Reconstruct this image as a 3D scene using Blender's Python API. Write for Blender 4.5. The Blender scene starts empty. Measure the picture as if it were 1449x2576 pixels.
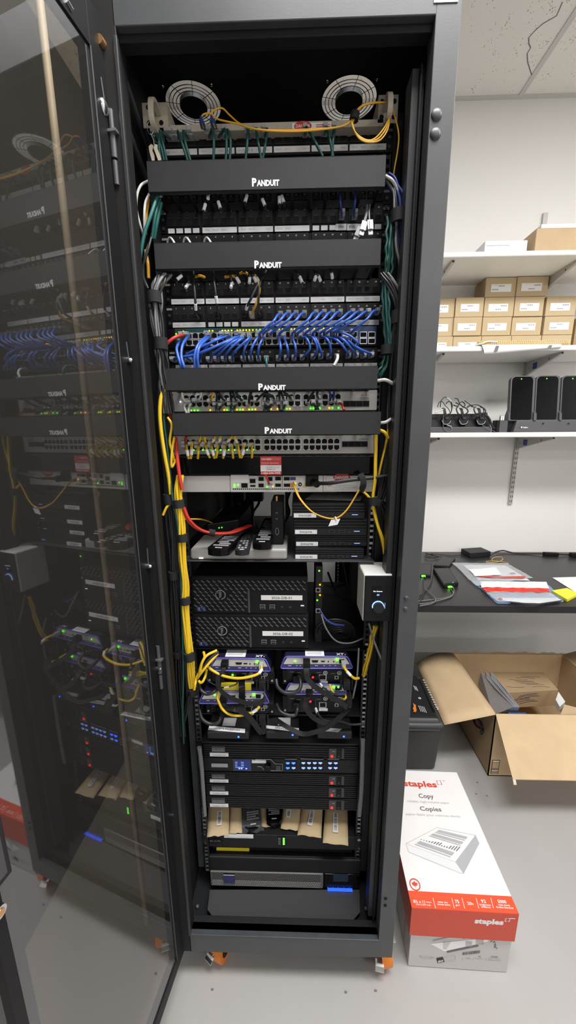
import bpy, math, random
from mathutils import Vector, Matrix
random.seed(7)
S = bpy.context.scene
COL = S.collection
V = Vector

# ------------------------------------------------------------------ camera
FPX = 926.27
PITCH, YAW, ROLL = 0.21015, -0.0277, -0.00594
CAM = V((0.0406, -0.7481, 1.53))
def cam_axes():
    cp, sp = math.cos(PITCH), math.sin(PITCH); cy, sy = math.cos(YAW), math.sin(YAW)
    fw = V((sy*cp, cy*cp, -sp)); rt = V((cy, -sy, 0)); up = rt.cross(fw)
    r = math.cos(ROLL)*rt + math.sin(ROLL)*up
    u = -math.sin(ROLL)*rt + math.cos(ROLL)*up
    return r, u, fw
RT, UP, FW = cam_axes()
cd = bpy.data.cameras.new('camera'); cam = bpy.data.objects.new('camera', cd); COL.objects.link(cam)
cd.sensor_fit = 'VERTICAL'; cd.sensor_height = 24.0; cd.lens = FPX/2576*24.0
cd.clip_start = 0.02; cd.clip_end = 50
M = Matrix((RT, UP, -FW)).transposed().to_4x4(); M.translation = CAM
cam.matrix_world = M
S.camera = cam

# ------------------------------------------------------------------ world, light, exposure
S.view_settings.view_transform = 'Standard'
S.view_settings.look = 'None'
S.view_settings.exposure = 0.08
S.view_settings.gamma = 1.0
S.view_settings.use_curve_mapping = False
w = bpy.data.worlds.new('world'); S.world = w; w.use_nodes = True
w.node_tree.nodes['Background'].inputs[0].default_value = (0.9, 0.95, 1, 1)
w.node_tree.nodes['Background'].inputs[1].default_value = 0.15
CEIL = 3.25
LIGHTS = [((0.42, -0.50), (1.2, 0.6), 54), ((2.05, -0.30), (1.2, 0.6), 42), ((1.6, -3.0), (1.2, 0.6), 30), ((0.9, -5.8), (1.2, 0.6), 60)]
for i, ((lx, ly), (sx, sy), e) in enumerate(LIGHTS):
    L = bpy.data.lights.new('troffer_light', 'AREA'); L.shape = 'RECTANGLE'; L.size = sx*0.94; L.size_y = sy*0.94
    L.energy = e; L.color = (1.0, 0.985, 0.965)
    o = bpy.data.objects.new('troffer_light', L); o.location = (lx, ly, CEIL-0.035); COL.objects.link(o)

# ------------------------------------------------------------------ measuring helpers: photograph pixel -> point on a real plane
def _ray(x, y): return FW + RT*((x-724.5)/FPX) - UP*((y-1288)/FPX)
def P(x, y, Y):
    d = _ray(x, y); t = (Y-CAM.y)/d.y; return CAM + d*t
def F(x, y, Z):
    d = _ray(x, y); t = (Z-CAM.z)/d.z; return CAM + d*t

# ------------------------------------------------------------------ materials
MT = {}
def mat(name, col, rough=0.5, metal=0.0, emit=None, es=1.0, noise=None, bump=None, alpha=1.0, spec=0.5, coat=0):
    m = bpy.data.materials.new(name); m.use_nodes = True; nt = m.node_tree; b = nt.nodes['Principled BSDF']
    b.inputs['Base Color'].default_value = (*col, 1); b.inputs['Roughness'].default_value = rough
    b.inputs['Metallic'].default_value = metal; b.inputs['Alpha'].default_value = alpha
    b.inputs['Specular IOR Level'].default_value = spec
    if coat: b.inputs['Coat Weight'].default_value = coat; b.inputs['Coat Roughness'].default_value = 0.05
    if emit: b.inputs['Emission Color'].default_value = (*emit, 1); b.inputs['Emission Strength'].default_value = es
    if noise or bump:
        tc = nt.nodes.new('ShaderNodeTexCoord')
    if noise:
        sc, amt = noise
        n = nt.nodes.new('ShaderNodeTexNoise'); n.inputs['Scale'].default_value = sc; n.inputs['Detail'].default_value = 4
        nt.links.new(tc.outputs['Object'], n.inputs['Vector'])
        r = nt.nodes.new('ShaderNodeValToRGB')
        r.color_ramp.elements[0].position = 0.3; r.color_ramp.elements[1].position = 0.7
        r.color_ramp.elements[0].color = tuple(max(0, c*(1-amt)) for c in col)+(1,)
        r.color_ramp.elements[1].color = tuple(min(1, c*(1+amt)) for c in col)+(1,)
        nt.links.new(n.outputs['Fac'], r.inputs['Fac']); nt.links.new(r.outputs['Color'], b.inputs['Base Color'])
    if bump:
        sc, st = bump
        n2 = nt.nodes.new('ShaderNodeTexNoise'); n2.inputs['Scale'].default_value = sc; n2.inputs['Detail'].default_value = 3
        nt.links.new(tc.outputs['Object'], n2.inputs['Vector'])
        bp = nt.nodes.new('ShaderNodeBump'); bp.inputs['Strength'].default_value = st; bp.inputs['Distance'].default_value = 0.002
        nt.links.new(n2.outputs['Fac'], bp.inputs['Height']); nt.links.new(bp.outputs['Normal'], b.inputs['Normal'])
    MT[name] = m; return m
mat('rack_black', (0.058, 0.062, 0.067), 0.42, noise=(9, 0.10), bump=(400, 0.04))
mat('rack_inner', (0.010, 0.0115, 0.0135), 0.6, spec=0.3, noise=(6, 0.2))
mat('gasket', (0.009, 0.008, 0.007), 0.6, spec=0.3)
mat('steel_black', (0.022, 0.024, 0.027), 0.45, noise=(12, 0.15))
mat('rail_grey', (0.045, 0.052, 0.060), 0.45, noise=(20, 0.15))
mat('gear_black', (0.0065, 0.0065, 0.0075), 0.5, spec=0.25)
mat('gear_dark', (0.016, 0.016, 0.0175), 0.5, spec=0.3)
mat('gear_grey', (0.055, 0.055, 0.06), 0.45)
mat('cover_grey', (0.026, 0.026, 0.029), 0.5, noise=(60, 0.06), spec=0.3)
mat('gloss_black', (0.005, 0.005, 0.006), 0.08, spec=0.15)
mat('hole', (0.002, 0.002, 0.002), 0.9)
mat('silver', (0.60, 0.585, 0.57), 0.4, noise=(30, 0.04))
mat('player_silver', (0.36, 0.355, 0.34), 0.4)
mat('silver_light', (0.78, 0.77, 0.75), 0.45)
mat('chrome', (0.75, 0.76, 0.78), 0.18, 1.0)
mat('zinc', (0.55, 0.56, 0.58), 0.35, 0.9)
mat('brass', (0.8, 0.45, 0.2), 0.3, 0.9)
mat('cream', (0.52, 0.47, 0.38), 0.5)
mat('beige', (0.52, 0.48, 0.42), 0.5)
mat('ivory', (0.62, 0.55, 0.42), 0.4)
mat('label', (0.88, 0.88, 0.89), 0.5)
mat('label_blue', (0.55, 0.60, 0.68), 0.4)
mat('label_grey', (0.42, 0.43, 0.45), 0.5)
mat('ink', (0.03, 0.03, 0.035), 0.6)
mat('ink_grey', (0.16, 0.16, 0.17), 0.6)
mat('ink_soft', (0.42, 0.42, 0.44), 0.6)
mat('print_white', (0.85, 0.85, 0.86), 0.5)
mat('print_dim', (0.30, 0.30, 0.32), 0.5)
mat('print_red', (0.62, 0.07, 0.04), 0.5)
mat('sticker_red', (0.62, 0.04, 0.04), 0.4)
mat('teal_paint', (0.012, 0.10, 0.11), 0.4)
mat('blue_paint', (0.035, 0.09, 0.28), 0.4)
mat('clear_plastic', (0.55, 0.55, 0.56), 0.15, alpha=0.72)
mat('c_blue', (0.035, 0.115, 0.50), 0.35)
mat('c_navy', (0.03, 0.05, 0.25), 0.4)
mat('c_green', (0.012, 0.075, 0.065), 0.45)
mat('c_darkgreen', (0.010, 0.030, 0.028), 0.45)
mat('c_teal', (0.015, 0.12, 0.11), 0.45)
mat('c_yellow', (0.75, 0.50, 0.02), 0.4)
mat('c_fibre', (0.80, 0.42, 0.03), 0.35)
mat('c_red', (0.50, 0.03, 0.02), 0.4)
mat('c_white', (0.65, 0.64, 0.62), 0.4)
mat('c_grey', (0.16, 0.16, 0.165), 0.45)
mat('c_black', (0.016, 0.016, 0.018), 0.4)
mat('velcro', (0.012, 0.012, 0.014), 0.85)
mat('orange_tyre', (0.75, 0.22, 0.02), 0.5)
mat('purple_rim', (0.14, 0.12, 0.62), 0.35)
mat('purple_dark', (0.045, 0.05, 0.16), 0.4)
mat('navy_body', (0.012, 0.013, 0.035), 0.4)
mat('yellow_label', (0.70, 0.58, 0.02), 0.5)
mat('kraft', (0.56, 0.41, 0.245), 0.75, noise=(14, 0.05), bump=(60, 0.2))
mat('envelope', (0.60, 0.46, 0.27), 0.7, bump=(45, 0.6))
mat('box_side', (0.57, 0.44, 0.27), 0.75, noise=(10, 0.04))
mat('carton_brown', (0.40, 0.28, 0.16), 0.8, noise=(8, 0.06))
mat('tan_cabinet', (0.5, 0.4, 0.3), 0.6)
mat('paper', (0.80, 0.80, 0.83), 0.6)
mat('paper_white', (0.84, 0.84, 0.85), 0.6)
mat('lid_white', (0.80, 0.78, 0.78), 0.35, noise=(5, 0.02))
mat('lid_orange', (0.78, 0.085, 0.03), 0.4)
mat('lid_red', (0.62, 0.065, 0.03), 0.4)
mat('box_grey', (0.58, 0.57, 0.57), 0.5)
mat('shelf_white', (0.82, 0.81, 0.78), 0.35)
mat('bracket', (0.50, 0.49, 0.47), 0.4, 0.2)
mat('slot_dark', (0.05, 0.05, 0.05), 0.6)
mat('desk_black', (0.022, 0.021, 0.022), 0.35, noise=(80, 0.15), bump=(300, 0.1))
mat('sticky', (0.85, 0.75, 0.05), 0.6)
mat('rubber_band', (0.62, 0.40, 0.10), 0.6)
mat('bag_clear', (0.66, 0.70, 0.75), 0.12, alpha=0.5, bump=(40, 0.8))
mat('clear_loose', (0.26, 0.26, 0.28), 0.2)
mat('wrap_clear', (0.6, 0.62, 0.65), 0.12, alpha=0.09, bump=(60, 0.8))
mat('lcd_dark', (0.02, 0.04, 0.075), 0.2)
mat('ups_grey', (0.15, 0.147, 0.143), 0.45)
mat('mesh_grey', (0.10, 0.10, 0.105), 0.45)
mat('bag_blue', (0.25, 0.42, 0.70), 0.15, alpha=0.65, bump=(40, 0.5))
mat('bag_red', (0.72, 0.05, 0.03), 0.15, bump=(50, 0.7))
mat('foil_grey', (0.50, 0.50, 0.52), 0.22, 0.3, bump=(25, 0.8))
mat('screen_black', (0.004, 0.004, 0.005), 0.08, spec=0.2)
mat('device_grey', (0.075, 0.075, 0.082), 0.45)
mat('shred_black', (0.018, 0.019, 0.021), 0.35)
mat('ceil_grid', (0.62, 0.61, 0.57), 0.5)
mat('shaded_wall', (0.05, 0.046, 0.04), 0.8)  # left wall's paint darkened to carry the shade that lies on it
def led(n, c, e=6): mat(n, tuple(x*0.4 for x in c), 0.4, emit=c, es=e)
led('led_green', (0.12, 1.0, 0.03), 3); led('led_orange', (1.0, 0.48, 0.0), 3); led('led_red', (1.0, 0.02, 0.02), 2.2)
led('led_blue', (0.02, 0.10, 1.0), 5); led('led_white', (0.75, 0.8, 1.0), 3); led('key_blue', (0.25, 0.38, 1.0), 1.6)
led('lcd_blue', (0.02, 0.05, 0.30), 0.3); led('lcd_text', (0.35, 0.5, 1.0), 1.2); led('ring_blue', (0.25, 0.45, 1.0), 2); led('line_blue', (0.02, 0.10, 1.0), 1.5)
led('lamp', (1.0, 0.97, 0.93), 3)
# wall paint with a soft orange-peel, floor vinyl with faint mottling
mat('wall_paint', (0.85, 0.835, 0.815), 0.6, noise=(1.5, 0.015), bump=(120, 0.08))
mat('floor_vinyl', (0.41, 0.40, 0.395), 0.38, noise=(2.2, 0.05), bump=(6, 0.03))
def ceiling_mat():
    m = bpy.data.materials.new('ceiling_tile'); m.use_nodes = True; nt = m.node_tree; b = nt.nodes['Principled BSDF']; b.inputs['Roughness'].default_value = 0.9
    tc = nt.nodes.new('ShaderNodeTexCoord'); mp = nt.nodes.new('ShaderNodeMapping'); mp.inputs['Scale'].default_value = (1, 0.55, 1)
    nt.links.new(tc.outputs['Object'], mp.inputs['Vector'])
    n = nt.nodes.new('ShaderNodeTexVoronoi'); n.inputs['Scale'].default_value = 130; n.inputs['Randomness'].default_value = 1
    nt.links.new(mp.outputs[0], n.inputs['Vector'])
    n2 = nt.nodes.new('ShaderNodeTexNoise'); n2.inputs['Scale'].default_value = 25; nt.links.new(mp.outputs[0], n2.inputs['Vector'])
    ad = nt.nodes.new('ShaderNodeMath'); ad.operation = 'ADD'; nt.links.new(n.outputs['Distance'], ad.inputs[0]); nt.links.new(n2.outputs['Fac'], ad.inputs[1])
    r = nt.nodes.new('ShaderNodeValToRGB'); r.color_ramp.elements[0].position = 0.55; r.color_ramp.elements[1].position = 0.64
    r.color_ramp.elements[0].color = (0.30, 0.27, 0.24, 1); r.color_ramp.elements[1].color = (0.86, 0.83, 0.78, 1)
    nt.links.new(ad.outputs[0], r.inputs['Fac']); nt.links.new(r.outputs['Color'], b.inputs['Base Color'])
    MT['ceiling_tile'] = m
ceiling_mat()
def glass_mat(name, tint, refl, base):
    m = bpy.data.materials.new(name); m.use_nodes = True; nt = m.node_tree; nt.nodes.clear()
    out = nt.nodes.new('ShaderNodeOutputMaterial'); g = nt.nodes.new('ShaderNodeBsdfGlossy'); g.inputs['Roughness'].default_value = 0.025
    g.inputs['Color'].default_value = (0.96, 0.97, 1, 1)
    if tint:
        t = nt.nodes.new('ShaderNodeBsdfTransparent'); t.inputs['Color'].default_value = (*tint, 1)
    else:
        t = nt.nodes.new('ShaderNodeBsdfDiffuse'); t.inputs['Color'].default_value = (*base, 1)
    d = nt.nodes.new('ShaderNodeBsdfDiffuse'); d.inputs['Color'].default_value = (0.35, 0.34, 0.32, 1)
    a = nt.nodes.new('ShaderNodeMixShader'); a.inputs[0].default_value = 0.05
    nt.links.new(t.outputs[0], a.inputs[1]); nt.links.new(d.outputs[0], a.inputs[2])
    f = nt.nodes.new('ShaderNodeFresnel'); f.inputs['IOR'].default_value = 1.5
    mm = nt.nodes.new('ShaderNodeMath'); mm.operation = 'ADD'; mm.inputs[1].default_value = refl; mm.use_clamp = True
    nt.links.new(f.outputs[0], mm.inputs[0])
    x = nt.nodes.new('ShaderNodeMixShader'); nt.links.new(mm.outputs[0], x.inputs[0]); nt.links.new(a.outputs[0], x.inputs[1]); nt.links.new(g.outputs[0], x.inputs[2])
    nt.links.new(x.outputs[0], out.inputs['Surface']); MT[name] = m
glass_mat('smoked_glass', (0.74, 0.65, 0.50), 0.12, None)
glass_mat('painted_glass', None, 0.12, (0.004, 0.004, 0.004))
def mesh_mat():
    m = bpy.data.materials.new('perforated'); m.use_nodes = True; nt = m.node_tree; b = nt.nodes['Principled BSDF']
    b.inputs['Base Color'].default_value = (0.8, 0.8, 0.8, 1); b.inputs['Roughness'].default_value = 0.5
    tc = nt.nodes.new('ShaderNodeTexCoord'); sp = nt.nodes.new('ShaderNodeSeparateXYZ'); nt.links.new(tc.outputs['Object'], sp.inputs[0])
    def wave(axis_out, k):
        a = nt.nodes.new('ShaderNodeMath'); a.operation = 'MULTIPLY'; a.inputs[1].default_value = k; nt.links.new(axis_out, a.inputs[0])
        s_ = nt.nodes.new('ShaderNodeMath'); s_.operation = 'SINE'; nt.links.new(a.outputs[0], s_.inputs[0]); return s_
    ad = nt.nodes.new('ShaderNodeMath'); ad.operation = 'ADD'; nt.links.new(sp.outputs['X'], ad.inputs[0]); nt.links.new(sp.outputs['Z'], ad.inputs[1])
    sb = nt.nodes.new('ShaderNodeMath'); sb.operation = 'SUBTRACT'; nt.links.new(sp.outputs['X'], sb.inputs[0]); nt.links.new(sp.outputs['Z'], sb.inputs[1])
    w1 = wave(ad.outputs[0], 2*math.pi/0.008); w2 = wave(sb.outputs[0], 2*math.pi/0.008)
    mu = nt.nodes.new('ShaderNodeMath'); mu.operation = 'MULTIPLY'; nt.links.new(w1.outputs[0], mu.inputs[0]); nt.links.new(w2.outputs[0], mu.inputs[1])
    gt = nt.nodes.new('ShaderNodeMath'); gt.operation = 'LESS_THAN'; gt.inputs[1].default_value = 0.12; nt.links.new(mu.outputs[0], gt.inputs[0])
    nt.links.new(gt.outputs[0], b.inputs['Alpha']); MT['perforated'] = m
mesh_mat()

# ------------------------------------------------------------------ mesh builder
_txt = {}
def text_mesh(s, off=0.0):
    k = (s, off)
    if k in _txt: return _txt[k]
    c = bpy.data.curves.new('t', 'FONT'); c.body = s; c.size = 1; c.resolution_u = 2; c.offset = off
    o = bpy.data.objects.new('t', c); COL.objects.link(o)
    me = bpy.data.meshes.new_from_object(o.evaluated_get(bpy.context.evaluated_depsgraph_get()))
    vs = [v.co.copy() for v in me.vertices]; fs = [tuple(p.vertices) for p in me.polygons]
    bpy.data.objects.remove(o); bpy.data.curves.remove(c); bpy.data.meshes.remove(me)
    if vs:
        x0 = min(v.x for v in vs); x1 = max(v.x for v in vs)
        for v in vs: v.x -= x0
        _txt[k] = (vs, fs, x1-x0)
    else: _txt[k] = ([], [], 1)
    return _txt[k]
def spline(pts, n=6):
    if len(pts) < 3: return [V(p) for p in pts]
    q = [V(p) for p in pts]; q = [q[0]*2-q[1]] + q + [q[-1]*2-q[-2]]; out = []
    for i in range(1, len(q)-2):
        for k in range(n):
            t = k/n; a, b, c, d = q[i-1], q[i], q[i+1], q[i+2]
            out.append(0.5*((2*b)+(c-a)*t+(2*a-5*b+4*c-d)*t*t+(3*b-a-3*c+d)*t**3))
    out.append(q[-2]); return out
X_, Y_, Z_ = V((1, 0, 0)), V((0, 1, 0)), V((0, 0, 1))
class MB:
    def __init__(s): s.v = []; s.f = []; s.m = []; s.sm = []; s.mats = []
    def mi(s, n):
        if n not in s.mats: s.mats.append(n)
        return s.mats.index(n)
    def add(s, vs, fs, m, sm=False):
        b = len(s.v); s.v += [V(v) for v in vs]; i = s.mi(m)
        for f in fs: s.f.append(tuple(b+k for k in f)); s.m.append(i); s.sm.append(sm)
        return s
    def hexa(s, p, m):  # p: 0-3 bottom ring, 4-7 top ring
        return s.add(p, [(0, 3, 2, 1), (4, 5, 6, 7), (0, 1, 5, 4), (1, 2, 6, 5), (2, 3, 7, 6), (3, 0, 4, 7)], m)
    def box(s, x0, x1, y0, y1, z0, z1, m):
        return s.hexa([(x0, y0, z0), (x1, y0, z0), (x1, y1, z0), (x0, y1, z0), (x0, y0, z1), (x1, y0, z1), (x1, y1, z1), (x0, y1, z1)], m)
    def obox(s, c, a, b, d, m):  # centre, half-axis vectors
        c, a, b, d = V(c), V(a), V(b), V(d)
        return s.hexa([c-a-b-d, c+a-b-d, c+a+b-d, c-a+b-d, c-a-b+d, c+a-b+d, c+a+b+d, c-a+b+d], m)
    def quad(s, a, b, c, d, m): return s.add([a, b, c, d], [(0, 1, 2, 3)], m)
    def prism(s, poly, ext, m, sm=False):
        n = len(poly); ext = V(ext); a = [V(p) for p in poly]; b = [p+ext for p in a]
        fs = [tuple(range(n)), tuple(range(2*n-1, n-1, -1))]
        s.add(a+b, fs, m); return s.add(a+b, [(i, n+i, n+(i+1) % n, (i+1) % n) for i in range(n)], m, sm)
    def cyl(s, p0, p1, r, m, n=14, r2=None, sm=True):
        p0, p1 = V(p0), V(p1); d = (p1-p0).normalized(); u = d.orthogonal().normalized(); w_ = d.cross(u); r2 = r if r2 is None else r2
        A = [p0+(u*math.cos(2*math.pi*i/n)+w_*math.sin(2*math.pi*i/n))*r for i in range(n)]
        B = [p1+(u*math.cos(2*math.pi*i/n)+w_*math.sin(2*math.pi*i/n))*r2 for i in range(n)]
        s.add(A+B, [(i, (i+1) % n, n+(i+1) % n, n+i) for i in range(n)], m, sm)
        return s.add(A+B, [tuple(range(n-1, -1, -1)), tuple(range(n, 2*n))], m)
    def tube(s, pts, r, m, n=7, k=6, raw=False):
        q = [V(p) for p in pts] if raw else spline(pts, k)
        q = [p for i, p in enumerate(q) if i == 0 or (p-q[i-1]).length > 1e-5]
        if len(q) < 2: return s
        t = (q[1]-q[0]).normalized(); u = t.orthogonal().normalized(); vs = []
        for i, p in enumerate(q):
            t2 = (q[min(i+1, len(q)-1)]-q[max(i-1, 0)])
            if t2.length < 1e-9: t2 = t
            t2.normalize(); u = (u - t2*u.dot(t2)); u = u.normalized() if u.length > 1e-6 else t2.orthogonal().normalized(); w_ = t2.cross(u); t = t2
            for j in range(n):
                a = 2*math.pi*j/n; vs.append(p+(u*math.cos(a)+w_*math.sin(a))*r)
        L = len(q)
        fs = [(i*n+j, i*n+(j+1) % n, (i+1)*n+(j+1) % n, (i+1)*n+j) for i in range(L-1) for j in range(n)]
        s.add(vs, fs, m, True)
        return s.add(vs, [tuple(range(n-1, -1, -1)), tuple(range((L-1)*n, L*n))], m)
    def ribbon(s, pts, wid, th, m, side=X_):  # flat cable; side = width direction (or list)
        q = spline(pts, 6); L = len(q); vs = []
        for i, p in enumerate(q):
            t = (q[min(i+1, L-1)]-q[max(i-1, 0)]).normalized()
            sd = side if not isinstance(side, list) else side[0].lerp(side[1], i/(L-1))
            sd = (sd - t*sd.dot(t)).normalized(); nn = t.cross(sd)
            for a, b in ((-1, -1), (1, -1), (1, 1), (-1, 1)): vs.append(p+sd*wid/2*a+nn*th/2*b)
        fs = [(i*4+j, i*4+(j+1) % 4, (i+1)*4+(j+1) % 4, (i+1)*4+j) for i in range(L-1) for j in range(4)]
        return s.add(vs, fs+[(3, 2, 1, 0), tuple(range(4*L-4, 4*L))], m)
    def ball(s, c, r, m, n=10, sq=(1, 1, 1)):
        c = V(c); vs = []; 
        for i in range(n//2+1):
            th = math.pi*i/(n//2)
            for j in range(n):
                a = 2*math.pi*j/n; vs.append(c+V((math.sin(th)*math.cos(a)*r*sq[0], math.sin(th)*math.sin(a)*r*sq[1], math.cos(th)*r*sq[2])))
        return s.add(vs, [(i*n+j, (i+1)*n+j, (i+1)*n+(j+1) % n, i*n+(j+1) % n) for i in range(n//2) for j in range(n)], m, True)
    def ring(s, c, nrm, r0, r1, m, th=0.001, n=32, a0=0, a1=2*math.pi):
        c, nrm = V(c), V(nrm).normalized(); u = nrm.orthogonal().normalized()
        if abs(nrm.y) > .9: u = X_
        if abs(nrm.z) > .9: u = X_
        w_ = nrm.cross(u); vs = []; full = abs(a1-a0-2*math.pi) < 1e-6
        for i in range(n+1):
            a = a0+(a1-a0)*i/n; e = u*math.cos(a)+w_*math.sin(a)
            vs += [c+e*r0, c+e*r1, c+e*r1+nrm*th, c+e*r0+nrm*th]
        fs = [(i*4+j, i*4+(j+1) % 4, (i+1)*4+(j+1) % 4, (i+1)*4+j) for i in range(n) for j in range(4)]
        return s.add(vs, fs, m)
    def text(s, t, org, size, m, ux=X_, uy=Z_, align='L', width=None, off=0.0):
        vs, fs, wd = text_mesh(t, off)
        if not vs: return s
        org, ux, uy = V(org), V(ux).normalized(), V(uy).normalized()
        kx = (width/wd) if width else size
        sh = {'L': 0, 'C': -wd*kx/2, 'R': -wd*kx}[align]
        return s.add([org+ux*(v.x*kx+sh)+uy*(v.y*size) for v in vs], fs, m)
    def plate(s, org, ux, uy, w_, h, m, th=0.0004):  # thin sticker lying on a surface, org = lower-left
        org, ux, uy = V(org), V(ux).normalized(), V(uy).normalized(); nn = ux.cross(uy)
        return s.obox(org+ux*w_/2+uy*h/2, ux*w_/2, uy*h/2, nn*th/2, m)
    def build(s, name, parent=None, bevel=0, kind=None, seg=2, label=None, sub=0):
        off = V((0, 0, 0))
        if parent is not None: off = parent['_off'] if '_off' in parent else (0, 0, 0); off = V(off)
        me = bpy.data.meshes.new(name); me.from_pydata([v-off for v in s.v], [], s.f)
        for n in s.mats: me.materials.append(MT[n])
        for i, p in enumerate(me.polygons): p.material_index = s.m[i]; p.use_smooth = s.sm[i]
        me.update()
        o = bpy.data.objects.new(name, me); COL.objects.link(o)
        if parent is not None:
            o.parent = parent; o['_off'] = list(off)
        if bevel:
            b = o.modifiers.new('bevel', 'BEVEL'); b.width = bevel; b.segments = seg; b.limit_method = 'ANGLE'; b.angle_limit = 0.9
        if kind: o['kind'] = kind
        if label: o['label'] = label
        return o
def thing(name, label, cat, loc=(0, 0, 0), group=None):
    o = bpy.data.objects.new(name, None); o.empty_display_size = 0.02; COL.objects.link(o); o.location = loc; o['_off'] = list(loc)
    o['label'] = label; o['category'] = cat
    if group: o['group'] = group
    return o
def tag(o, label, cat, group=None):
    o['label'] = label; o['category'] = cat
    if group: o['group'] = group
    return o
def bx(name, parent, x0, x1, y0, y1, z0, z1, m, bevel=0, **k): return MB().box(x0, x1, y0, y1, z0, z1, m).build(name, parent, bevel, **k)
def rect(xl, yt, xr, yb, Y):
    xm, ym = (xl+xr)/2, (yt+yb)/2
    return P(xl, ym, Y).x, P(xr, ym, Y).x, P(xm, yb, Y).z, P(xm, yt, Y).z
def struct(o): o['kind'] = 'structure'; return o

# ------------------------------------------------------------------ the room
XL, XR, YB, YF = -1.06, 3.2, 1.635, -7.0
struct(bx('floor', None, XL-.1, XR+.1, YF-.1, YB+.1, -0.05, 0, 'floor_vinyl'))
struct(bx('wall_back', None, XL-.1, XR+.1, YB, YB+.08, 0, CEIL, 'wall_paint'))
struct(bx('wall_right', None, XR, XR+.08, YF, YB, 0, CEIL, 'wall_paint'))
struct(bx('wall_front', None, XL-.1, XR+.1, YF-.08, YF, 0, CEIL, 'wall_paint'))
struct(bx('wall_left', None, XL-.08, XL, YF, YB, 0, CEIL, 'shaded_wall'))
g = MB().box(XL-.1, XR+.1, YF-.1, YB+.1, CEIL, CEIL+.05, 'ceiling_tile')
gx = P(1305, 243, YB).x
for k in range(-4, 5):
    x = gx+0.61*k
    if XL < x < XR: g.box(x-.012, x+.012, YF, YB, CEIL-.004, CEIL, 'ceil_grid')
for k in range(0, 7):
    y = YB-1.22*k
    g.box(XL, XR, y-(.024 if k == 0 else .012), y+(0 if k == 0 else .012), CEIL-.005, CEIL, 'ceil_grid')
# the crack running through the tile
cp = [(1415, 5), (1400, 40), (1365, 60), (1345, 78), (1330, 95), (1330, 110), (1335, 120), (1326, 135), (1327, 155), (1333, 175), (1338, 190)]
cq = [F(x, y, CEIL-.0006) for x, y in cp]
for a, b in zip(cq, cq[1:]):
    d = (b-a).normalized(); n = V((-d.y, d.x, 0))*0.0022; g.quad(a-n, b-n, b+n, a+n, 'ink_grey')
struct(g.build('ceiling'))
for i, ((lx, ly), (sx, sy), e) in enumerate(LIGHTS):
    t = thing('ceiling_light', ['recessed ceiling troffer straight above the open rack', 'recessed ceiling troffer above the desk', 'recessed ceiling troffer some way behind the viewer', 'recessed ceiling troffer at the far end of the room behind the viewer'][i], 'ceiling light', (lx, ly, CEIL-.02))
    m = MB(); a, b = sx/2, sy/2
    m.box(lx-a, lx+a, ly-b, ly-b+.02, CEIL-.02, CEIL-.005, 'shelf_white').box(lx-a, lx+a, ly+b-.02, ly+b, CEIL-.02, CEIL-.005, 'shelf_white')
    m.box(lx-a, lx-a+.02, ly-b, ly+b, CEIL-.02, CEIL-.005, 'shelf_white').box(lx+a-.02, lx+a, ly-b, ly+b, CEIL-.02, CEIL-.005, 'shelf_white')
    m.build('frame', t); bx('diffuser', t, lx-a+.02, lx+a-.02, ly-b+.02, ly+b-.02, CEIL-.012, CEIL-.008, 'lamp')

# ------------------------------------------------------------------ the rack
EX = -0.010      # centre line of the mounted gear
YE = 0.135       # plane of the mounting rails
rack = thing('server_rack', 'tall black open server rack on casters, its glass door swung open to the left', 'server rack', (0, 0.45, 0))
ZT, ZB, ZTOP, ZBOT = 2.172, 0.171, 2.235, 0.105
m = MB().box(0.261, 0.302, 0, 0.035, ZBOT, ZTOP+.03, 'rack_black')
m.box(0.288, 0.302, 0.035, 0.98, ZBOT, ZTOP+.03, 'rack_black'); m.build('right_post', rack, 0.0015)
for X0 in (0.236,):
    m = MB().box(0.240, 0.262, 0.045, 0.055, 0.18, 2.15, 'steel_black').box(0.240, 0.244, 0.055, 0.085, 0.18, 2.15, 'steel_black').box(0.252, 0.256, 0.036, 0.045, 0.18, 2.15, 'rack_inner')
    m.build('inner_channel', rack, 0.0008)
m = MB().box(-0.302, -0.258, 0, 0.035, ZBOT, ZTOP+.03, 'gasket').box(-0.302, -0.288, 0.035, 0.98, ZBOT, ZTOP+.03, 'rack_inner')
m.box(-0.263, -0.256, -0.004, 0.004, 0.17, 2.17, 'steel_black'); m.build('left_post', rack, 0.0015)
m = MB().box(-0.262, 0.262, 0, 0.03, ZT+.012, ZTOP+.03, 'rack_black').box(-0.262, 0.262, 0.012, 0.035, ZT, ZT+.013, 'rack_inner'); m.build('top_rail', rack, 0.0015)
m = MB().box(-0.262, 0.262, 0, 0.03, ZBOT, ZB-.004, 'rack_black').box(-0.262, 0.262, -0.001, 0.012, ZB-.0045, ZB, 'rail_grey').box(-0.262, 0.262, 0.012, 0.045, ZBOT+.02, ZB-.004, 'rack_inner')
m.build('bottom_rail', rack, 0.001)
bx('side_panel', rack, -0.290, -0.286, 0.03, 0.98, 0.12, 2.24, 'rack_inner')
bx('side_panel', rack, 0.284, 0.288, 0.03, 0.98, 0.12, 2.24, 'rack_inner')
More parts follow.
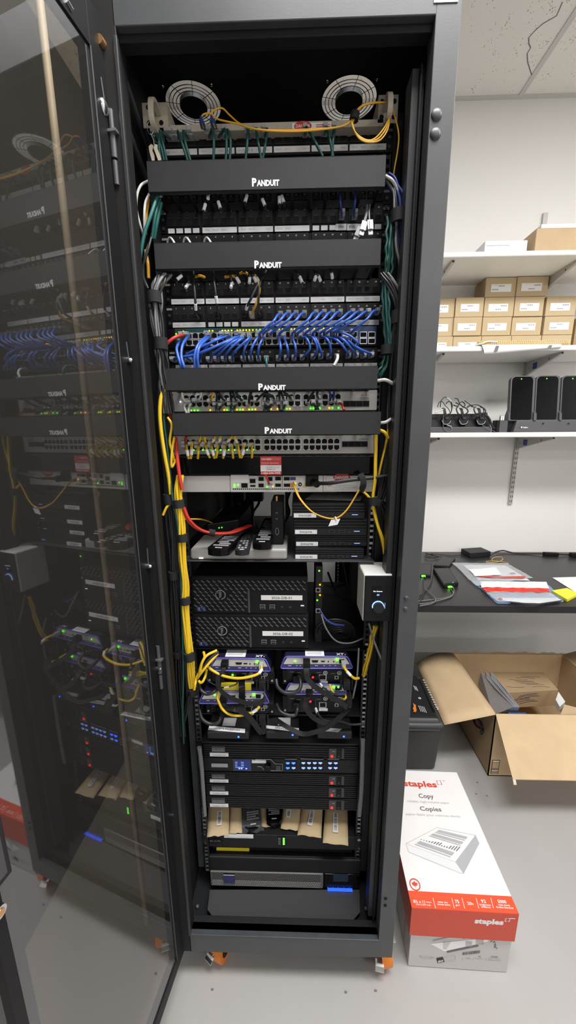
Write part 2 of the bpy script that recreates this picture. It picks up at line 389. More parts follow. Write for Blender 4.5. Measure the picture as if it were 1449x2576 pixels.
# roof with two round fan openings
ZR = 2.25
FANS = [(F(486, 261, ZR).x, F(486, 261, ZR).y), (F(877, 257, ZR).x, F(877, 257, ZR).y)]
RF = 0.060
m = MB(); q = 0.075; n = 32
ys = sorted(FANS[0][1:]+FANS[1][1:]); yc = sum(ys)/2
FANS = [(FANS[0][0], yc), (FANS[1][0], yc)]
for z in (ZR, ZR+.0015):
    for x0, x1, y0, y1 in ((-.3, .3, 0, yc-q), (-.3, .3, yc+q, 0.98), (-.3, FANS[0][0]-q, yc-q, yc+q), (FANS[0][0]+q, FANS[1][0]-q, yc-q, yc+q), (FANS[1][0]+q, .3, yc-q, yc+q)):
        m.quad((x0, y0, z), (x1, y0, z), (x1, y1, z), (x0, y1, z), 'rack_inner')
    for cx, cy in FANS:
        vs = []
        for i in range(n):
            a = 2*math.pi*(i+.5)/n; c_, s_ = math.cos(a), math.sin(a); k = q/max(abs(c_), abs(s_))
            vs += [(cx+c_*RF, cy+s_*RF, z), (cx+c_*k, cy+s_*k, z)]
        # square corners are closed by snapping to the box outline
        m.add(vs, [(2*i, 2*i+1, (2*i+3) % (2*n), (2*i+2) % (2*n)) for i in range(n)], 'rack_inner')
        for sx in (-1, 1):
            for sy in (-1, 1):
                m.add([(cx+sx*q, cy+sy*q, z), (cx+sx*q, cy+sy*q*.80, z), (cx+sx*q*.80, cy+sy*q, z)], [(0, 1, 2)], 'rack_inner')
for x0, x1 in ((-.302, -.296), (.296, .302)): m.box(x0, x1, 0, .98, ZR-.03, ZR, 'rack_inner')
m.build('roof', rack)
for cx, cy in FANS:
    fo = MB().cyl((cx, cy, ZR-.005), (cx, cy, ZR+.004), 0.030, 'rack_inner', 24)
    for sx in (-1, 1):
        for sy in (-1, 1): fo.ball((cx+sx*.052, cy+sy*.052, ZR-.002), .0035, 'chrome')
    fo.ring((cx, cy, ZR), Z_, RF, RF+.003, 'steel_black', .002)
    fan = fo.build('fan', rack)
    gm = MB()
    for rr in (0.0375, 0.045, 0.0525): gm.ring((cx, cy, ZR-.002), Z_, rr-.0007, rr+.0007, 'gear_black', .0008)
    for k in range(8):
        a = math.pi*k/4+.2; gm.tube([(cx+math.cos(a)*.028, cy+math.sin(a)*.028, ZR-.001), (cx+math.cos(a)*RF, cy+math.sin(a)*RF, ZR-.001)], .0006, 'gear_black', 6)
    gm.build('fan_guard', fan)
# back: black sheet doors with a perforated field
a = P(600, 1000, .96); b = P(900, 1600, .96)
XM0, XM1, ZM0, ZM1 = -0.17, 0.24, 0.70, 1.45
m = MB().box(-.3, XM0, .96, .975, .12, 2.24, 'rack_inner').box(XM1, .3, .96, .975, .12, 2.24, 'rack_inner').box(XM0, XM1, .96, .975, .12, ZM0, 'rack_inner').box(XM0, XM1, .96, .975, ZM1, 2.24, 'rack_inner')
m.box(-.02, -.005, .955, .962, ZM0, ZM1, 'gear_grey')
bd = m.build('rear_door', rack)
MB().quad((XM0, .965, ZM0), (XM1, .965, ZM0), (XM1, .965, ZM1), (XM0, .965, ZM1), 'perforated').build('mesh_panel', bd)
# diagonal struts high inside, both sides
for sx in (-1, 1):
    m = MB()
    for (za, ya, zb, yb) in ((2.16, .06, 2.03, .34), (2.08, .06, 1.96, .34)):
        m.obox(V((sx*.272, (ya+yb)/2, (za+zb)/2)), V((.002, 0, 0)), V((0, (yb-ya)/2, (zb-za)/2)), V((0, .003, .006)), 'rail_grey')
    m.build('strut', rack)
# mounting rails with square holes
def rail(x0, x1, side, y0, m_face='steel_black'):
    r = MB(); z0, z1 = 0.19, 2.16; w_ = x1-x0; h0 = x0+w_*.28; h1 = x1-w_*.28
    r.box(x0, h0, y0, y0+.002, z0, z1, m_face).box(h1, x1, y0, y0+.002, z0, z1, m_face)
    U = 0.04445; k = 0; z = z0
    while z < z1:
        for dz, hh in ((0.0015, .0062), (0.0173, .0062), (.0332, .0062)):
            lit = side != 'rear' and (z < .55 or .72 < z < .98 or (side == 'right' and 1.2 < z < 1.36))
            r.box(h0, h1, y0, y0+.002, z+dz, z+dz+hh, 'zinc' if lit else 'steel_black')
        z += U
    xo = x1 if side == 'right' else x0
    if side == 'right': r.box(x1-.001, x1+.022, y0+.012, y0+.014, z0, z1, 'rail_grey').box(x1-.002, x1, y0, y0+.05, z0, z1, 'rail_grey')
    elif side == 'left': r.box(x0-.022, x0+.001, y0+.012, y0+.014, z0, z1, 'rail_grey').box(x0, x0+.002, y0, y0+.05, z0, z1, 'rail_grey')
    r.build('mounting_rail', rack)
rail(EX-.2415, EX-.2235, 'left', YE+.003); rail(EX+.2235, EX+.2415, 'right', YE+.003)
rail(-.245, -.205, 'rear', .80, 'rail_grey'); rail(.205, .245, 'rear', .80, 'rail_grey')
for sx in (-1, 1): bx('vertical_support', rack, sx*.266-.010, sx*.266+.010, .17, .19, .19, 2.14, 'rail_grey')
# rivets on the right post, screws low
m = MB()
for x, y in ((1098, 289), (1095, 337)): m.ball(P(x, y, 0), .0095, 'rail_grey', 14, (1, .45, 1))
m.build('rivet_pair', rack)
m = MB()
for x, y in ((1022, 1505), (1020, 1532)): m.ball(P(x, y, 0), .0055, 'rail_grey', 12, (1, .5, 1))
m.build('rivet_pair', rack)
m = MB()
for x, y in ((970, 2261), (969, 2278)): m.ring(P(x, y, -.0005), -Y_, .001, .0045, 'gear_black', .0006); m.cyl(P(x, y, -.001), P(x, y, .001), .003, 'hole')
m.build('screw_hole', rack)
# a red and white sticker at the very top of the right post
c = P(1122, -2, -.0006); bx('sticker', rack, c.x-.019, c.x+.019, -.0012, -.0002, c.z-.004, c.z+.006, 'print_white')
# base plate inside and screws
a0 = F(528, 2240, .142); a1 = F(905, 2240, .142)
pl = [F(528, 2238, .142), F(522, 2288, .142), F(547, 2322, .142), F(880, 2324, .142), F(906, 2294, .142), F(904, 2238, .142)]
mb = MB().prism(pl, (0, 0, -.003), 'gear_grey'); mb.build('base_plate', rack, .0006)
bx('floor_pan', rack, -.285, .285, .03, .96, .112, .118, 'rack_inner')
for x, y in ((497, 2283), (495, 2327), (560, 2328), (580, 2333), (844, 2332), (865, 2329), (887, 2334), (920, 2288), (942, 2300)):
    c = F(x, y, .122); MB().cyl(c, c+V((0, 0, .006)), .004, 'zinc', 8).build('base_screw', rack)
# casters
def caster(x, y, ang, px):
    c = MB(); U = V((math.cos(ang), math.sin(ang), 0)); W = V((-U.y, U.x, 0)); top = V((x, y, ZBOT-.001))
    c.obox(top-V((0, 0, .003)), U*.03, W*.03, V((0, 0, .003)), 'zinc')
    for s_ in (-1, 1): c.prism([top+U*.026+W*.018*s_, top-U*.018+W*.018*s_, top-U*.012-V((0, 0, .062))+W*.018*s_, top+U*.008-V((0, 0, .062))+W*.018*s_], W*.002*s_, 'zinc')
    c.cyl(top-W*.022-V((0, 0, .05)), top+W*.022-V((0, 0, .05)), .005, 'chrome', 10)
    co = c.build('caster', rack)
    MB().cyl(top-W*.016-V((0, 0, .052)), top+W*.016-V((0, 0, .052)), .050, 'orange_tyre', 28).cyl(top-W*.0165-V((0, 0, .052)), top+W*.0165-V((0, 0, .052)), .036, 'gear_black', 24).build('wheel', co)
    q = top-V((0, 0, .035)); d = V((math.cos(px), math.sin(px), 0)); e = V((-d.y, d.x, 0)); q = q-V((.008, .012, 0))
    b_ = MB().obox(q+d*.020-V((0, 0, .004)), d*.018, e*.007, V((0, 0, .0015))+d*.002, 'zinc')
    tip = q+d*.040-V((0, 0, .012)); b_.obox(tip, d*.009+V((0, 0, -.007)), e*.012, V((0, 0, .0015)), 'chrome')
    b_.obox(tip+V((0, 0, .003)), d*.003, e*.011, V((0, 0, .0016)), 'print_white')
    b_.build('brake_pedal', co)
caster(P(552, 2418, 0).x, .060, math.radians(72), math.radians(-125)); caster(P(972, 2418, 0).x, .060, math.radians(100), math.radians(-100))
caster(-.22, .88, 1.2, 2.0); caster(.25, .88, 1.9, 1.0)
# the open glass door
DA = math.radians(9.0); D = V((-math.sin(DA), -math.cos(DA), 0)); DN = V((math.cos(DA), -math.sin(DA), 0)); DH = V((-.283, -.004, 0)); WD = .411
def dp(s_, z, n=0.0): return DH+D*s_+DN*n+V((0, 0, z))
def dbox(mb_, s0, s1, z0, z1, n0, n1, m_): mb_.hexa([dp(s0, z0, n0), dp(s1, z0, n0), dp(s1, z0, n1), dp(s0, z0, n1), dp(s0, z1, n0), dp(s1, z1, n0), dp(s1, z1, n1), dp(s0, z1, n1)], m_)
dm = MB()
dbox(dm, -.012, .030, .098, 2.199, -.022, 0, 'gear_black'); dbox(dm, .030, .395, 2.132, 2.199, -.022, 0, 'gear_black')
dbox(dm, .030, .395, .098, .135, -.022, 0, 'gear_black'); dbox(dm, .395, WD, .098, 2.199, -.016, 0, 'gear_black')
dbox(dm, .0290, .0305, .135, 2.132, -.001, .0015, 'gear_grey'); dbox(dm, -.014, -.010, .10, 2.198, -.006, .004, 'gear_black')
dbox(dm, -.0095, -.0075, .10, 2.198, 0, .002, 'rail_grey')
door = dm.build('door', rack, .001)
gl = MB(); W0, W1, G0, G1 = .058, .379, .185, 2.118
for s0, s1, z0, z1, mm_ in ((.030, .395, G1, 2.132, 'painted_glass'), (.030, .395, .135, G0, 'painted_glass'), (.030, W0, G0, G1, 'painted_glass'), (W1, .395, G0, G1, 'painted_glass'), (W0, W1, G0, G1, 'smoked_glass')):
    gl.quad(dp(s0, z0, -.003), dp(s0, z1, -.003), dp(s1, z1, -.003), dp(s1, z0, -.003), mm_)
gl.build('door_glass', door)
def on_door(x, y):
    d = _ray(x, y); t = ((DH-CAM).dot(DN))/d.dot(DN); return CAM+d*t
for x, y in ((322, 906), (372, 1424), (397, 1680), (433, 2046), (461, 2334)):
    c = on_door(x, y); MB().cyl(c-DN*.001, c+DN*.006, .006, 'chrome', 10).ball(c+DN*.006, .004, 'chrome').build('screw', door)
c = on_door(262, 270); MB().ball(c, .012, 'chrome', 12, (.5, 1, 1)).build('screw', door)
for (xa, ya, xb, yb) in ((252, 195, 262, 262), (316, 860, 322, 900), (369, 1380, 372, 1420)):
    a, b = on_door(xa, ya)+DN*.001, on_door(xb, yb)+DN*.001; MB().tube([a, b], .0016, 'rail_grey').build('slot_trim', door)
for zc, yy in ((2.03, 0), (1.02, 0)):
    h = MB().cyl(dp(-.004, zc+.04, .004), dp(-.004, zc+.01, .004), .0045, 'gear_grey').cyl(dp(-.004, zc+.005, .004), dp(-.004, zc-.03, .004), .0055, 'gear_grey').cyl(dp(-.004, zc-.034, .004), dp(-.004, zc-.07, .004), .0045, 'gear_grey')
    h.obox(dp(-.004, zc+.007, .006), D*.008, DN*.009, V((0, 0, .002)), 'zinc').build('hinge', door)
c = on_door(252, 103); MB().cyl(c-D*.012, c+D*.004, .007, 'brass', 12).build('earth_stud', door)
c = on_door(468, 2384); MB().cyl(c-D*.008, c+D*.004, .005, 'brass', 12).build('earth_stud', door)
hm = MB(); dbox(hm, .380, .410, .965, 1.10, 0, .005, 'gear_dark'); dbox(hm, .387, .404, .975, 1.09, .005, .008, 'gear_grey')
ho = hm.build('door_handle', door, .006, seg=3)
c = dp(.403, .93, 0); MB().cyl(c, c+DN*.005, .0085, 'chrome', 16).cyl(c+DN*.005, c+DN*.006, .005, 'brass', 14).build('key_lock', ho)
c = dp(.07, 2.185, -.001); MB().tube([on_door(166, 0), on_door(180, 25)], .004, 'chrome').build('screw', door)

# beyond the smoked glass: a cabinet and a stand-in rod
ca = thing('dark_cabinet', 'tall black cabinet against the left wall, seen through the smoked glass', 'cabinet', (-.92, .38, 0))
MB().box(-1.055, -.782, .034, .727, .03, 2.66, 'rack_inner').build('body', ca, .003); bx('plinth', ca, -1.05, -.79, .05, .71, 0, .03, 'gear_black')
c = F(368, 2322, 0); tag(MB().cyl((c.x, c.y, 0), (c.x, c.y, 3.24), .0075, 'beige', 12).build('streak_stand_in'), 'added thin pale rod standing in for the upright streak in the smoked glass', 'rod')  # rod added only to draw the pale streak across the glass

# ------------------------------------------------------------------ mounted gear: helpers
BODY = .2225; EAR = .2413
def zy(y, Y=YE, x=690): return P(x, y, Y).z
def plug(c, d, m='clear_plastic', up=Z_, s_=1.0, name=None):  # modular plug; c = port centre on the face, d = direction it leaves
    a = MB().obox(c+d*.009*s_, d*.009*s_, up.cross(d).normalized()*.0052*s_, up*.0052*s_, m)
    a.obox(c+d*.022*s_, d*.005*s_, up.cross(d).normalized()*.0042*s_, up*.0032*s_, m)
    a.obox(c+d*.010*s_-up*.0055*s_, d*.008*s_, up.cross(d).normalized()*.002*s_, up*.0007*s_, m)
    return a
OUT = V((0, -1, 0))
def cable(name, label, cat, pts, r, m, group=None, plugs=(), ties=(), tags=(), loc=None, n=7):
    """pts: points; plugs: list of (centre, direction, material); tags: list of (index, material)"""
    p0 = V(pts[0]); t = thing(name, label, cat, tuple(p0), group)
    MB().tube(pts, r, m, n).build('jacket', t)
    for c, d, mm in plugs: plug(V(c), V(d).normalized(), mm).build('plug', t, .0006)
    for f, mm in tags:
        q = spline(pts, 6); i = min(int(f*(len(q)-1)), len(q)-2); a, b = q[i], q[i+1]; dd = (b-a).normalized()
        MB().cyl((a+b)/2-dd*.0065, (a+b)/2+dd*.0065, r+.0006, mm, 8).build('marker_sleeve', t)
    return t
def px(l): return [P(*q) for q in l]

def port_mesh(kind='jack'):
    m = MB(); W_, H_ = .0062, .0054
    if kind == 'jack':      # black keystone jack: dark socket with a stepped notch
        m.box(-W_-.0012, W_+.0012, -.0008, .0004, -H_-.0014, H_+.0014, 'gear_dark')
        m.box(-W_, W_, -.0011, .0, -H_, H_*.55, 'hole').box(-W_*.55, W_*.55, -.0011, 0, H_*.5, H_, 'hole')
        m.box(-W_*.5, W_*.5, -.0013, -.0009, H_*.72, H_*.95, 'gear_grey')
    elif kind == 'switch':  # metal shelled socket in a pale frame
        m.box(-.0071, .0071, -.0010, .0002, -.0066, .0066, 'silver_light')
        m.box(-.0058, .0058, -.0014, 0, -.0036, .0050, 'hole').box(-.0034, .0034, -.0014, 0, -.0056, -.0034, 'hole')
    elif kind == 'switch_up':
        m.box(-.0071, .0071, -.0010, .0002, -.0066, .0066, 'silver_light')
        m.box(-.0058, .0058, -.0014, 0, -.0050, .0036, 'hole').box(-.0034, .0034, -.0014, 0, .0034, .0056, 'hole')
    elif kind == 'sfp':
        m.box(-.0075, .0075, -.0010, .0002, -.0060, .0060, 'zinc'); m.box(-.0066, .0066, -.0014, 0, -.0048, .0046, 'hole')
    me = bpy.data.meshes.new('port'); me.from_pydata(m.v, [], m.f)
    for n_ in m.mats: me.materials.append(MT[n_])
    for i, p in enumerate(me.polygons): p.material_index = m.m[i]
    return me
PM = {k: port_mesh(k) for k in ('jack', 'switch', 'switch_up', 'sfp')}
def port(parent, x, y, z, kind='jack', name='port'):
    o = bpy.data.objects.new(name, PM[kind]); COL.objects.link(o); o.parent = parent; off = V(parent['_off']); o.location = V((x, y, z))-off
    return o
def ledo(parent, c, m, r=.0016, name='indicator_light'):
    return MB().ball(c, r, m, 8, (1, .6, 1)).build(name, parent)

# --- patch panels ---------------------------------------------------
def panel(label, zt, ports_z, num_z, lab_z, widths=None, h=.0445, seed=0, y=YE):
    rnd = random.Random(seed)
    t = thing('patch_panel', label, 'patch panel', (EX, y, zt-h), 'black 24 port patch panels in the upper rack')
    m = MB().box(EX-EAR, EX+EAR, y-.001, y+.003, zt-h+.0004, zt-.0004, 'gear_black')
    for s_ in (-1, 1):
        m.box(EX+s_*.2335-.006, EX+s_*.2335+.006, y-.0016, y-.001, zt-.009, zt-.005, 'label_grey')
        for zz in (zt-.020, zt-.036): m.cyl((EX+s_*.2335, y-.001, zz), (EX+s_*.2335, y-.004, zz), .0032, 'gear_grey', 10)
    m.text('PANDUIT', (EX+.2275, y-.0017, zt-.0085), .003, 'ink', align='L')
    m.build('face_plate', t)
    bx('rear_tray', t, EX-.21, EX+.21, y+.003, y+.07, zt-h+.004, zt-.004, 'gear_black')
    xs = []
    for g_ in range(6):
        gc = EX+(g_-2.5)*.0765
        if ports_z:
            mod = MB().box(gc-.0355, gc+.0355, y-.003, y-.001, ports_z-.0095, (num_z or ports_z)+.005, 'gear_dark').build('port_module', t, .0008)
        for j in range(4):
            x = gc+(j-1.5)*.0176; xs.append(x)
            if ports_z: port(t, x, y-.0032, ports_z)
            if num_z: pass
        if num_z:
            nm = MB()
            for j in range(4): nm.text(str(g_*4+j+1), (gc+(j-1.5)*.0176, y-.0033, num_z-.0015), .0042, 'print_white', align='C', off=.02)
            nm.build('port_numbers', t)
        if lab_z:
            w = (widths or [4]*6)[g_]
            if w == 4:
                l_ = MB().box(gc-.0365, gc+.0365, y-.0022, y-.001, lab_z-.0052, lab_z+.0052, 'label')
                for k in range(4):
                    if rnd.random() < .85: l_.text(rnd.choice(['SP %d' % rnd.randint(10, 49), 'POS %d' % rnd.randint(1, 9), 'D%d.%d' % (rnd.randint(1, 4), rnd.randint(1, 9)), 'WH %d' % rnd.randint(1, 30)]), (gc+(k-1.5)*.0176, y-.0024, lab_z-.0016), .0042, 'ink_soft', align='C')
                l_.build('label_strip', t)
            else:
                for k in range(4): bx('label_strip', t, gc+(k-1.5)*.0176-.0068, gc+(k-1.5)*.0176+.0068, y-.0022, y-.001, lab_z-.0045, lab_z+.0045, 'label')
    return t, xs
pA, XS = panel('topmost patch panel, just below the cream bracket, with green patch cables', zy(326), zy(352), zy(334), zy(378), seed=1)
pA2, _ = panel('patch panel right under the top cable manager cover, ports in shadow', zy(479), zy(500), None, None, seed=2, h=zy(479)-zy(522)-.0005)
pB, _ = panel('patch panel with ST01 and ST02 labels and single white label squares', zy(522), zy(553), zy(529), zy(577), [1, 4, 4, 4, 1, 0], seed=3)
pC, _ = panel('patch panel mostly hidden behind the second cable manager cover', zy(588), zy(615), zy(595), None, seed=4)
pD, _ = panel('patch panel with six long white label strips below the second cover', zy(704), zy(731), zy(714), zy(756), seed=5)
pE, _ = panel('patch panel directly above the blue-fronted switch, right half full of blue cables', zy(766), zy(793), zy(774), zy(815), [4, 1, 4, 4, 4, 4], seed=6)
pF, _ = panel('patch panel directly below the blue-fronted switch, every port wired', zy(877), zy(903), zy(886), zy(922), seed=8)
# STO labels on panel B
for k, (x, s_) in enumerate(((858, 'ST01'), (886, 'ST02'), (912, ''))):
    c = P(x, 571, YE-.003); MB().box(c.x-.011, c.x+.011, c.y, c.y+.001, c.z-.006, c.z+.006, 'label').text(s_, (c.x, c.y-.0003, c.z-.002), .006, 'ink', align='C', off=.02).build('label_strip', pB)

# --- horizontal cable managers with smooth covers -------------------------
def manager(label, y0, y1, lx, ly, dyl, xl, xr):
    YC = .06; a = P(xl, (y0+y1)/2, YC).x; b = P(xr, (y0+y1)/2, YC).x; z0 = zy(y1, YC); z1 = zy(y0, YC)
    t = thing('cable_manager', label, 'cable manager', ((a+b)/2, YE, z0), 'black horizontal cable managers between the panels')
    m = MB().box(a, b, YC, YC+.002, z0, z1, 'cover_grey').box(a, b, YC, YC+.010, z1-.002, z1, 'cover_grey').box(a, b, YC, YC+.010, z0, z0+.002, 'cover_grey')
    cv = m.build('cover', t, .0008)
    c = P(lx, ly, YC-.0004); w_ = P(lx+70, ly, YC).x-c.x; h_ = .0125
    s1 = MB().text('P', (c.x, c.y, c.z), h_*1.42, 'print_white', width=w_*.165, off=.05).text('ANDUIT', (c.x+w_*.172, c.y, c.z), h_*1.05, 'print_white', width=w_*.81, off=.05)
    s1.build('printed_logo', cv)
    d = MB().box(a+.004, b-.004, YE-.004, YE, z0+.004, z1-.004, 'gear_black')
    for k in range(14):
        x = a+.01+(b-a-.02)*k/13
        for zz in (z0+.003, z1-.005): d.box(x-.003, x+.003, YC+.010, YE, zz, zz+.002, 'gear_black')
    d.build('duct', t)
    return t, a, b, z0, z1
manager('topmost cable manager, wide cover under the green patch cables', 396, 477, 634, 468, 0, 370, 970)
manager('second cable manager cover from the top, below the ST01 label', 605, 673, 640, 674, 0, 388, 958)
manager('third cable manager cover, below the dense blue cables', 923, 981, 650, 981, 0, 414, 950)
manager('lowest cable manager cover, between the two silver switches', 1037, 1095, 666, 1090, 0, 434, 958)

# --- blue/teal 48 port switch ---------------------------------------------
z1, z0 = zy(824), zy(874)
sw0 = thing('network_switch', 'switch with teal and blue front and a row of orange lights', 'network switch', (EX, YE, z0))
m = MB().box(EX-BODY, EX+BODY, YE-.004, YE+.28, z0, z1, 'gear_black')
for s_ in (-1, 1): m.box(EX+s_*.2318-.0095, EX+s_*.2318+.0095, YE-.002, YE, z0, z1, 'gear_black')
m.build('chassis', sw0, .001)
xa, xb = P(440, 830, YE-.005).x, P(945, 830, YE-.005).x; xm = P(865, 830, YE-.005).x; xg = P(470, 830, YE).x
bx('fascia_strip', sw0, xg, xm, YE-.006, YE-.004, z1-.0115, z1-.001, 'teal_paint')
bx('fascia_strip', sw0, xm, xb+.002, YE-.006, YE-.004, z0+.005, z1-.001, 'blue_paint')
bx('fascia_strip', sw0, xa, xg, YE-.006, YE-.004, z0+.004, z1-.001, 'gear_grey')
P0 = []
for g_ in range(4):
    for j in range(6):
        x = P(478, 850, YE).x + (g_*6+j)*.01405 + g_*.0045
        for row in (0, 1):
            z = z0+.0245-row*.0142; port(sw0, x, YE-.0065, z, 'switch' if row else 'switch_up'); P0.append(V((x, YE-.007, z)))
for x, y, k in ((873, 842, 'switch'), (891, 842, 'switch'), (891, 860, 'switch'), (914, 842, 'sfp'), (914, 858, 'sfp'), (935, 842, 'sfp'), (935, 858, 'sfp')):
    c = P(x, y, YE-.0075); port(sw0, c.x, c.y, c.z, k)
for x, y in ((382, 442.), (370, 461.), (410, 451.)): pass
for x, y in ((443, 840), (461, 834), (451, 853)): ledo(sw0, P(x, y, YE-.007), 'led_green', .0019)
for x in (355, 372, 425, 440, 457, 474, 505, 520, 537, 553, 570, 588, 627, 662, 679, 730, 748, 795, 812, 828, 863, 882, 898, 918, 934, 968, 1004, 1057):
    X = 360+x/2.131; Yp = 833-(X-500)*.021
    ledo(sw0, P(X, Yp, YE-.007), 'led_orange', .0019)
ledo(sw0, P(645, 830, YE-.007), 'led_green', .0019)

# --- the two silver switches --------------------------------------------------
def silver_switch(label, yt, yb, xl, xr, gl, rows, logo, sfp, leds):
    z0, z1 = zy(yb), zy(yt); a, b = P(xl, (yt+yb)/2, YE).x, P(xr, (yt+yb)/2, YE).x
    t = thing('network_switch', label, 'network switch', (EX, YE, z0), 'silver 48 port network switches')
    MB().box(a, b, YE-.003, YE+.3, z0, z1, 'silver').build('chassis', t, .0012)
    mm = MB()
    for x0, x1 in gl:
        p0, p1 = P(x0, rows[0], YE).x, P(x1, rows[0], YE).x; n_ = 6; st = (p1-p0)/n_
        bl = MB().box(p0-.001, p1+.001, YE-.0055, YE-.003, z0+.0085, z0+.0375, 'silver_light').build('port_block', t, .0006)
        for j in range(n_):
            for r_ in (0, 1): port(t, p0+st*(j+.5), YE-.0062, z0+.0302-r_*.0142, 'switch_up' if r_ == 0 else 'switch')
    c0, c1 = P(sfp[0], sfp[2], YE).x, P(sfp[1], sfp[2], YE).x; zc = P(900, sfp[2], YE).z
    s_ = MB().box(c0, c1, YE-.0045, YE-.003, zc-.0065, zc+.0065, 'gear_dark')
    for k in range(4): x = c0+(c1-c0)*(k+.5)/4; s_.box(x-.0062, x+.0062, YE-.005, YE-.004, zc-.0045, zc+.0045, 'hole')
    s_.build('sfp_cage', t)
    l = P(logo[0], logo[1], YE-.0034); lm = MB().text('CISCO', l, .0072, 'ink_grey', align='C', off=.02, width=.020)
    for k, h in enumerate((.002, .004, .006, .004, .002, .004, .006, .004, .002)): lm.box(l.x-.009+k*.00225-.0004, l.x-.009+k*.00225+.0004, l.y, l.y+.0003, l.z+.0085-h*.15, l.z+.0085+h*.8, 'ink_grey')
    lm.build('printed_logo', t)
    for x, y, c in leds: ledo(t, P(x, y, YE-.0080), c, .0019)
    return t, a, b, z0, z1
def L4(x, y): return 360+x/2.131, 900+y/2.131
leds = []
for x in (258, 275, 293, 450, 520, 585, 770, 898, 912, 947, 1015, 1048): X, Y_q = L4(x, 283-(x-258)*.018); leds.append((X, Y_q, 'led_green'))
for x in (360, 435, 503, 535, 568, 602, 686, 720, 787, 998): X, Y_q = L4(x, 283-(x-258)*.018); leds.append((X, Y_q, 'led_orange'))
X, Y_q = L4(200, 236); leds.append((X, Y_q, 'led_white'))
sw1 = silver_switch('upper silver switch, dark green cables plugged into it', 984, 1034, 434, 948, [(463, 560), (564, 655), (660, 757), (762, 857)], (1010,), (917, 1005), (863, 928, 1016), leds)
leds = [(L4(x, 494)[0], L4(x, 495-(x-272)*.006)[1], 'led_green') for x in (272, 295, 320, 343, 366, 390, 415, 440, 458, 490, 557, 590)]
leds.append((*L4(214, 451), 'led_white'))
sw2 = silver_switch('lower silver switch, yellow cables in its left half and empty ports on the right', 1096, 1143, 437, 947, [(466, 560), (564, 657), (664, 757), (762, 854)], (1118,), (915, 1107), (860, 924, 1117), leds)
# --- finger duct with gloss cover, red sticker -----------------------------------
YC = .1; z0, z1 = zy(1193, YC), zy(1150, YC); a, b = P(445, 1170, YC).x, P(950, 1170, YC).x
du = thing('cable_duct', 'glossy black cable duct with a red service sticker', 'cable duct', ((a+b)/2, YE, z0))
bx('cover', du, a, b, YC, YC+.003, z0, z1, 'gloss_black', .001)
m = MB().box(a, b, YE-.003, YE, z0, z1+.006, 'gear_black').box(a, b, YC+.003, YE, z0, z0+.003, 'gear_dark')
for k in range(22):
    x = a+.006+(b-a-.02)*k/21; m.box(x, x+.011, YC+.002, YE, z1-.002, z1+.0005, 'gear_grey')
m.box(a, b, YC+.002, YC+.010, z1-.002, z1+.0008, 'gear_grey'); m.build('slotted_base', du)
cx0, cx1, cz0, cz1 = rect(655, 1148, 708, 1194, YC-.001)
sk = MB().box(cx0, cx1, YC-.0016, YC-.0004, cz0, cz1, 'sticker_red').box(cx0+.0004, cx1-.0004, YC-.0019, YC-.0016, cz0+.0075, cz0+.0215, 'label')
w_ = cx1-cx0; yy = YC-.0021
sk.text('ROGERS', (cx0+.007, yy, cz1-.008), .0050, 'print_white', off=.03).text('BUSINESS', (cx0+.0265, yy, cz1-.008), .0046, 'label_grey')
sk.ring((cx0+.0045, yy, cz1-.0065), -Y_, .0013, .002, 'print_white', .0002, 14)
sk.text('Network Operations', (cx0+.003, yy, cz1-.0165), .0046, 'print_white').text('Centre', (cx0+.003, yy, cz1-.0212), .0046, 'print_white')
sk.text('ROGERS CCT ID', (cx0+.014, yy, cz0+.0158), .0040, 'ink_grey').text('888888CHQ', (cx0+.014, yy, cz0+.0108), .0040, 'ink_grey')
sk.text('1-866-244-7475', (cx0+.0025, yy, cz0+.0015), .0062, 'print_white', width=w_-.005, off=.03); sk.build('sticker', du)

# --- carrier router in three sections -----------------------------------------
z0, z1 = zy(1237), zy(1196); YR = YE
ro = thing('router', 'silver rack router with DANGER label and a tangle of small ports', 'router', (EX, YR, z0))
a, b = P(449, 1215, YR).x, P(942, 1210, YR).x; m0, m1 = P(580, 1215, YR).x, P(812, 1215, YR).x
bx('blank_plate', ro, a, m0-.001, YR-.003, YR+.2, z0, z1, 'silver_light', .0008)
bx('chassis', ro, m0, m1, YR-.005, YR+.25, z0, z1, 'silver_light', .0008)
dz = MB().box(m1+.001, b, YR-.003, YR+.2, z0, z1, 'silver_light').build('blank_plate', ro, .0008)
def L6(x, y): return P(570+x/7.245, 1140+y/7.245, YR-.0057)
pt = MB()
pt.plate(L6(82, 540), X_, Z_, L6(402, 400).x-L6(82, 540).x, .019, 'label')
pt.text('NMC8CB 6TX/2PG', L6(95, 455), .0050, 'ink_soft').text('CMO 92200', L6(95, 515), .0050, 'ink_soft')
for k in range(34): c = L6(125+k*36, 655); pt.box(c.x-.0014, c.x+.0014, c.y, c.y+.0004, c.z-.0014, c.z+.0014, 'hole')
for k in range(16): c = L6(880+k*33, 398); pt.box(c.x-.0013, c.x+.0013, c.y, c.y+.0004, c.z-.001, c.z+.001, 'hole')
for k in range(5): c = L6(410+k*33, 400); pt.box(c.x-.0013, c.x+.0013, c.y, c.y+.0004, c.z-.001, c.z+.001, 'hole')
for k in range(8): c = L6(1015, 420+k*28); pt.cyl(c, c+V((0, -.0004, 0)), .0012, 'hole', 8)
pt.text('ETHERNET', L6(1285, 445), .0035, 'ink_soft'); pt.build('printed_panel', ro)
def sock(x0, y0, x1, y1, m_='hole', nm='port', fr='silver'):
    A, B = L6(x0, y1), L6(x1, y0); MB().box(A.x-.001, B.x+.001, A.y-.0006, A.y, A.z-.001, B.z+.001, fr).box(A.x, B.x, A.y-.001, A.y, A.z, B.z, m_).build(nm, ro)
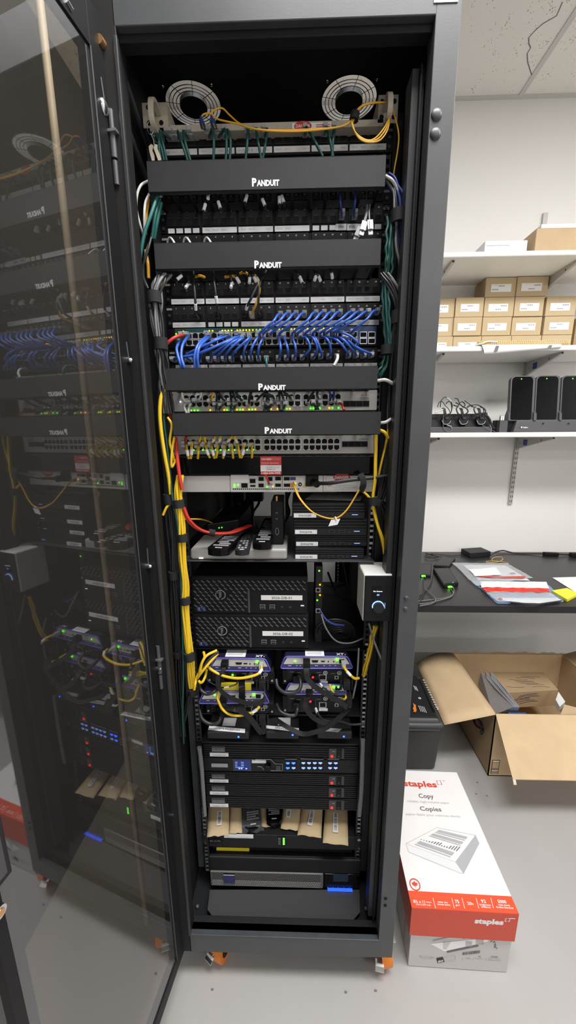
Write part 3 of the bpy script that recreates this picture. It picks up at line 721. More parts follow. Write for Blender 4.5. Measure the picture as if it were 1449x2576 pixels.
for q in ((272, 548, 382, 628), (425, 470, 525, 545), (432, 580, 525, 612), (585, 435, 675, 505), (585, 555, 675, 620), (760, 435, 835, 505), (890, 430, 990, 495), (890, 555, 990, 612), (1045, 435, 1148, 495), (1045, 555, 1148, 612)): sock(*q)
sock(1160, 435, 1258, 490, 'c_navy', 'fibre_connector'); sock(1155, 555, 1225, 612, 'c_fibre')
c = L6(1340, 568); MB().cyl(c, c+V((0, -.002, 0)), .0045, 'gear_dark').cyl(c+V((0, -.002, 0)), c+V((0, -.0024, 0)), .0018, 'zinc').build('ground_jack', ro)
c = L6(1385, 622); MB().prism([c, c+V((.009, 0, 0)), c+V((.0045, 0, .008))], (0, -.0005, 0), 'yellow_label').build('warning_sticker', ro)
for x, y, cl in ((140, 578, 'led_green'), (140, 612, 'led_green'), (207, 580, 'led_green'), (742, 612, 'led_green'), (835, 607, 'led_orange'), (1246, 553, 'led_orange')): ledo(ro, L6(x, y), cl, .0022)
A, B = P(769, 1223, YR-.006), P(801, 1196, YR-.006)
MB().box(A.x, B.x, YR-.012, YR-.005, A.z, B.z, 'gear_black').cyl((B.x-.012, YR-.012, A.z+.010), (B.x-.004, YR-.030, A.z+.008), .0085, 'gear_black', 12).build('power_inlet', ro, .001)
A, B = P(820, 1235, YR-.0035), P(917, 1198, YR-.0035)
dl = MB().box(A.x, B.x, YR-.0045, YR-.0032, z0+.002, z1-.002, 'paper_white')
c = P(860, 1201, YR-.005)
dl.add([c+V((math.cos(t)*.0205, 0, math.sin(t)*.0098)) for t in [2*math.pi*k/28 for k in range(28)]], [tuple(range(28))], 'sticker_red')
dl.text('DANGER', c+V((0, -.0005, -.0034)), .0098, 'print_white', align='C', width=.034, off=.03)
for k in range(6):
    t = k*math.pi/6+.26; p = P(829, 1217, YR-.005); dl.obox(p, V((math.cos(t), 0, math.sin(t)))*.008, V((0, .0001, 0)), V((-math.sin(t), 0, math.cos(t)))*.0004, 'print_red')
dl.text('INVISIBLE LASER RADIATION', P(846, 1222.5, YR-.005), .0034, 'ink_soft').text('AVOID DIRECT EXPOSURE TO BEAM', P(838, 1227.5, YR-.005), .0034, 'ink_soft').text('CLASS 1M LASER PRODUCT', P(840, 1233, YR-.005), .0032, 'ink_soft')
dl.build('warning_label', ro)

# ------------------------------------------------------------------ shelf with players, remotes and mini computers
YS = .10; zs = P(600, 1411, YS).z
sh = thing('rack_shelf', 'black rack shelf carrying the silver player and the small computers', 'shelf', (EX, YS, zs-.003))
bx('tray', sh, EX-.235, EX+.235, YS, YS+.5, zs-.0025, zs, 'gear_grey', .0006)
bx('side_flange', sh, EX-.235, EX-.2335, YS+.02, YS+.5, zs, zs+.03, 'gear_black'); bx('side_flange', sh, EX+.2335, EX+.235, YS+.02, YS+.5, zs, zs+.03, 'gear_black')
# silver player
yp = YS+.006; A = P(479, 1407, yp); B = P(722, 1382, yp); zt_ = P(600, 1381, yp).z; depth = F(590, 1349, zt_).y
pl = thing('media_player', 'flat silver player box with a lit bar, remotes lying on top', 'media player', ((A.x+B.x)/2, yp, zs))
bx('body', pl, A.x, B.x, yp, depth+.02, zs+.0005, zt_, 'player_silver', .006, seg=3)
c = P(506, 1404, yp-.0002); MB().box(c.x-.005, c.x+.005, c.y-.001, c.y, c.z-.0013, c.z+.0013, 'led_white').build('indicator_light', pl)
def remote(label, a, b, w_, th, rows, cols, group=None, wrap=False, m_='gloss_black', up=None):
    a, b = V(a), V(b); d = (b-a); L = d.length; d.normalize(); upv = V(up) if up else Z_; r_ = d.cross(upv).normalized(); n_ = r_.cross(d).normalized()
    t = thing('remote_control', label, 'remote control', tuple(a), group)
    poly = []
    for k in range(9): t_ = math.pi*k/8; poly.append(a + r_*(math.cos(t_)*w_/2) - d*(math.sin(t_)*w_*.28) + d*w_*.28)
    poly += [b-r_*w_*.46, b-r_*w_*.36+d*.006, b+r_*w_*.36+d*.006, b+r_*w_*.46]
    MB().prism(poly, n_*th, m_, False).build('body', t, .0025, seg=2)
    rb = random.Random(len(label))
    bm = MB()
    for i in range(rows):
        for j in range(cols):
            c = a+d*(w_*.55+(L-w_*.8)*(i+.2)/rows)+r_*((j-(cols-1)/2)*w_*.72/cols)+n_*(th+.0006)
            MBk = 'print_dim' if i < rows*.45 else 'gear_grey'
            if rb.random() < .93: bm.obox(c, r_*w_*.085, d*(L-w_*.8)/rows*.22, n_*.0008, MBk)
    bm.build('keypad', t)
    c = a+d*w_*.28+n_*(th+.0003); MB().obox(c, r_*w_*.16, d*.0013, n_*.0003, 'label').build('printed_logo', t)
    return t
zr = zt_+.001
remote('long black remote with pale keys, nearest the lit bar', F(546, 1398, zr)+V((0, -.004, .0)), F(613, 1338, zr), .052, .016, 12, 4, 'remotes on the silver player')
remote('black remote leaning beside the upright streaming box', F(658, 1387, zr)+V((0, -.002, .004)), F(684, 1318, zr+.02), .046, .016, 11, 4, 'remotes on the silver player')
remote('short narrow black remote lying between the two long ones', F(608, 1398, zr), F(622, 1352, zr), .032, .012, 7, 3, 'remotes on the silver player', m_='gear_dark')
# upright streaming box
A, B = P(683, 1384, .14), P(712, 1240, .14)
st = thing('streaming_box', 'slim black box standing upright behind the remotes, gold antenna stub on top', 'streaming box', ((A.x+B.x)/2, .14, A.z))
bx('body', st, A.x, B.x, .14, .25, zr, P(700, 1262, .14).z, 'gear_black', .003)
c = P(697, 1337, .1395); m = MB(); m.tube([c+V((math.cos(t)*.004, 0, math.sin(t)*.009)) for t in [2*math.pi*k/14 for k in range(15)]], .0005, 'print_dim', 5, raw=True); m.build('port_outline', st)
for y in (1290, 1305): c = P(696, y, .1395); MB().box(c.x-.003, c.x+.003, c.y-.0005, c.y, c.z-.002, c.z+.002, 'gear_grey').build('button', st)
c = P(696, 1258, .15); MB().cyl(c-V((0, 0, .004)), c+V((0, 0, .010)), .0035, 'brass', 12).build('antenna_socket', st)
# modem at the back left
c = F(565, 1348, zs); zb_ = zt_+.002
mo = thing('modem', 'low black modem tilted at the back left, two green lights', 'modem', (P(570, 1340, .28).x, .30, zb_))
A, B, C_, Dd = P(518, 1342, .26), P(612, 1330, .24), P(618, 1302, .36), P(530, 1322, .38)
a0, b0 = P(516, 1344, .24), P(601, 1341, .24); a1, b1 = P(521, 1320, .24), P(599, 1308, .24)
back = V((.02, .13, .02))
MB().hexa([a0, b0, b0+back, a0+back, a1, b1, b1+back, a1+back], 'gear_black').build('body', mo, .004)
tl = MB().quad(a1+V((0, -.0006, .0003)), b1+V((0, -.0006, .0003)), b1+V((0, -.0006, -.0016)), a1+V((0, -.0006, -.0016)), 'gear_grey'); tl.build('trim', mo)
for x in (551, 558): ledo(mo, P(x, 1328 if x < 555 else 1327, .238), 'led_green', .0018)
# dark clutter hanging at the back
for i, (x0, y0, x1, y1) in enumerate(((586, 1236, 612, 1262), (625, 1236, 660, 1262))):
    A, B = P(x0, y1, .6), P(x1, y0, .6); t = tag(bx('power_adapter', None, A.x, B.x, .6, .66, A.z, B.z+.02, 'gear_black', .003), ['black adapter block hanging in front of the perforated rear door, left one', 'black adapter block hanging in front of the perforated rear door, right one'][i], 'power adapter')
def black_cord(label, pts, r=.003, m_='c_black', group=None): return tag(MB().tube(px(pts), r, m_, 6).build('power_cord'), label, 'cord', group)
black_cord('thin black cord hanging before the perforated rear door, left of the upright box', [(630, 1262, .6), (632, 1290, .6), (640, 1310, .58), (650, 1325, .4)])
black_cord('black cord curving down to the modem before the perforated rear door', [(657, 1240, .6), (650, 1268, .6), (637, 1290, .55), (636, 1325, .45)], .005)
black_cord('thin black cord crossing toward the modem', [(590, 1262, .6), (600, 1290, .5), (625, 1310, .5), (640, 1318, .5)])
black_cord('black cord beside the mini computers at the back', [(730, 1236, .5), (722, 1262, .5), (728, 1290, .5), (712, 1320, .5)], .004)
# mini computers
def mini(label, x0, x1, yt, yb, Yf, txt, zb=None, rot=0.0, dep=.17, sheet=False, lx=0, topy=None):
    zt = P((x0+x1)/2, yt, Yf).z; z0 = P((x0+x1)/2, yb, Yf).z if zb is None else zb
    a, b = P(x0, (yt+yb)/2, Yf).x, P(x1, (yt+yb)/2, Yf).x
    t = thing('mini_computer', label, 'computer', ((a+b)/2, Yf, z0), 'stack of four small black computers')
    h = zt-z0; m = MB()
    m.box(a, b, Yf+.002, Yf+dep, z0+.0006, zt, 'gear_black')
    m.build('case', t, .003)
    f = MB().box(a+.001, b-.001, Yf, Yf+.003, z0+.001, z0+h*.42, 'gear_dark')
    for k in range(3): f.box(a+.001, b-.001, Yf-.001, Yf+.003, z0+h*(.47+.18*k), z0+h*(.47+.18*k)+h*.11, 'gear_dark')
    f.build('front_panel', t, .0008)
    zz = z0+h*.22
    lb = MB().box(a+.004+lx, a+.058+lx, Yf-.0012, Yf, zz-.0052, zz+.0052, 'label_grey' if sheet else 'label').text(txt, (a+.031+lx, Yf-.0015, zz-.0026), .0072, 'ink_grey', align='C', off=.015); lb.build('label', t)
    for k, x in enumerate((.40, .52, .66)):
        X = a+(b-a)*x; w_ = .004 if k == 0 else .0068
        pm = MB().box(X-w_, X+w_, Yf-.0008, Yf, zz-.0022, zz+.0034, 'gear_grey').box(X-w_*.8, X+w_*.8, Yf-.0012, Yf, zz-.001, zz+.0024, 'hole').build('usb_port', t)
    MB().cyl((a+(b-a)*.76, Yf-.001, zz), (a+(b-a)*.76, Yf, zz), .0018, 'gear_grey', 8).build('audio_jack', t)
    X = a+(b-a)*.86; bx('power_light', t, X-.007, X+.007, Yf-.0008, Yf, zz+.001, zz+.0023, 'key_blue')
    return t, a, b, z0, zt
m4 = mini('bottom one of the stacked mini computers, label EVK26743', 742, 916, 1379, 1414, .115, 'EVK26743', zb=zs, lx=-.003)
m3 = mini('mini computer second from the bottom, label EVK26744', 741, 924, 1346, 1378, .13, 'EVK26744', zb=m4[4])
m2 = mini('mini computer third from the bottom, label EVK26746', 738, 924, 1304, 1347, .125, 'EVK26746', zb=m3[4])
m1 = mini('top one of the stacked mini computers, grey sheet on it, label EVK30283', 735, 919, 1265, 1301, .12, 'EVK30283', zb=m2[4])
a = [F(768, 1256, m1[4]+.001), F(906, 1260, m1[4]+.001), F(916, 1240, m1[4]+.001), F(790, 1240, m1[4]+.001)]
for p_ in a: p_.y = min(p_.y, .28)
tag(MB().prism([a[0], a[1], a[2], a[3]], (0, 0, .0006), 'label_grey').build('paper_sheet'), 'grey sheet lying on the topmost mini computer', 'paper')

# ------------------------------------------------------------------ the two desktop computers
YD = .128
sh2z = P(630, 1631, YD).z
s2 = thing('rack_shelf', 'lower rack shelf under the two large desktop computers', 'shelf', (EX, YD, sh2z-.003))
bx('tray', s2, EX-.232, EX+.232, YD-.002, YD+.45, sh2z-.0028, sh2z-.0002, 'gear_black')
def tower(label, yt, yb, x0, x1, txt, z0=None, xs=0):
    a, b = P(x0, (yt+yb)/2, YD).x, P(x1, (yt+yb)/2, YD).x; z0 = P(630, yb, YD).z if z0 is None else z0; z1 = P(630, yt, YD).z; h = z1-z0; w_ = b-a
    t = thing('desktop_computer', label, 'computer', ((a+b)/2, YD, z0), 'pair of black desktop computers lying flat')
    bx('case', t, a, b, YD+.004, YD+.29, z0+.0005, z1, 'gear_black', .002)
    f = MB().box(a, b, YD, YD+.004, z0+.001, z1-.0015, 'gear_black').build('front_bezel', t, .002)
    g_ = MB(); xr = a+w_*.485
    nx, nz = 40, 9
    for i in range(nx):
        for j in range(nz):
            x = a+.006+(w_-.012)*(i+.5+(.5 if j % 2 else 0)*.0)/nx; z = z0+.007+(h-.015)*(j+.5)/nz
            if x > xr and z < z0+h*.66: continue
            cx_, cz_ = x-a-.085, z-z0-h*.52
            if (cx_**2+cz_**2)**.5 < .016: continue
            s_ = 1 if (i+j) % 2 else -1
            g_.obox((x, YD-.0008, z), V((.0038, 0, -.0030)), V((0, .001, 0)), V((.0009, 0, .0011)), 'mesh_grey' if s_ > 0 else 'hole')
    g_.build('grille', t)
    c = V((a+.085-.013+.003, YD-.001, z0+h*.52)); lg = MB().ring(c, -Y_, .0115, .013, 'label_grey', .0008, 30)
    lg.text('DELL', c+V((-.0028, -.0012, .0085)), .0075, 'label_grey', ux=-Z_, uy=X_, width=.017, off=.01); lg.build('round_logo', t)
    bx('light_bar', t, xr, xr+.0055, YD-.002, YD, z0+.004, z0+h*.64, 'gear_grey', .0005)
    bx('plain_panel', t, xr+.0055, b-.003, YD-.0006, YD+.001, z0+.004, z0+h*.64, 'gear_black')
    la, lb_ = a+w_*.60, a+w_*.955; lz = z0+h*.45
    MB().box(la, lb_, YD-.0014, YD-.0006, lz-.0065, lz+.0065, 'label').text(txt, ((la+lb_)/2, YD-.0018, lz-.0036), .010, 'ink', align='C', width=.052).build('label', t)
    zz = z0+h*.20
    for k, (x, w2) in enumerate(((.612, .0068), (.612, .0068), (.695, .0068), (.695, .0068))):
        X = a+w_*x; q = zz+(.0035 if k % 2 else -.0035); MB().box(X-w2, X+w2, YD-.0016, YD-.0005, q-.0024, q+.0024, 'print_dim').box(X-w2*.85, X+w2*.85, YD-.002, YD-.001, q-.0017, q+.0017, 'hole').build('usb_port', t)
    for x in (.78, .85): MB().ring((a+w_*x, YD-.001, zz), -Y_, .0015, .003, 'gear_grey', .0008, 14).build('audio_jack', t)
    c = V((a+w_*.955, YD-.001, zz+.004)); MB().cyl(c, c+V((0, .001, 0)), .0058, 'gear_dark', 18).obox(c+V((0, -.0004, 0)), X_*.004, Y_*.0003, Z_*.0008, 'led_white').build('power_button', t)
    c = V((a+.012, YD-.001, z0+.007)); MB().box(c.x, c.x+.022, c.y-.0004, c.y+.0006, c.z, c.z+.012, 'c_navy').text('CORE i5', (c.x+.0045, c.y-.0007, c.z+.0105), .0045, 'print_white', ux=-Z_, uy=X_, width=.009).build('sticker', t)
    return z1
z_ = tower('lower desktop computer, label 3026-DB-02', 1545, 1630, 488, 776, '3026-DB-02', z0=sh2z)
tower('upper desktop computer, label 3026-DB-01', 1451, 1540, 482, 774, '3026-DB-01', z0=z_+.001)
# small network box with lights
A, B = P(793, 1547, .16), P(812, 1424, .16)
nb = thing('media_converter', 'narrow upright converter box with green and orange lights', 'converter', ((A.x+B.x)/2, .16, sh2z))
bx('body', nb, A.x, B.x, .16, .26, sh2z, B.z, 'gear_dark', .001)
for x, y, c in ((803, 1436, 'led_green'), (805, 1471, 'led_orange'), (805, 1497, 'led_orange'), (798, 1510, 'led_green')): ledo(nb, P(x, y, .158), c, .0024)
for y in (1484, 1536): c = P(800, y, .159); MB().box(c.x-.006, c.x+.006, c.y-.001, c.y, c.z-.006, c.z+.006, 'silver').box(c.x-.004, c.x+.004, c.y-.002, c.y, c.z-.004, c.z+.004, 'hole').build('port', nb)
# loudspeaker-like control box
YV = .035; A, B = P(912, 1565, YV), P(993, 1447, YV); zt2 = P(950, 1447, YV).z; yb = F(938, 1413, zt2).y
vb = thing('volume_controller', 'white shelled box with black face, blue dial ring and No Source display', 'volume controller', ((A.x+B.x)/2, YV, A.z))
bx('shell', vb, A.x, B.x, YV+.003, yb, A.z, B.z, 'silver_light', .004, seg=3)
bx('front_panel', vb, A.x+.002, B.x-.002, YV, YV+.004, A.z+.002, B.z-.002, 'gear_black', .002)
def L8(x, y): return P(860+x/3.435, 1150+y/3.435, YV-.0006)
p, q = L8(258, 1222), L8(345, 1120); ds = MB().box(p.x, q.x, YV-.001, YV, p.z, q.z, 'lcd_blue' if False else 'screen_black')
c = L8(310, 1163); ds.text('No Source', c+V((0, -.001, 0)), .0042, 'led_white', align='C', width=.020); c = L8(312, 1196); ds.text('60', c+V((0, -.001, 0)), .006, 'key_blue', align='C', off=.03); ds.build('display', vb)
c = L8(312, 1290); MB().cyl(c, c-V((0, .010, 0)), .0118, 'gear_dark', 26).build('dial', vb, .001)
MB().ring(c, -Y_, .0120, .0138, 'ring_blue', .002, 26, math.radians(-15), math.radians(195)).build('dial_ring', vb)
c = L8(372, 1285); bx('side_light', vb, c.x-.0004, c.x+.0004, YV-.0006, YV, c.z-.007, c.z+.007, 'key_blue')

# ------------------------------------------------------------------ signage players, extenders and their shelf
zsh = P(700, 1796, .13).z
s3 = thing('rack_shelf', 'rack shelf under the purple rimmed players', 'shelf', (EX, .13, zsh-.003))
bx('tray', s3, EX-.225, EX+.225, .128, .45, zsh-.0028, zsh, 'gear_dark')
def xt(label, pts, Yf, dep, stick, lit, full=True):
    # pts: TL, TR, BR, BL pixels of the slanted front outline
    q = [P(x, y, Yf) for x, y in pts]; cx_ = sum(p.x for p in q)/4; z0 = min(q[2].z, q[3].z); z1 = max(q[0].z, q[1].z)
    t = thing('signage_player', label, 'media player', (cx_, Yf, z0), 'four purple rimmed signage players')
    MB().prism([q[3], q[2], q[1], q[0]], (0, dep, 0), 'navy_body').build('body', t, .003)
    rim = MB(); lp = []
    for i in range(4):
        a_, b_, c_ = q[i-1], q[i], q[(i+1) % 4]; u = (a_-b_).normalized()*.006; w2 = (c_-b_).normalized()*.006
        lp += [b_+u, b_+(u+w2)*.28, b_+w2]
    lp.append(lp[0]); lp = [p+V((0, -.001, 0)) for p in lp]; rim.tube(lp, .0017, 'purple_rim', 7, raw=True); rim.build('rim', t)
    def at(u, v):
        a_ = q[3].lerp(q[2], u); b_ = q[0].lerp(q[1], u); return a_.lerp(b_, v)+V((0, -.0006, 0))
    MB().add([at(.02, .36), at(.98, .36), at(.96, .92), at(.04, .92)], [(0, 1, 2, 3)], 'silver').build('port_strip', t)
    lw = MB().add([at(.01, .07), at(.99, .07), at(.98, .34), at(.02, .34)], [(0, 1, 2, 3)], 'purple_dark')
    for k, u in enumerate((.12, .22, .27, .32, .50, .61, .69, .77)): lw.obox(at(u, .24)+V((0, -.0004, 0)), X_*(.004 if k in (0, 4) else .002), Y_*.0002, Z_*.0005, 'print_white')
    lw.build('printed_strip', t)
    for u, w2, h2 in ((.48, .009, .003), (.60, .0055, .0016)):
        c = at(u, .6); MB().prism([c+V((-w2, 0, h2)), c+V((-w2*.7, 0, -h2)), c+V((w2*.7, 0, -h2)), c+V((w2, 0, h2))], (0, -.001, 0), 'hole').build('port', t)
    for u in (.68, .76): c = at(u, .58); MB().cyl(c, c+V((0, -.001, 0)), .0018, 'hole', 10).build('port', t)
    c = at(.88, .6); MB().box(c.x-.0065, c.x+.0065, c.y-.0012, c.y, c.z-.0055, c.z+.0055, 'hole').build('port', t)
    ledo(t, at(*lit)+V((0, -.001, 0)), 'led_green', .0030); ledo(t, at(.82, .78)+V((0, -.0022, 0)), 'led_green', .0042)
    if full:
        zt_ = z1+.0006
        c = F(stick[2], stick[3], zt_); mm = MB().text('XT', c, .013, 'print_white', uy=Y_, off=.03, width=.020); mm.ball(c+V((.023, .002, .0005)), .0015, 'print_white', 6); mm.build('printed_logo', t)
        c0, c1 = F(stick[0], stick[1], zt_), F(stick[4], stick[1]-24, zt_); w2 = F(stick[4], stick[1], zt_).x-c0.x
        lm = MB().plate(c0, X_, Y_, w2, .045, 'label', .0006)
        for k in range(5): lm.plate(c0+V((.005, .008+.007*k, .0005)), X_, Y_, w2-.012, .0022 if k < 2 else .0035, 'ink_soft', .0004)
        lm.build('label', t)
    return t, q, at
x1 = xt('purple rimmed player upper left, XT on its top', ((541, 1655), (668, 1657), (682, 1688), (524, 1686)), .108, .15, (566, 1652, 642, 1653, 617), (.18, .75))
x2 = xt('purple rimmed player upper right, XT on its top', ((717, 1651), (874, 1651), (888, 1681), (705, 1681)), .108, .15, (768, 1650, 846, 1648, 816), (.18, .62))
x3 = xt('purple rimmed player lower left, yellow sticker above it', ((512, 1739), (664, 1740), (678, 1768), (500, 1769)), .108, .14, (0, 0, 0, 0, 0), (.2, .72), False)
x4 = xt('purple rimmed player lower right, mostly in shadow behind flat cables', ((727, 1718), (862, 1722), (874, 1746), (714, 1746)), .120, .13, (0, 0, 0, 0, 0), (.9, .75), False)
c0 = F(547, 1737, x3[1][0].z+.001); bx('yellow_sticker', x3[0], P(557, 1725, .115).x, P(632, 1725, .115).x, .112, .118, x3[1][0].z+.0005, P(600, 1718, .115).z, 'yellow_label')
def extender(label, x0, x1_, yt, yb, led_, ledc):
    Yf = .128; a, b = P(x0, (yt+yb)/2, Yf).x, P(x1_, (yt+yb)/2, Yf).x; z0, z1 = P(650, yb, Yf).z, P(650, yt, Yf).z
    t = thing('video_extender', label, 'video extender', ((a+b)/2, Yf, z0), 'black extender boxes under the signage players')
    bx('body', t, a, b, Yf, Yf+.15, z0, z1, 'gear_dark', .001)
    w_ = b-a
    for u in (.02, .98): X = a+w_*u; MB().box(X-.006, X+.006, Yf-.004, Yf, z0, z1, 'gear_black').cyl((X, Yf-.006, z0+.01), (X, Yf-.004, z0+.01), .003, 'zinc', 8).build('ear', t)
    zc = (z0+z1)/2
    X = a+w_*.62; MB().box(X-.010, X+.010, Yf-.003, Yf, zc-.010, zc+.008, 'zinc').box(X-.0075, X+.0075, Yf-.004, Yf, zc-.006, zc+.006, 'hole').build('port', t)
    X = a+w_*.48; MB().box(X-.009, X+.009, Yf-.003, Yf, zc-.008, zc+.006, 'gear_black').build('port', t)
    MB().box(a+w_*.56, a+w_*.70, Yf-.0045, Yf-.003, zc-.018, zc-.011, 'label').text('DAT', (a+w_*.60, Yf-.005, zc-.0165), .0048, 'ink_soft').build('label', t)
    for u in (.66, .88): MB().ring((a+w_*u, Yf-.001, z1-.007), -Y_, .004, .006, 'zinc', .002, 16).cyl((a+w_*u, Yf-.001, z1-.007), (a+w_*u, Yf-.003, z1-.007), .0022, 'zinc', 10).build('coax_jack', t)
    X = a+w_*.84; MB().box(X-.005, X+.005, Yf-.002, Yf, zc-.006, zc+.004, 'zinc').box(X-.003, X+.003, Yf-.003, Yf, zc-.004, zc+.002, 'gear_dark').build('port', t)
    tx = MB()
    for u, v in ((.10, .8), (.2, .75), (.52, .78), (.75, .72), (.36, .62)): tx.box(a+w_*u, a+w_*u+.012, Yf-.0006, Yf, z0+(z1-z0)*v, z0+(z1-z0)*v+.0014, 'print_dim')
    tx.build('printed_text', t)
    c = P(led_[0], led_[1], Yf-.004); ledo(t, c, ledc, .0032)
    bx('power_socket', t, a+w_*.14, a+w_*.26, Yf-.012, Yf, zc-.012, zc+.008, 'gear_black', .003)
    return t
extender('extender box below the upper left player, green light', 525, 688, 1689, 1717, (585, 1698), 'led_green')
extender('extender box below the upper right player, red light and DAT socket', 714, 872, 1683, 1717, (787, 1704), 'led_red')
extender('extender box below the lower left player', 522, 688, 1770, 1794, (560, 1792), 'led_orange')
extender('extender box below the lower right player, red and green lights', 714, 872, 1748, 1790, (781, 1765), 'led_red')
# three small receiver boxes lying on the top amplifier
ZA = zy(1866)+.001
for i, (lab, xl, xr, yl, led_, txt, lbl) in enumerate((
    ('flat black receiver at the left, label SM-FLED-01', 521, 626, 1858, (600, 1854), 'SM-FLED-01', ((523, 1836), (616, 1844), (617, 1834), (527, 1826))),
    ('flat black receiver in the middle, bright label partly behind a cable', 668, 752, 1855, (736, 1849), 'SM-FLED-02', ((668, 1832), (752, 1842), (752, 1832), (670, 1825))),
    ('flat black receiver at the right, grey label', 798, 886, 1858, (865, 1853), '', ((800, 1838), (850, 1842), (860, 1834), (808, 1830))))):
    yf = .06 if i == 0 else .08; zb2 = P((xl+xr)/2, 1860, yf).z; zb2 = max(zb2, ZA); a, b = P(xl, yl, yf).x, P(xr, yl, yf).x; zt2 = zb2+.022
    t = thing('receiver_box', lab, 'receiver', ((a+b)/2, yf, zb2), 'flat receivers on the top amplifier')
    bx('body', t, a, b, yf, yf+.11, zb2, zt2, 'gear_dark', .004, seg=3)
    q = [F(x, y, zt2+.0008) for x, y in lbl]; m = MB().prism(q, (0, 0, .0004), 'label_grey' if i == 2 else 'label')
    if txt: m.text(txt, q[0].lerp(q[3], .3)+(q[1]-q[0])*.28+V((0, 0, .0008)), .009, 'ink', ux=(q[1]-q[0]).normalized(), uy=(q[3]-q[0]).normalized(), width=.055)
    m.build('label', t)
    if i < 2: c = q[3].lerp(q[2], .35)+V((0, .004, 0)); MB().plate(c, X_, Y_, .034, .028, 'label_grey', .0006).build('blank_sticker', t)
    ledo(t, P(led_[0], led_[1], yf-.001), 'led_blue', .0028)

# ------------------------------------------------------------------ amplifiers, matrix switch, blaze amp, ups
def face(yt, yb): return zy(yb), zy(yt)
FX0, FX1 = P(517, 1950, YE).x, P(899, 1950, YE).x
def amp(label, yt, yb, txt, first=False):
    z0, z1 = face(yt, yb); h = z1-z0
    t = thing('amplifier', label, 'amplifier', (EX, YE, z0), 'ribbed black amplifiers with a red light')
    m = MB().box(FX0, FX1, YE+.002, YE+.32, z0+.0005, z1-.0005, 'gear_black')
    for s_ in (-1, 1): m.box(EX+s_*.2318-.0095, EX+s_*.2318+.0095, YE-.001, YE+.002, z0, z1, 'gear_black')
    m.build('chassis', t)
    f = MB(); n_ = 6
    for k in range(n_): f.box(FX0, FX1, YE-.003, YE+.002, z0+.0015+(h-.002)*k/n_, z0+.0015+(h-.002)*(k+.62)/n_, 'gear_dark')
    f.build('ribbed_front', t)
    def at(x, y): return P(x, y, YE-.004)
    p, q = at(533, yb-.36*(yb-yt)), at(566, yt+.28*(yb-yt)); zz = z0+h*.62
    MB().box(p.x, q.x, YE-.005, YE-.003, z0+h*.46, z0+h*.84, 'gear_grey').box(p.x+.001, q.x-.001, YE-.0053, YE-.005, z0+h*.50, z0+h*.56, 'print_dim').text('METRLESS' if first else 'NETREX', (p.x+.002, YE-.0054, z0+h*.62), .0055, 'label_grey', width=q.x-p.x-.004).build('name_plate', t)
    MB().box(p.x-.006, q.x+.009, YE-.0048, YE-.003, z0+h*.12, z0+h*.36, 'label').text(txt, ((p.x+q.x)/2+.002, YE-.0052, z0+h*.17), .0058, 'ink_grey', align='C', width=.038).build('label', t)
    p, q = at(827, yb), at(866, yt); m = MB().box(p.x, q.x, YE-.006, YE-.003, z0+h*.14, z0+h*.84, 'gear_grey')
    m.box(p.x+.021, p.x+.036, YE-.0075, YE-.006, z0+h*.2, z0+h*.8, 'gear_black').box(p.x+.010, p.x+.0165, YE-.0063, YE-.006, z0+h*.62, z0+h*.68, 'print_dim').text('A', (p.x+.026, YE-.008, z0+h*.3), .006, 'print_dim').build('control_plate', t)
    ledo(t, V((p.x+.0085, YE-.007, z0+h*.32)), 'led_red', .0042)
    return t
amp('topmost ribbed amplifier, label FOOTWEAR FOCUS, above the matrix with blue keys', 1871, 1906, 'FOOTWEAR FOCUS', True)
amp('ribbed amplifier just below the matrix with blue keys', 1941, 1971, 'WOMENS CORE')
amp('ribbed amplifier in the middle of the three below the matrix', 1971, 2002, 'WOMENS CORE 2')
amp('lowest ribbed amplifier, right above the padded envelopes', 2002, 2033, 'WOMENS CORE 3')
z0, z1 = face(1865, 1870); bx('vent_plate', rack, FX0-.004, FX1+.004, YE-.004, YE+.3, z0+.001, z1, 'gear_dark')
z0, z1 = face(1907, 1940); YM = YE-.004
mx = thing('matrix_switch', 'video matrix switch with blue screen and lit blue keys', 'matrix switch', (EX, YE, z0))
bx('chassis', mx, FX0-.002, FX1+.004, YM+.001, YE+.3, z0+.0008, z1-.0008, 'gear_dark', .001)
def LM(x, y): return P(500+x/6.586, 1860+y/6.586, YM-.0006)
def LR(x, y): return P(700+x/6.586, 1860+y/6.586, YM-.0006)
def rb(name, parent, f, x0, y0, x1, y1, m_, th=.001, extra=None):
    a_, b_ = f(x0, y1), f(x1, y0); mb_ = MB().box(a_.x, b_.x, a_.y-th, a_.y+.0006, a_.z, b_.z, m_)
    if extra: extra(mb_, a_, b_)
    return mb_.build(name, parent)
rb('metal_tag', mx, LM, 212, 402, 480, 455, 'label_grey')
def scr(mb_, a_, b_):
    w_, h_ = b_.x-a_.x, b_.z-a_.z
    for r_, (u0, u1) in enumerate(((.05, .2), (.05, .18), (.05, .16), (.05, .5))):
        zz = b_.z-h_*(.2+.17*r_); mb_.box(a_.x+w_*u0, a_.x+w_*u1, a_.y-.0022, a_.y-.0018, zz-.0005, zz+.0005, 'lcd_text').box(a_.x+w_*.42, a_.x+w_*.6, a_.y-.0022, a_.y-.0018, zz-.0005, zz+.0005, 'lcd_text')
    for u in (.25, .4, .7): mb_.box(a_.x+w_*u, a_.x+w_*(u+.1), a_.y-.0022, a_.y-.0018, a_.z+h_*.1, a_.z+h_*.22, 'key_blue')
rb('screen_frame', mx, LM, 575, 325, 865, 515, 'gear_grey', .0012); rb('screen', mx, LM, 597, 340, 850, 497, 'lcd_blue', .0018, scr)
m = MB(); path = [(880, 345), (930, 345), (945, 328), (1190, 328), (1268, 403), (1385, 403), (1385, 512), (1195, 512)]
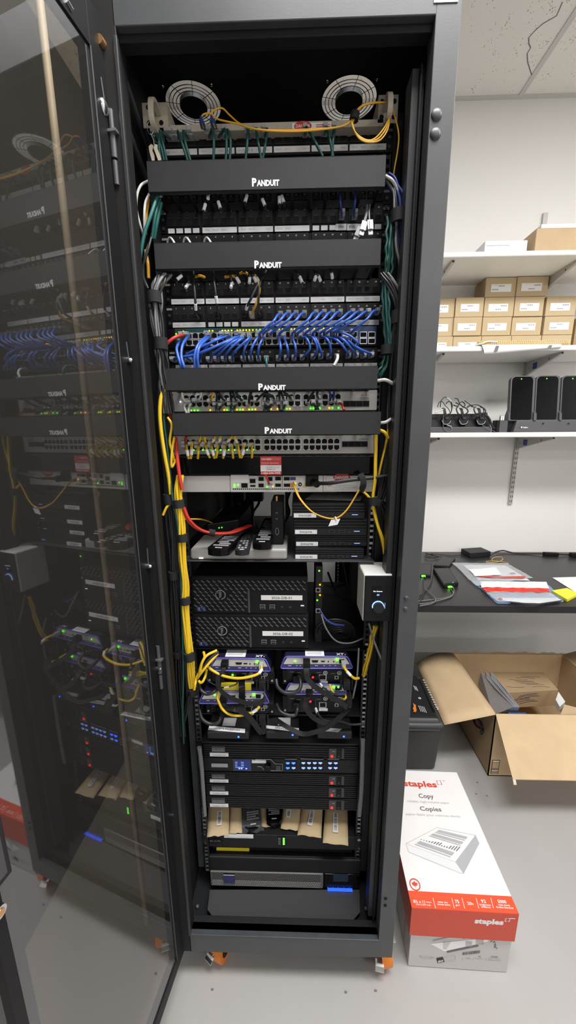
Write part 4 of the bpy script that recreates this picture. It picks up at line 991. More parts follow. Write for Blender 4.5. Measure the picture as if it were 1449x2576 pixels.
m.tube([LM(*q)+V((0, -.0008, 0)) for q in path], .0009, 'label_grey', 5, raw=True); m.tube([LM(*q)+V((0, -.0008, 0)) for q in ((975, 445), (1040, 450), (1080, 500))], .0009, 'label_grey', 5, raw=True); m.build('outline_trim', mx)
rb('label', mx, LM, 880, 345, 1115, 388, 'label')
c = LM(1148, 430); MB().cyl(c, c-V((0, .012, 0)), .0092, 'gear_black', 24).ring(c-V((0, .010, 0)), -Y_, .0075, .0092, 'gear_grey', .003, 20, .8, 2.4).build('knob', mx, .001)
rb('button', mx, LM, 1282, 425, 1355, 495, 'gear_grey', .003)
bnk = MB()
for x0, x1_ in ((110, 308), (368, 750), (812, 1008)):
    a_, b_ = LR(x0, 505), LR(x1_, 322); bnk.box(a_.x, b_.x, a_.y-.0006, a_.y+.0006, a_.z, b_.z, 'gear_black').box(a_.x, b_.x, a_.y-.0012, a_.y, b_.z-.001, b_.z, 'label_grey')
bnk.build('key_panel', mx)
for x, y, c in ((158, 387, 'led_blue'), (252, 387, 'led_blue'), (158, 468, 'led_blue'), (255, 467, 'key_blue'), (416, 385, 'key_blue'), (510, 385, 'key_blue'), (604, 385, 'key_blue'), (697, 385, 'key_blue'), (416, 467, 'key_blue'), (510, 467, 'key_blue'), (604, 467, 'key_blue'), (697, 467, 'key_blue'), (858, 387, 'key_blue'), (952, 387, 'key_blue'), (858, 467, 'key_blue'), (950, 467, 'key_blue')):
    p = LR(x, y); MB().box(p.x-.0052, p.x+.0052, p.y-.0022, p.y, p.z-.0012, p.z+.0020, c).box(p.x-.002, p.x+.002, p.y-.0022, p.y, p.z-.0034, p.z-.0012, c).build('key', mx)
tx = MB()
for k, (x0, x1_) in enumerate(((1070, 1205), (1120, 1265), (1085, 1270), (1070, 1260), (1090, 1250), (1065, 1185))): a_, b_ = LR(x0, 348+k*29), LR(x1_, 348+k*29); tx.box(a_.x, b_.x, a_.y-.0003, a_.y, a_.z-.0004, a_.z+.0004, 'ink')
tx.build('printed_text', mx)
# slim amplifier carrying the envelopes
z0, z1 = face(2098, 2130)
bl = thing('amplifier', 'slim grey fronted amplifier with BLAZE mark, envelopes lying on it', 'amplifier', (EX, YE, z0))
m = MB().box(FX0-.001, FX1+.001, YE-.004, YE+.28, z0, z1, 'gear_dark')
for s_ in (-1, 1): m.box(EX+s_*.2318-.0095, EX+s_*.2318+.0095, YE-.002, YE, z0, z1, 'gear_dark')
m.build('chassis', bl, .001)
for s_ in (-1, 1):
    for zz in (z0+.008, z1-.008): MB().cyl((EX+s_*.2335, YE-.006, zz), (EX+s_*.2335, YE-.002, zz), .0048, 'chrome', 12).build('rack_screw', bl)
c = P(542, 2115, YE-.005); e_ = MB().add([c+V((math.cos(t)*.021, 0, math.sin(t)*.0105)) for t in [2*math.pi*k/24 for k in range(24)]], [tuple(range(24))], 'gear_black')
e_.text('BLAZE', c+V((0, -.0005, -.003)), .0078, 'print_dim', align='C', width=.032).build('badge', bl)
p, q = P(564, 2107, YE-.005), P(637, 2100, YE-.005); MB().box(p.x, q.x, YE-.0056, YE-.004, p.z, q.z, 'label').text('SERVICE: WALKIN BAY', (p.x+.010, YE-.006, p.z+.002), .0055, 'ink_soft', width=q.x-p.x-.02).build('label', bl)
p, q = P(698, 2125, YE-.005), P(720, 2104, YE-.005); mm = MB().box(p.x, q.x, YE-.0056, YE-.004, p.z, q.z, 'gear_black')
for k in range(5): mm.box(p.x+.002, p.x+.010, YE-.006, YE-.0055, p.z+.003+k*.0055, p.z+.0038+k*.0055, 'label_grey')
mm.build('meter_panel', bl)
for k in range(5): bx('indicator_light', bl, p.x+.0165, p.x+.022, YE-.0065, YE-.0055, p.z+.002+k*.0055, p.z+.005+k*.0055, 'led_green')
bx('warning_label', bl, P(545, 2137, .15).x, P(627, 2137, .15).x, .149, .150, P(585, 2144, .15).z, P(585, 2132, .15).z, 'yellow_label')
bx('recessed_base', bl, FX0+.004, FX1-.004, .1505, .30, max(P(690, 2150, .15).z, zy(2156)+.003), z0-.0005, 'gear_black')
z0, zt_u, zt2 = .145, zy(2190), zy(2156)
up = thing('battery_backup', 'battery backup unit with grey mesh front and blue light line', 'battery backup', (EX, YE, z0))
xa, xb = P(530, 2200, YE).x, P(906, 2200, YE).x
bx('body', up, xa, xb, YE+.002, YE+.35, z0, zt2, 'gear_black', .002)
bx('upper_panel', up, xa-.001, xb, YE-.004, YE+.004, zt_u, zt2, 'gear_dark', .003)
xm = P(813, 2210, YE).x
fr = MB().box(xa, xm, YE-.006, YE+.002, z0, zt_u-.001, 'ups_grey').build('mesh_front', up, .003)
gm = MB(); nx, nz = 62, 9
for i in range(nx):
    for j in range(nz):
        x = xa+.007+(xm-xa-.014)*(i+.5*(j % 2))/nx; z = z0+.006+(zt_u-z0-.012)*j/(nz-1); gm.obox((x, YE-.0063, z), V((.0013, 0, .0006)), V((0, .0002, 0)), V((-.0004, 0, .0011)), 'label_grey' if j < 4 else 'gear_black')
gm.build('mesh_pattern', fr)
p, q = P(563, 2221, YE-.008), P(590, 2200, YE-.008); MB().box(p.x, q.x, YE-.009, YE-.006, p.z, q.z, 'purple_dark').box(p.x, q.x, YE-.0095, YE-.006, q.z-.002, q.z, 'label').build('badge', fr)
bx('control_face', up, xm+.004, xb-.002, YE-.004, YE+.003, z0+.002, zt_u-.002, 'gloss_black', .001)
p, q = P(838, 2217, YE-.005), P(876, 2200, YE-.005); bx('display', up, p.x, q.x, YE-.0055, YE-.004, p.z, q.z, 'lcd_dark')
a_, b_ = P(824, 2236, YE-.01), P(887, 2236, YE-.01); lb = MB().box(a_.x, b_.x, YE-.012, YE-.004, z0+.0005, z0+.0025, 'line_blue')
for k in range(5): x = a_.x+(b_.x-a_.x)*k/4.6; lb.box(x, x+.001, YE-.010, YE-.004, z0+.0025, z0+.006, 'line_blue')
lb.build('light_line', up)
# padded envelopes and bagged remotes
def envelope(label, xl0, xl1, xr0, xr1, yb, zf, strip=None, dy=0):
    """left edge pixel at top/bottom, right edge pixel at top/bottom, pixel row of the front end"""
    n_, m2 = 7, 9; A = F(xl1, yb, zf); B = F(xr1, yb+dy, zf); C1 = F(xr0, 2031, zf+.006); D1 = F(xl0, 2031, zf+.006); C1 = B+(C1-B)*1.6; D1 = A+(D1-A)*1.6
    t = thing('padded_envelope', label, 'envelope', tuple(A), 'kraft padded envelopes on the slim amplifier')
    rg = random.Random(int(xl0)); top, bot = [], []
    for j in range(m2):
        for i in range(n_):
            u, v = i/(n_-1), j/(m2-1); p = (A.lerp(B, u)).lerp(D1.lerp(C1, u), v); pu = math.sin(math.pi*min(1, max(0, u)))**.5*math.sin(math.pi*min(1, v*.93+.03))**.5*.0075 if 0 < u < 1 and 0 < v < 1 else 0
            j_ = V((0, rg.uniform(-.002, .002) if j == 0 else 0, rg.uniform(-.0014, .0014)))
            top.append(p+V((0, 0, pu))+j_); bot.append(p-V((0, 0, pu*.6+.0008))+j_)
    K = n_*m2; fs = []
    for j in range(m2-1):
        for i in range(n_-1): a = j*n_+i; fs += [(a, a+1, a+1+n_, a+n_), (K+a, K+a+n_, K+a+1+n_, K+a+1)]
    for i in range(n_-1): fs += [(i, K+i, K+i+1, i+1), ((m2-1)*n_+i, (m2-1)*n_+i+1, K+(m2-1)*n_+i+1, K+(m2-1)*n_+i)]
    for j in range(m2-1): fs += [(j*n_, (j+1)*n_, K+(j+1)*n_, K+j*n_), (j*n_+n_-1, K+j*n_+n_-1, K+(j+1)*n_+n_-1, (j+1)*n_+n_-1)]
    MB().add(top+bot, fs, 'envelope', True).build('body', t)
    if strip:
        q0, q1 = strip; w_ = .0075
        p0 = F(*q0, zf+.0125); p1 = F(*q1, zf+.0125); d = (p1-p0); L = d.length; d.normalize(); r_ = d.cross(Z_).normalized()
        m = MB().add([p0-r_*w_, p0+r_*w_, p1+r_*w_, p1-r_*w_], [(0, 1, 2, 3)], 'label')
        k = .006
        while k < L-.004:
            h_ = rg.choice((.0006, .0011, .0018)); m.add([p0+d*k-r_*w_*.55+Z_*.0003, p0+d*k+r_*w_*.55+Z_*.0003, p0+d*(k+h_)+r_*w_*.55+Z_*.0003, p0+d*(k+h_)-r_*w_*.55+Z_*.0003], [(0, 1, 2, 3)], 'ink'); k += h_+rg.choice((.001, .002))
        m.build('barcode_label', t)
zf = zy(2098)+.010
envelope('leftmost padded envelope with a barcode strip', 524, 521, 577, 576, 2104, zf, ((551, 2076), (553, 2040)), -3)
envelope('narrow padded envelope without barcode, left of the bagged remote', 579, 577, 608, 609, 2096, zf-.003, None)
envelope('padded envelope sticking out between the two bagged remotes', 655, 657, 690, 692, 2079, zf-.006, None)
envelope('padded envelope right of the bare remote, short barcode strip', 712, 706, 757, 751, 2083, zf, ((725, 2057), (727, 2036)), 6)
envelope('padded envelope second from the right with a barcode strip', 759, 748, 812, 808, 2100, zf+.002, ((779, 2076), (786, 2038)), 6)
envelope('rightmost padded envelope hanging lowest over the front', 818, 812, 874, 876, 2120, zf+.004, ((844, 2094), (844, 2045)), 7)
t = remote('bagged black remote with a wrinkled clear wrap', F(638, 2095, zf), F(634, 2020, zf), .052, .014, 7, 4)
bg = MB(); a_, b_ = F(606, 2092, zf+.010), F(664, 2088, zf+.010); c_, d_ = F(654, 2020, zf+.016), F(612, 2020, zf+.016); rg = random.Random(4); n_ = 10; vs = []
for j in range(n_):
    for i in range(n_): vs.append(a_.lerp(b_, i/(n_-1)).lerp(d_.lerp(c_, i/(n_-1)), j/(n_-1))+V((0, rg.uniform(-.004, .004) if j < 2 else 0, .006+rg.uniform(-.002, .003)-(.012 if j == 0 else 0))))
bg.add(vs, [(j*n_+i, j*n_+i+1, (j+1)*n_+i+1, (j+1)*n_+i) for j in range(n_-1) for i in range(n_-1)], 'wrap_clear', True); bg.build('clear_wrap', t)
remote('bare black remote between padded envelopes, hanging over the amplifier', F(690, 2080, zf+.004), F(688, 2018, zf+.004), .048, .014, 7, 4)

# ------------------------------------------------------------------ cream bracket tray, padlocks of the top
ct = thing('fibre_tray', 'cream metal tray with handles across the top of the gear, red DANGER mark', 'tray', (EX, .12, zy(325, .11)))
A, B = P(428, 322, .11), P(880, 306, .11)
bx('front_lip', ct, A.x, P(965, 310, .11).x, .11, .112, P(690, 325, .11).z, P(690, 307, .11).z, 'cream', .0006)
bx('deck', ct, A.x, P(965, 310, .11).x, .112, .32, P(690, 325, .11).z, P(690, 325, .11).z+.001, 'cream')
for i, (xl, xr, yt, yb) in enumerate(((361, 417, 236, 322), (950, 1003, 238, 310))):
    a, b = P(xl, yb, .11), P(xr, yt, .11); zt3 = P((xl+xr)/2, yt, .11).z if i else P(400, 257, .11).z
    m = MB().box(a.x, b.x, .11, .112, a.z, zt3, 'cream')
    for u, v in ((.18, .2), (.18, .75), (.8, .2), (.8, .75)) if i else ((.25, .18), (.25, .8), (.75, .18)):
        c = V((a.x+(b.x-a.x)*u, .1095, a.z+(zt3-a.z)*v)); m.cyl(c, c-V((0, .0006, 0)), .0042, 'hole', 12)
    m.prism([(a.x if i else b.x, .11, a.z), (a.x if i else b.x, .11, zt3), (a.x+(-.012 if i else 0) if i else b.x+.014, .16, a.z)], (.001, 0, 0), 'cream')
    m.build('bracket_plate', ct, .0006)
    hx = P(388 if i == 0 else 976, 270, .085).x
    h0, h1 = P(388 if i == 0 else 976, 236 if i == 0 else 223, .07), P(388 if i == 0 else 976, 300 if i == 0 else 280, .07)
    MB().ribbon([(hx, .11, h0.z-.004), (hx, .085, h0.z), (hx, .068, h0.z-.012), (hx, .066, h1.z), (hx, .085, h1.z-.008), (hx, .11, h1.z-.004)], .010, .006, 'cream', X_).build('handle', ct, .001)
c = P(762, 317, .1085); m = MB().add([c+V((math.cos(t)*.0170, 0, math.sin(t)*.0085)) for t in [2*math.pi*k/24 for k in range(24)]], [tuple(range(24))], 'sticker_red')
m.text('DANGER', c+V((0, -.0005, -.0028)), .0078, 'label', align='C', width=.028, off=.02)
p, q = P(735, 324, .1092), P(835, 307, .1092); m.box(p.x, q.x, .1092, .1098, p.z, q.z, 'label')
for k, y in enumerate((314, 319)): m.box(P(795, y, .109).x, P(830, y, .109).x, .1088, .1092, P(800, y, .109).z-.0006, P(800, y, .109).z+.0006, 'print_red')
p = P(850, 321, .109); m.text('FIBRE TRAY', p, .006, 'ink_soft'); m.build('warning_label', ct)
# key ring with two cream keys hanging at the left
kk = thing('key_bunch', 'two cream plastic tags hanging on a ring below the left handle', 'keys', tuple(P(378, 318, .08)))
c = P(378, 322, .082); MB().tube([c+V((math.cos(t)*.006, 0, math.sin(t)*.011)) for t in [2*math.pi*k/12 for k in range(13)]], .0007, 'chrome', 5, raw=True).build('ring', kk)
for k, pts in enumerate((((380, 362), (374, 368), (376, 382), (382, 404), (389, 404), (388, 390), (383, 378), (386, 366)), ((390, 362), (386, 372), (391, 385), (398, 404), (406, 402), (402, 388), (396, 374), (396, 364)))):
    MB().prism([P(x, y, .078-.003*k) for x, y in pts], (0, .002, 0), 'ivory').build('tag', kk, .0006)
MB().tube([P(378, 335, .08), P(386, 352, .079), P(388, 366, .079)], .0006, 'c_white', 5).build('string', kk)

# ------------------------------------------------------------------ cables
def cc(name, label, cat, l, r, m, group=None, pl=None, tags=(), n=6, start=True, end=False, up=None):
    pts = px(l); plugs = []
    if start: plugs.append((P(l[0][0], l[0][1], YE-.004), OUT, pl or 'clear_plastic'))
    if end: plugs.append((P(l[-1][0], l[-1][1], YE-.006), OUT, pl or 'clear_plastic'))
    return cable(name, label, cat, pts, r, m, group, plugs, (), tags, n=n)
RC = .0027
ORD = ['first', 'second', 'third', 'fourth', 'fifth', 'sixth', 'seventh', 'eighth', 'ninth', 'tenth', 'eleventh', 'twelfth']
# blue: panel above the switch, ports 13 to 24, down-left into the switch's upper row
G1x = 'blue patch cables slanting from the panel above the switch'
Ex = [680+x/4.83 for x in (130, 225, 315, 412, 553, 650, 750, 840, 988, 1083, 1175, 1285)]
Ey = [690+y/4.83 for y in (480, 468, 470, 470, 462, 458, 456, 456, 452, 448, 452, 440)]
Tx = [652, 662, 681, 703, 735, 749, 768, 787, 806, 822, 838, 883]
for i in range(12):
    x, y, tx = Ex[i], Ey[i], Tx[i]; ty = 841-(tx-640)*.012
    cc('patch_cable', 'blue patch cable in port %d of the panel above the teal and blue switch' % (13+i), 'cable', [(x, y+6, .112), (x-1, y+1, .096), (x-9, y+4, .085), ((x*2+tx)/3, y+(ty-y)*.35, .072), ((x+2*tx)/3, y+(ty-y)*.66, .076), (tx+2, ty-3, .09), (tx, ty+1, .112)], RC, 'c_blue', G1x, end=True)
# blue: panel below the switch up into it
G2x = 'blue patch cables between the switch and the panel below it'
def z3(l): return [(400+x/4.83, 690+y/4.83, Y) for x, y, Y in l]
def z4(l): return [(680+x/4.83, 690+y/4.83, Y) for x, y, Y in l]
fl = [z3(q) for q in (
 [(195, 1045, .112), (205, 1020, .09), (450, 975, .075), (700, 870, .07), (960, 745, .11)],
 [(300, 1045, .112), (310, 1005, .09), (560, 930, .078), (800, 830, .075), (1010, 740, .11)],
 [(385, 1045, .112), (330, 985, .09), (500, 890, .075), (700, 800, .08), (850, 745, .11)],
 [(490, 1045, .112), (520, 960, .085), (600, 860, .078), (690, 790, .08), (780, 745, .11)],
 [(625, 1045, .112), (640, 985, .09), (740, 900, .078), (880, 800, .08), (960, 755, .11)],
 [(712, 1040, .112), (715, 985, .09), (810, 890, .078), (920, 810, .08), (1040, 760, .11)],
 [(800, 1040, .112), (805, 985, .09), (880, 890, .078), (1000, 790, .085), (1030, 790, .11)],
 [(892, 1040, .112), (895, 980, .09), (960, 900, .078), (1080, 790, .08), (1105, 750, .11)],
 [(1033, 1035, .112), (1025, 985, .09), (1045, 890, .08), (1100, 790, .09), (1110, 785, .11)],
 [(1125, 1035, .112), (1112, 985, .09), (1130, 890, .08), (1190, 780, .09), (1205, 775, .11)],
 [(1217, 1035, .112), (1205, 985, .09), (1215, 880, .08), (1260, 785, .09), (1275, 778, .11)])]
fl += [z4(q) for q in (
 [(100, 1030, .112), (115, 985, .09), (125, 890, .08), (108, 770, .095), (105, 760, .11)],
 [(195, 1028, .112), (213, 985, .09), (208, 890, .08), (170, 780, .095), (165, 765, .11)],
 [(287, 1025, .112), (302, 985, .09), (305, 880, .08), (268, 770, .095), (265, 760, .11)],
 [(385, 1020, .112), (420, 985, .09), (482, 900, .078), (440, 780, .08), (365, 765, .11)],
 [(515, 1012, .112), (545, 980, .09), (570, 890, .078), (520, 775, .08), (450, 748, .11)],
 [(608, 1010, .112), (625, 980, .09), (600, 890, .078), (550, 780, .08), (510, 752, .11)],
 [(705, 1008, .112), (733, 970, .09), (725, 860, .078), (680, 780, .08), (605, 755, .11)],
 [(938, 1000, .112), (945, 965, .09), (890, 880, .078), (800, 795, .08), (690, 768, .11)],
 [(1030, 998, .112), (1035, 960, .09), (960, 870, .078), (870, 785, .08), (760, 755, .11)],
 [(1123, 996, .112), (1125, 960, .09), (1030, 880, .078), (940, 800, .08), (885, 775, .11)],
 [(1212, 992, .112), (1215, 965, .09), (1100, 915, .078), (1000, 850, .08), (920, 785, .11)])]
pn = [1, 2, 3, 4, 5, 6, 7, 8, 9, 10, 11, 13, 14, 15, 16, 17, 18, 19, 21, 22, 23, 24]
for i, l in enumerate(fl): cc('patch_cable', 'blue patch cable rising from port %d of the panel below the teal and blue switch' % pn[i], 'cable', l, RC, 'c_blue', G2x, end=True)
for i, l in enumerate(([(270, 790, .112), (235, 840, .09), (215, 920, .072), (250, 1060, .062), (285, 1150, .066)], [(360, 750, .112), (290, 850, .08), (270, 990, .066), (300, 1110, .060), (315, 1150, .066)], [(600, 740, .112), (480, 850, .075), (433, 1000, .062), (440, 1150, .066)], [(620, 755, .112), (500, 870, .07), (467, 1000, .060), (480, 1150, .066)])):
    cc('patch_cable', ['blue patch cable dropping from the far left switch port behind the third cover', 'blue patch cable just right of the far left one, dropping behind the third cover', 'blue patch cable dropping steeply behind the third cover, left of its twin', 'blue patch cable dropping steeply behind the third cover, right of its twin'][i], 'cable', z3(l), .0032, 'c_blue', 'blue patch cables dropping behind the third cover')
cc('patch_cable', 'blue patch cable arching right from the switch to the empty socket near its right end', 'cable', z4([(760, 700, .112), (830, 700, .085), (960, 745, .075), (1060, 830, .075), (1050, 870, .09)]), RC, 'c_blue')
cc('patch_cable', 'short teal patch cable in port 12 of the panel below the switch', 'cable', z3([(1310, 1035, .112), (1303, 1010, .085), (1305, 1060, .075), (1312, 1130, .075)]), RC, 'c_teal')
cc('patch_cable', 'short white patch cable in port 20 of the panel below the switch', 'cable', z4([(800, 1010, .112), (815, 985, .085), (815, 1030, .075), (775, 1110, .072)]), .0032, 'c_white')
cc('patch_cable', 'red patch cable curving left out of the first port of the teal and blue switch', 'cable', z3([(300, 750, .112), (260, 745, .09), (180, 775, .075), (100, 840, .072), (50, 900, .08)]), .0035, 'c_red')
# green on the topmost panel
gl_ = [((395, 352), (392, 334), (405, 370), (413, 404)), ((408, 352), (402, 332), (412, 370), (419, 404)), ((428, 350), (405, 334), (400, 365), (405, 402)), ((450, 350), (448, 332), (460, 366), (472, 404)), ((473, 348), (461, 332), (468, 366), (479, 404)), ((526, 346), (535, 326), (538, 360), (537, 402)), ((551, 345), (566, 326), (570, 360), (568, 402)), ((567, 345), (573, 328), (580, 355), (578, 402)), ((626, 344), (624, 326), (622, 360), (618, 400)), ((646, 342), (644, 326), (650, 360), (657, 400)), ((667, 342), (672, 326), (668, 360), (661, 400)), ((767, 340), (772, 322), (790, 352), (812, 394)), ((817, 338), (823, 322), (830, 352), (838, 394)), ((838, 337), (843, 322), (838, 352), (835, 394))]
for i, (a, b, c, d) in enumerate(gl_):
    w_ = ['leftmost', 'second from the left', 'third from the left', 'fourth from the left', 'fifth from the left', 'sixth from the left', 'seventh from the left', 'eighth from the left', 'ninth from the left', 'tenth from the left', 'eleventh from the left', 'third from the right', 'second from the right', 'rightmost'][i]
    cc('patch_cable', 'dark green patch cable looping out of the topmost panel, %s' % w_, 'cable', [(*a, .112), (a[0]+(b[0]-a[0])*.4, (a[1]+b[1])/2, .098), (*b, .088), (*c, .078), (*d, .080)], RC, 'c_green', 'dark green patch cables on the topmost panel')
for k, (x, y) in enumerate(((437, 350), (484, 348), (540, 346))): 
    t = thing('modular_plug', 'empty looking clear plug in the topmost panel, %s' % ['left one', 'middle one', 'right one'][k], 'plug', tuple(P(x, y, YE))); plug(P(x, y, YE-.004), OUT, 'clear_plastic').build('body', t, .0006)
# fibre
for i, (l, lab) in enumerate(((((512, 322, .10), (507, 300, .085), (512, 288, .08), (530, 286, .08), (548, 300, .08), (600, 312, .075), (640, 325, .07), (700, 328, .068), (770, 326, .068), (850, 320, .07), (880, 306, .07), (890, 296, .07)), 'yellow fibre cable with blue connector, left one of the pair at the top'), (((541, 322, .10), (533, 298, .085), (535, 280, .08), (558, 272, .08), (578, 290, .08), (605, 312, .075), (650, 326, .068), (720, 331, .066), (790, 328, .068), (860, 318, .07), (884, 304, .07), (893, 290, .07)), 'yellow fibre cable with blue connector, right one of the pair at the top'))):
    t = cable('fibre_cable', lab, 'cable', px(l), .0015, 'c_fibre', 'yellow fibre cables at the top')
    c0, c1 = P(l[0][0], l[0][1]+6, .105), P(l[1][0], l[1][1], .085); d = c1-c0; MB().obox((c0+c1)/2+d*.0, d*.28, d.cross(Y_).normalized()*.0052, Y_*.0045, 'c_navy' if False else 'blue_paint').cyl(c0+d*.75, c0+d*1.25, .004, 'blue_paint', 8, .0018).build('connector', t)
def coil(name, label, cat, loops, r, m, tie=None, group=None):
    t = thing(name, label, cat, tuple(P(*loops[0][0])), group)
    for l in loops: MB().tube(px(l), r, m, 6).build('strand', t)
    if tie: MB().cyl(P(*tie[0]), P(*tie[1]), tie[2], 'velcro', 12).build('tie_wrap', t)
    return t
LP = []
rg = random.Random(3)
for k in range(5):
    o = rg.uniform(-3, 3); LP.append([(892+o, 298, .07), (898+o, 280+o, .068), (915, 265+o, .066), (940, 259+o*.5, .07), (970, 258+o*.4, .08)])
for k in range(3):
    o = k*4-4; LP.append([(890+o*.4, 300, .07), (886+o*.3, 312, .066), (898, 340+o*.5, .06), (922-o*.6, 355+o*.5, .06), (950+o, 350+o, .06), (972+o*.8, 322+o, .065), (980, 290, .075), (981, 270, .085)])
LP.append([(985, 272, .085), (995, 300, .075), (1003, 340, .075), (1000, 380, .08), (993, 420, .085), (989, 448, .09)])
coil('fibre_coil', 'coil of yellow fibre cable tied by black wrap before the right fan, tail running down', 'cable', LP, .0014, 'c_fibre', ((894, 284, .07), (890, 302, .07), .0085))
# clutter between the first and second covers
def tagc(label, l, r=.0028, m='c_black', tg=(.8,), group=None, plugend=False):
    t = cable('patch_cable', label, 'cable', px(l), r, m, group, (), (), [(f, 'print_white') for f in tg])
    if plugend: c = P(*l[-1]); plug(c, OUT, 'clear_plastic', Z_).build('plug', t, .0006)
    return t
gk = 'black cables with white sleeves in the shade of the covers'
def c2(x, y): return 330+x/1.985, 460+y/1.985
bl1 = [((383, 48), (384, 75)), ((372, 95), (362, 140)), ((430, 80), (446, 130)), ((578, 55), (570, 92)), ((650, 70), (668, 115)), ((738, 60), (741, 105)), ((748, 55), (762, 98))]
wd = ['leftmost, high', 'leftmost, low', 'third from the left', 'fourth from the left', 'fifth from the left', 'sixth from the left', 'rightmost']
for i, (a, b) in enumerate(bl1):
    (x0, y0), (x1_, y1_) = c2(*a), c2(*b)
    tagc('black cable with white sleeve hanging just below the topmost cover, %s' % wd[i], [(x0-4, y0-12, .09), (x0, y0, .085), (x1_, y1_, .082), (x1_+1, y1_+8, .1)], tg=(.55,), group=gk)
for i, (x, y, xb_, yb_) in enumerate(((1050, 158, 1040, 45), (1112, 158, 1122, 45))):
    (X, Yq), (X2, Y2) = c2(x, y), c2(xb_, yb_)
    cc('patch_cable', ['navy cable dropping to the ST01 socket', 'navy cable dropping to the ST02 socket'][i], 'cable', [(X, Yq+8, .118), (X, Yq-4, .10), ((X+X2)/2, (Yq+Y2)/2, .085), (X2, Y2-8, .09)], .0026, 'c_navy', 'navy cables to the ST sockets')
for i, l in enumerate((((1192, 110), (1188, 150), (1192, 215)), ((1178, 110), (1168, 175), (1135, 250)), ((1180, 115), (1175, 165), (1160, 220)))):
    q = [c2(*p) for p in l]; t = cable('loose_plug_cable', 'clear plugged cable end hanging loose right of ST02, %s' % ['right one', 'lowest one', 'middle one'][i], 'cable', [P(x, y, Y) for (x, y), Y in zip(q, (.09, .075, .068))], .0018, 'c_grey')
    a_, b_ = P(*q[2], .068), P(*q[1], .075); d = (a_-b_).normalized(); plug(a_-d*.01, d, 'clear_loose', Y_, 1.1).build('plug', t, .0006)
for i, x in enumerate((195, 275, 378)):
    X, Yq = c2(x, 288); t = thing('cable_loop', 'small white cable loop peeping over the second cover, %s' % ['leftmost', 'middle', 'rightmost'][i], 'cable', tuple(P(X, Yq, .1)))
    MB().tube(px([(X-7, Yq+18, .1), (X-6, Yq, .095), (X, Yq-7, .09), (X+8, Yq+2, .08), (X+14, Yq+16, .075)]), .0022, 'c_white', 6).build('jacket', t)
# clutter below the second cover
def c3(x, y): return 360+x/2.131, 660+y/2.131
ents = [((200, 45), (205, 70), (180, 95)), ((245, 100), (240, 118), (232, 132)), ((495, 62), (503, 85), (515, 108)), ((468, 60), (474, 110), (472, 130)), ((570, 60), (571, 85), (570, 108)), ((585, 60), (596, 82), (604, 100)), ((825, 55), (840, 80), (852, 108)), ((922, 55), (924, 75), (921, 92)), ((932, 58), (942, 78), (948, 94)), ((1008, 45), (1011, 62), (1014, 80))]
wl = ['far left, slanting', 'far left, lower', 'centre left, slanting', 'centre left, upright', 'centre, upright', 'centre, slanting right', 'right of centre', 'right part, left of a pair', 'right part, right of a pair', 'farthest right']
for i, l in enumerate(ents):
    q = [c3(*p) for p in l]; tagc('black cable with white sleeve hanging below the second cover, %s' % wl[i], [(q[0][0]-3, q[0][1]-10, .09)]+[(x, y, .078) for x, y in q]+[(q[2][0]+1, q[2][1]+8, .1)], tg=(.62,), group='black cables with white sleeves below the second cover')
def lc(label, l, r, m, tg=(), pl_='gear_black', group=None):
    q = [(*c3(x, y), Y) for x, y, Y in l]; t = cable('patch_cable', label, 'cable', px(q), r, m, group, [(P(q[-1][0], q[-1][1], YE-.004), OUT, pl_)], (), [(f, 'print_white') for f in tg]); return t
lc('black cable hanging to the fourth port above the teal switch, white sleeve', [(270, 50, .09), (275, 130, .075), (280, 210, .072), (285, 270, .09), (298, 296, .12)], .0026, 'c_black', (.6,))
lc('black cable hanging to the sixth port above the teal switch, white sleeve', [(375, 40, .09), (382, 110, .072), (391, 185, .07), (398, 240, .085), (405, 294, .12)], .0026, 'c_black', (.55,))
lc('black cable slanting to the ninth port above the teal switch, white sleeve', [(660, 45, .09), (620, 110, .075), (575, 200, .07), (555, 245, .09), (548, 285, .12)], .0026, 'c_black', (.72,))
lc('black and yellow cable to the tenth port above the teal switch', [(600, 70, .09), (620, 105, .075), (622, 160, .07), (605, 225, .075), (588, 262, .1), (587, 290, .12)], .0026, 'c_fibre', (.15,), 'clear_plastic')
lc('black cable hanging to the eleventh port above the teal switch', [(660, 50, .088), (628, 110, .073), (618, 200, .07), (620, 255, .09), (630, 285, .12)], .0026, 'c_black')
for i, (a, b) in enumerate((((440, 80), (500, 78)), ((520, 60), (560, 62)), ((280, 78), (330, 80)))):
    (x0, y0), (x1_, y1_) = c3(*a), c3(*b); tag(MB().tube(px([(x0, y0, .1), ((x0+x1_)/2, y0-3, .09), (x1_, y1_, .1)]), .0026, 'c_fibre', 6).build('cable_end'), 'short piece of yellow cable showing just below the second cover, %s' % ['middle', 'rightmost', 'leftmost'][i], 'cable')
# dark green, white and purple cables of the upper silver switch
def z5(l): return [(400+x/5.175, 960+y/5.175, Y) for x, y, Y in l]
us = [('c_white', [(400, 255, .112), (350, 260, .09), (310, 210, .078), (300, 140, .075)], 'white cable arching from the upper silver switch up to the left'), ('c_white', [(490, 250, .112), (510, 245, .09), (540, 200, .078), (550, 140, .075)], 'white cable arching from the upper silver switch up to the right'),
 ('c_white', [(370, 290, .112), (330, 300, .09), (335, 350, .078), (365, 420, .078)], 'white cable dropping from the upper silver switch, left of two'), ('c_white', [(415, 290, .112), (395, 320, .09), (385, 370, .078), (385, 425, .078)], 'white cable dropping from the upper silver switch, right of two'),
 ('c_fibre', [(680, 260, .112), (675, 235, .09), (695, 190, .078), (710, 140, .075)], 'yellow cable at the left of the upper silver switch')]
for m_, l, lab in us: cc('patch_cable', lab, 'cable', z5(l), .0028, m_)
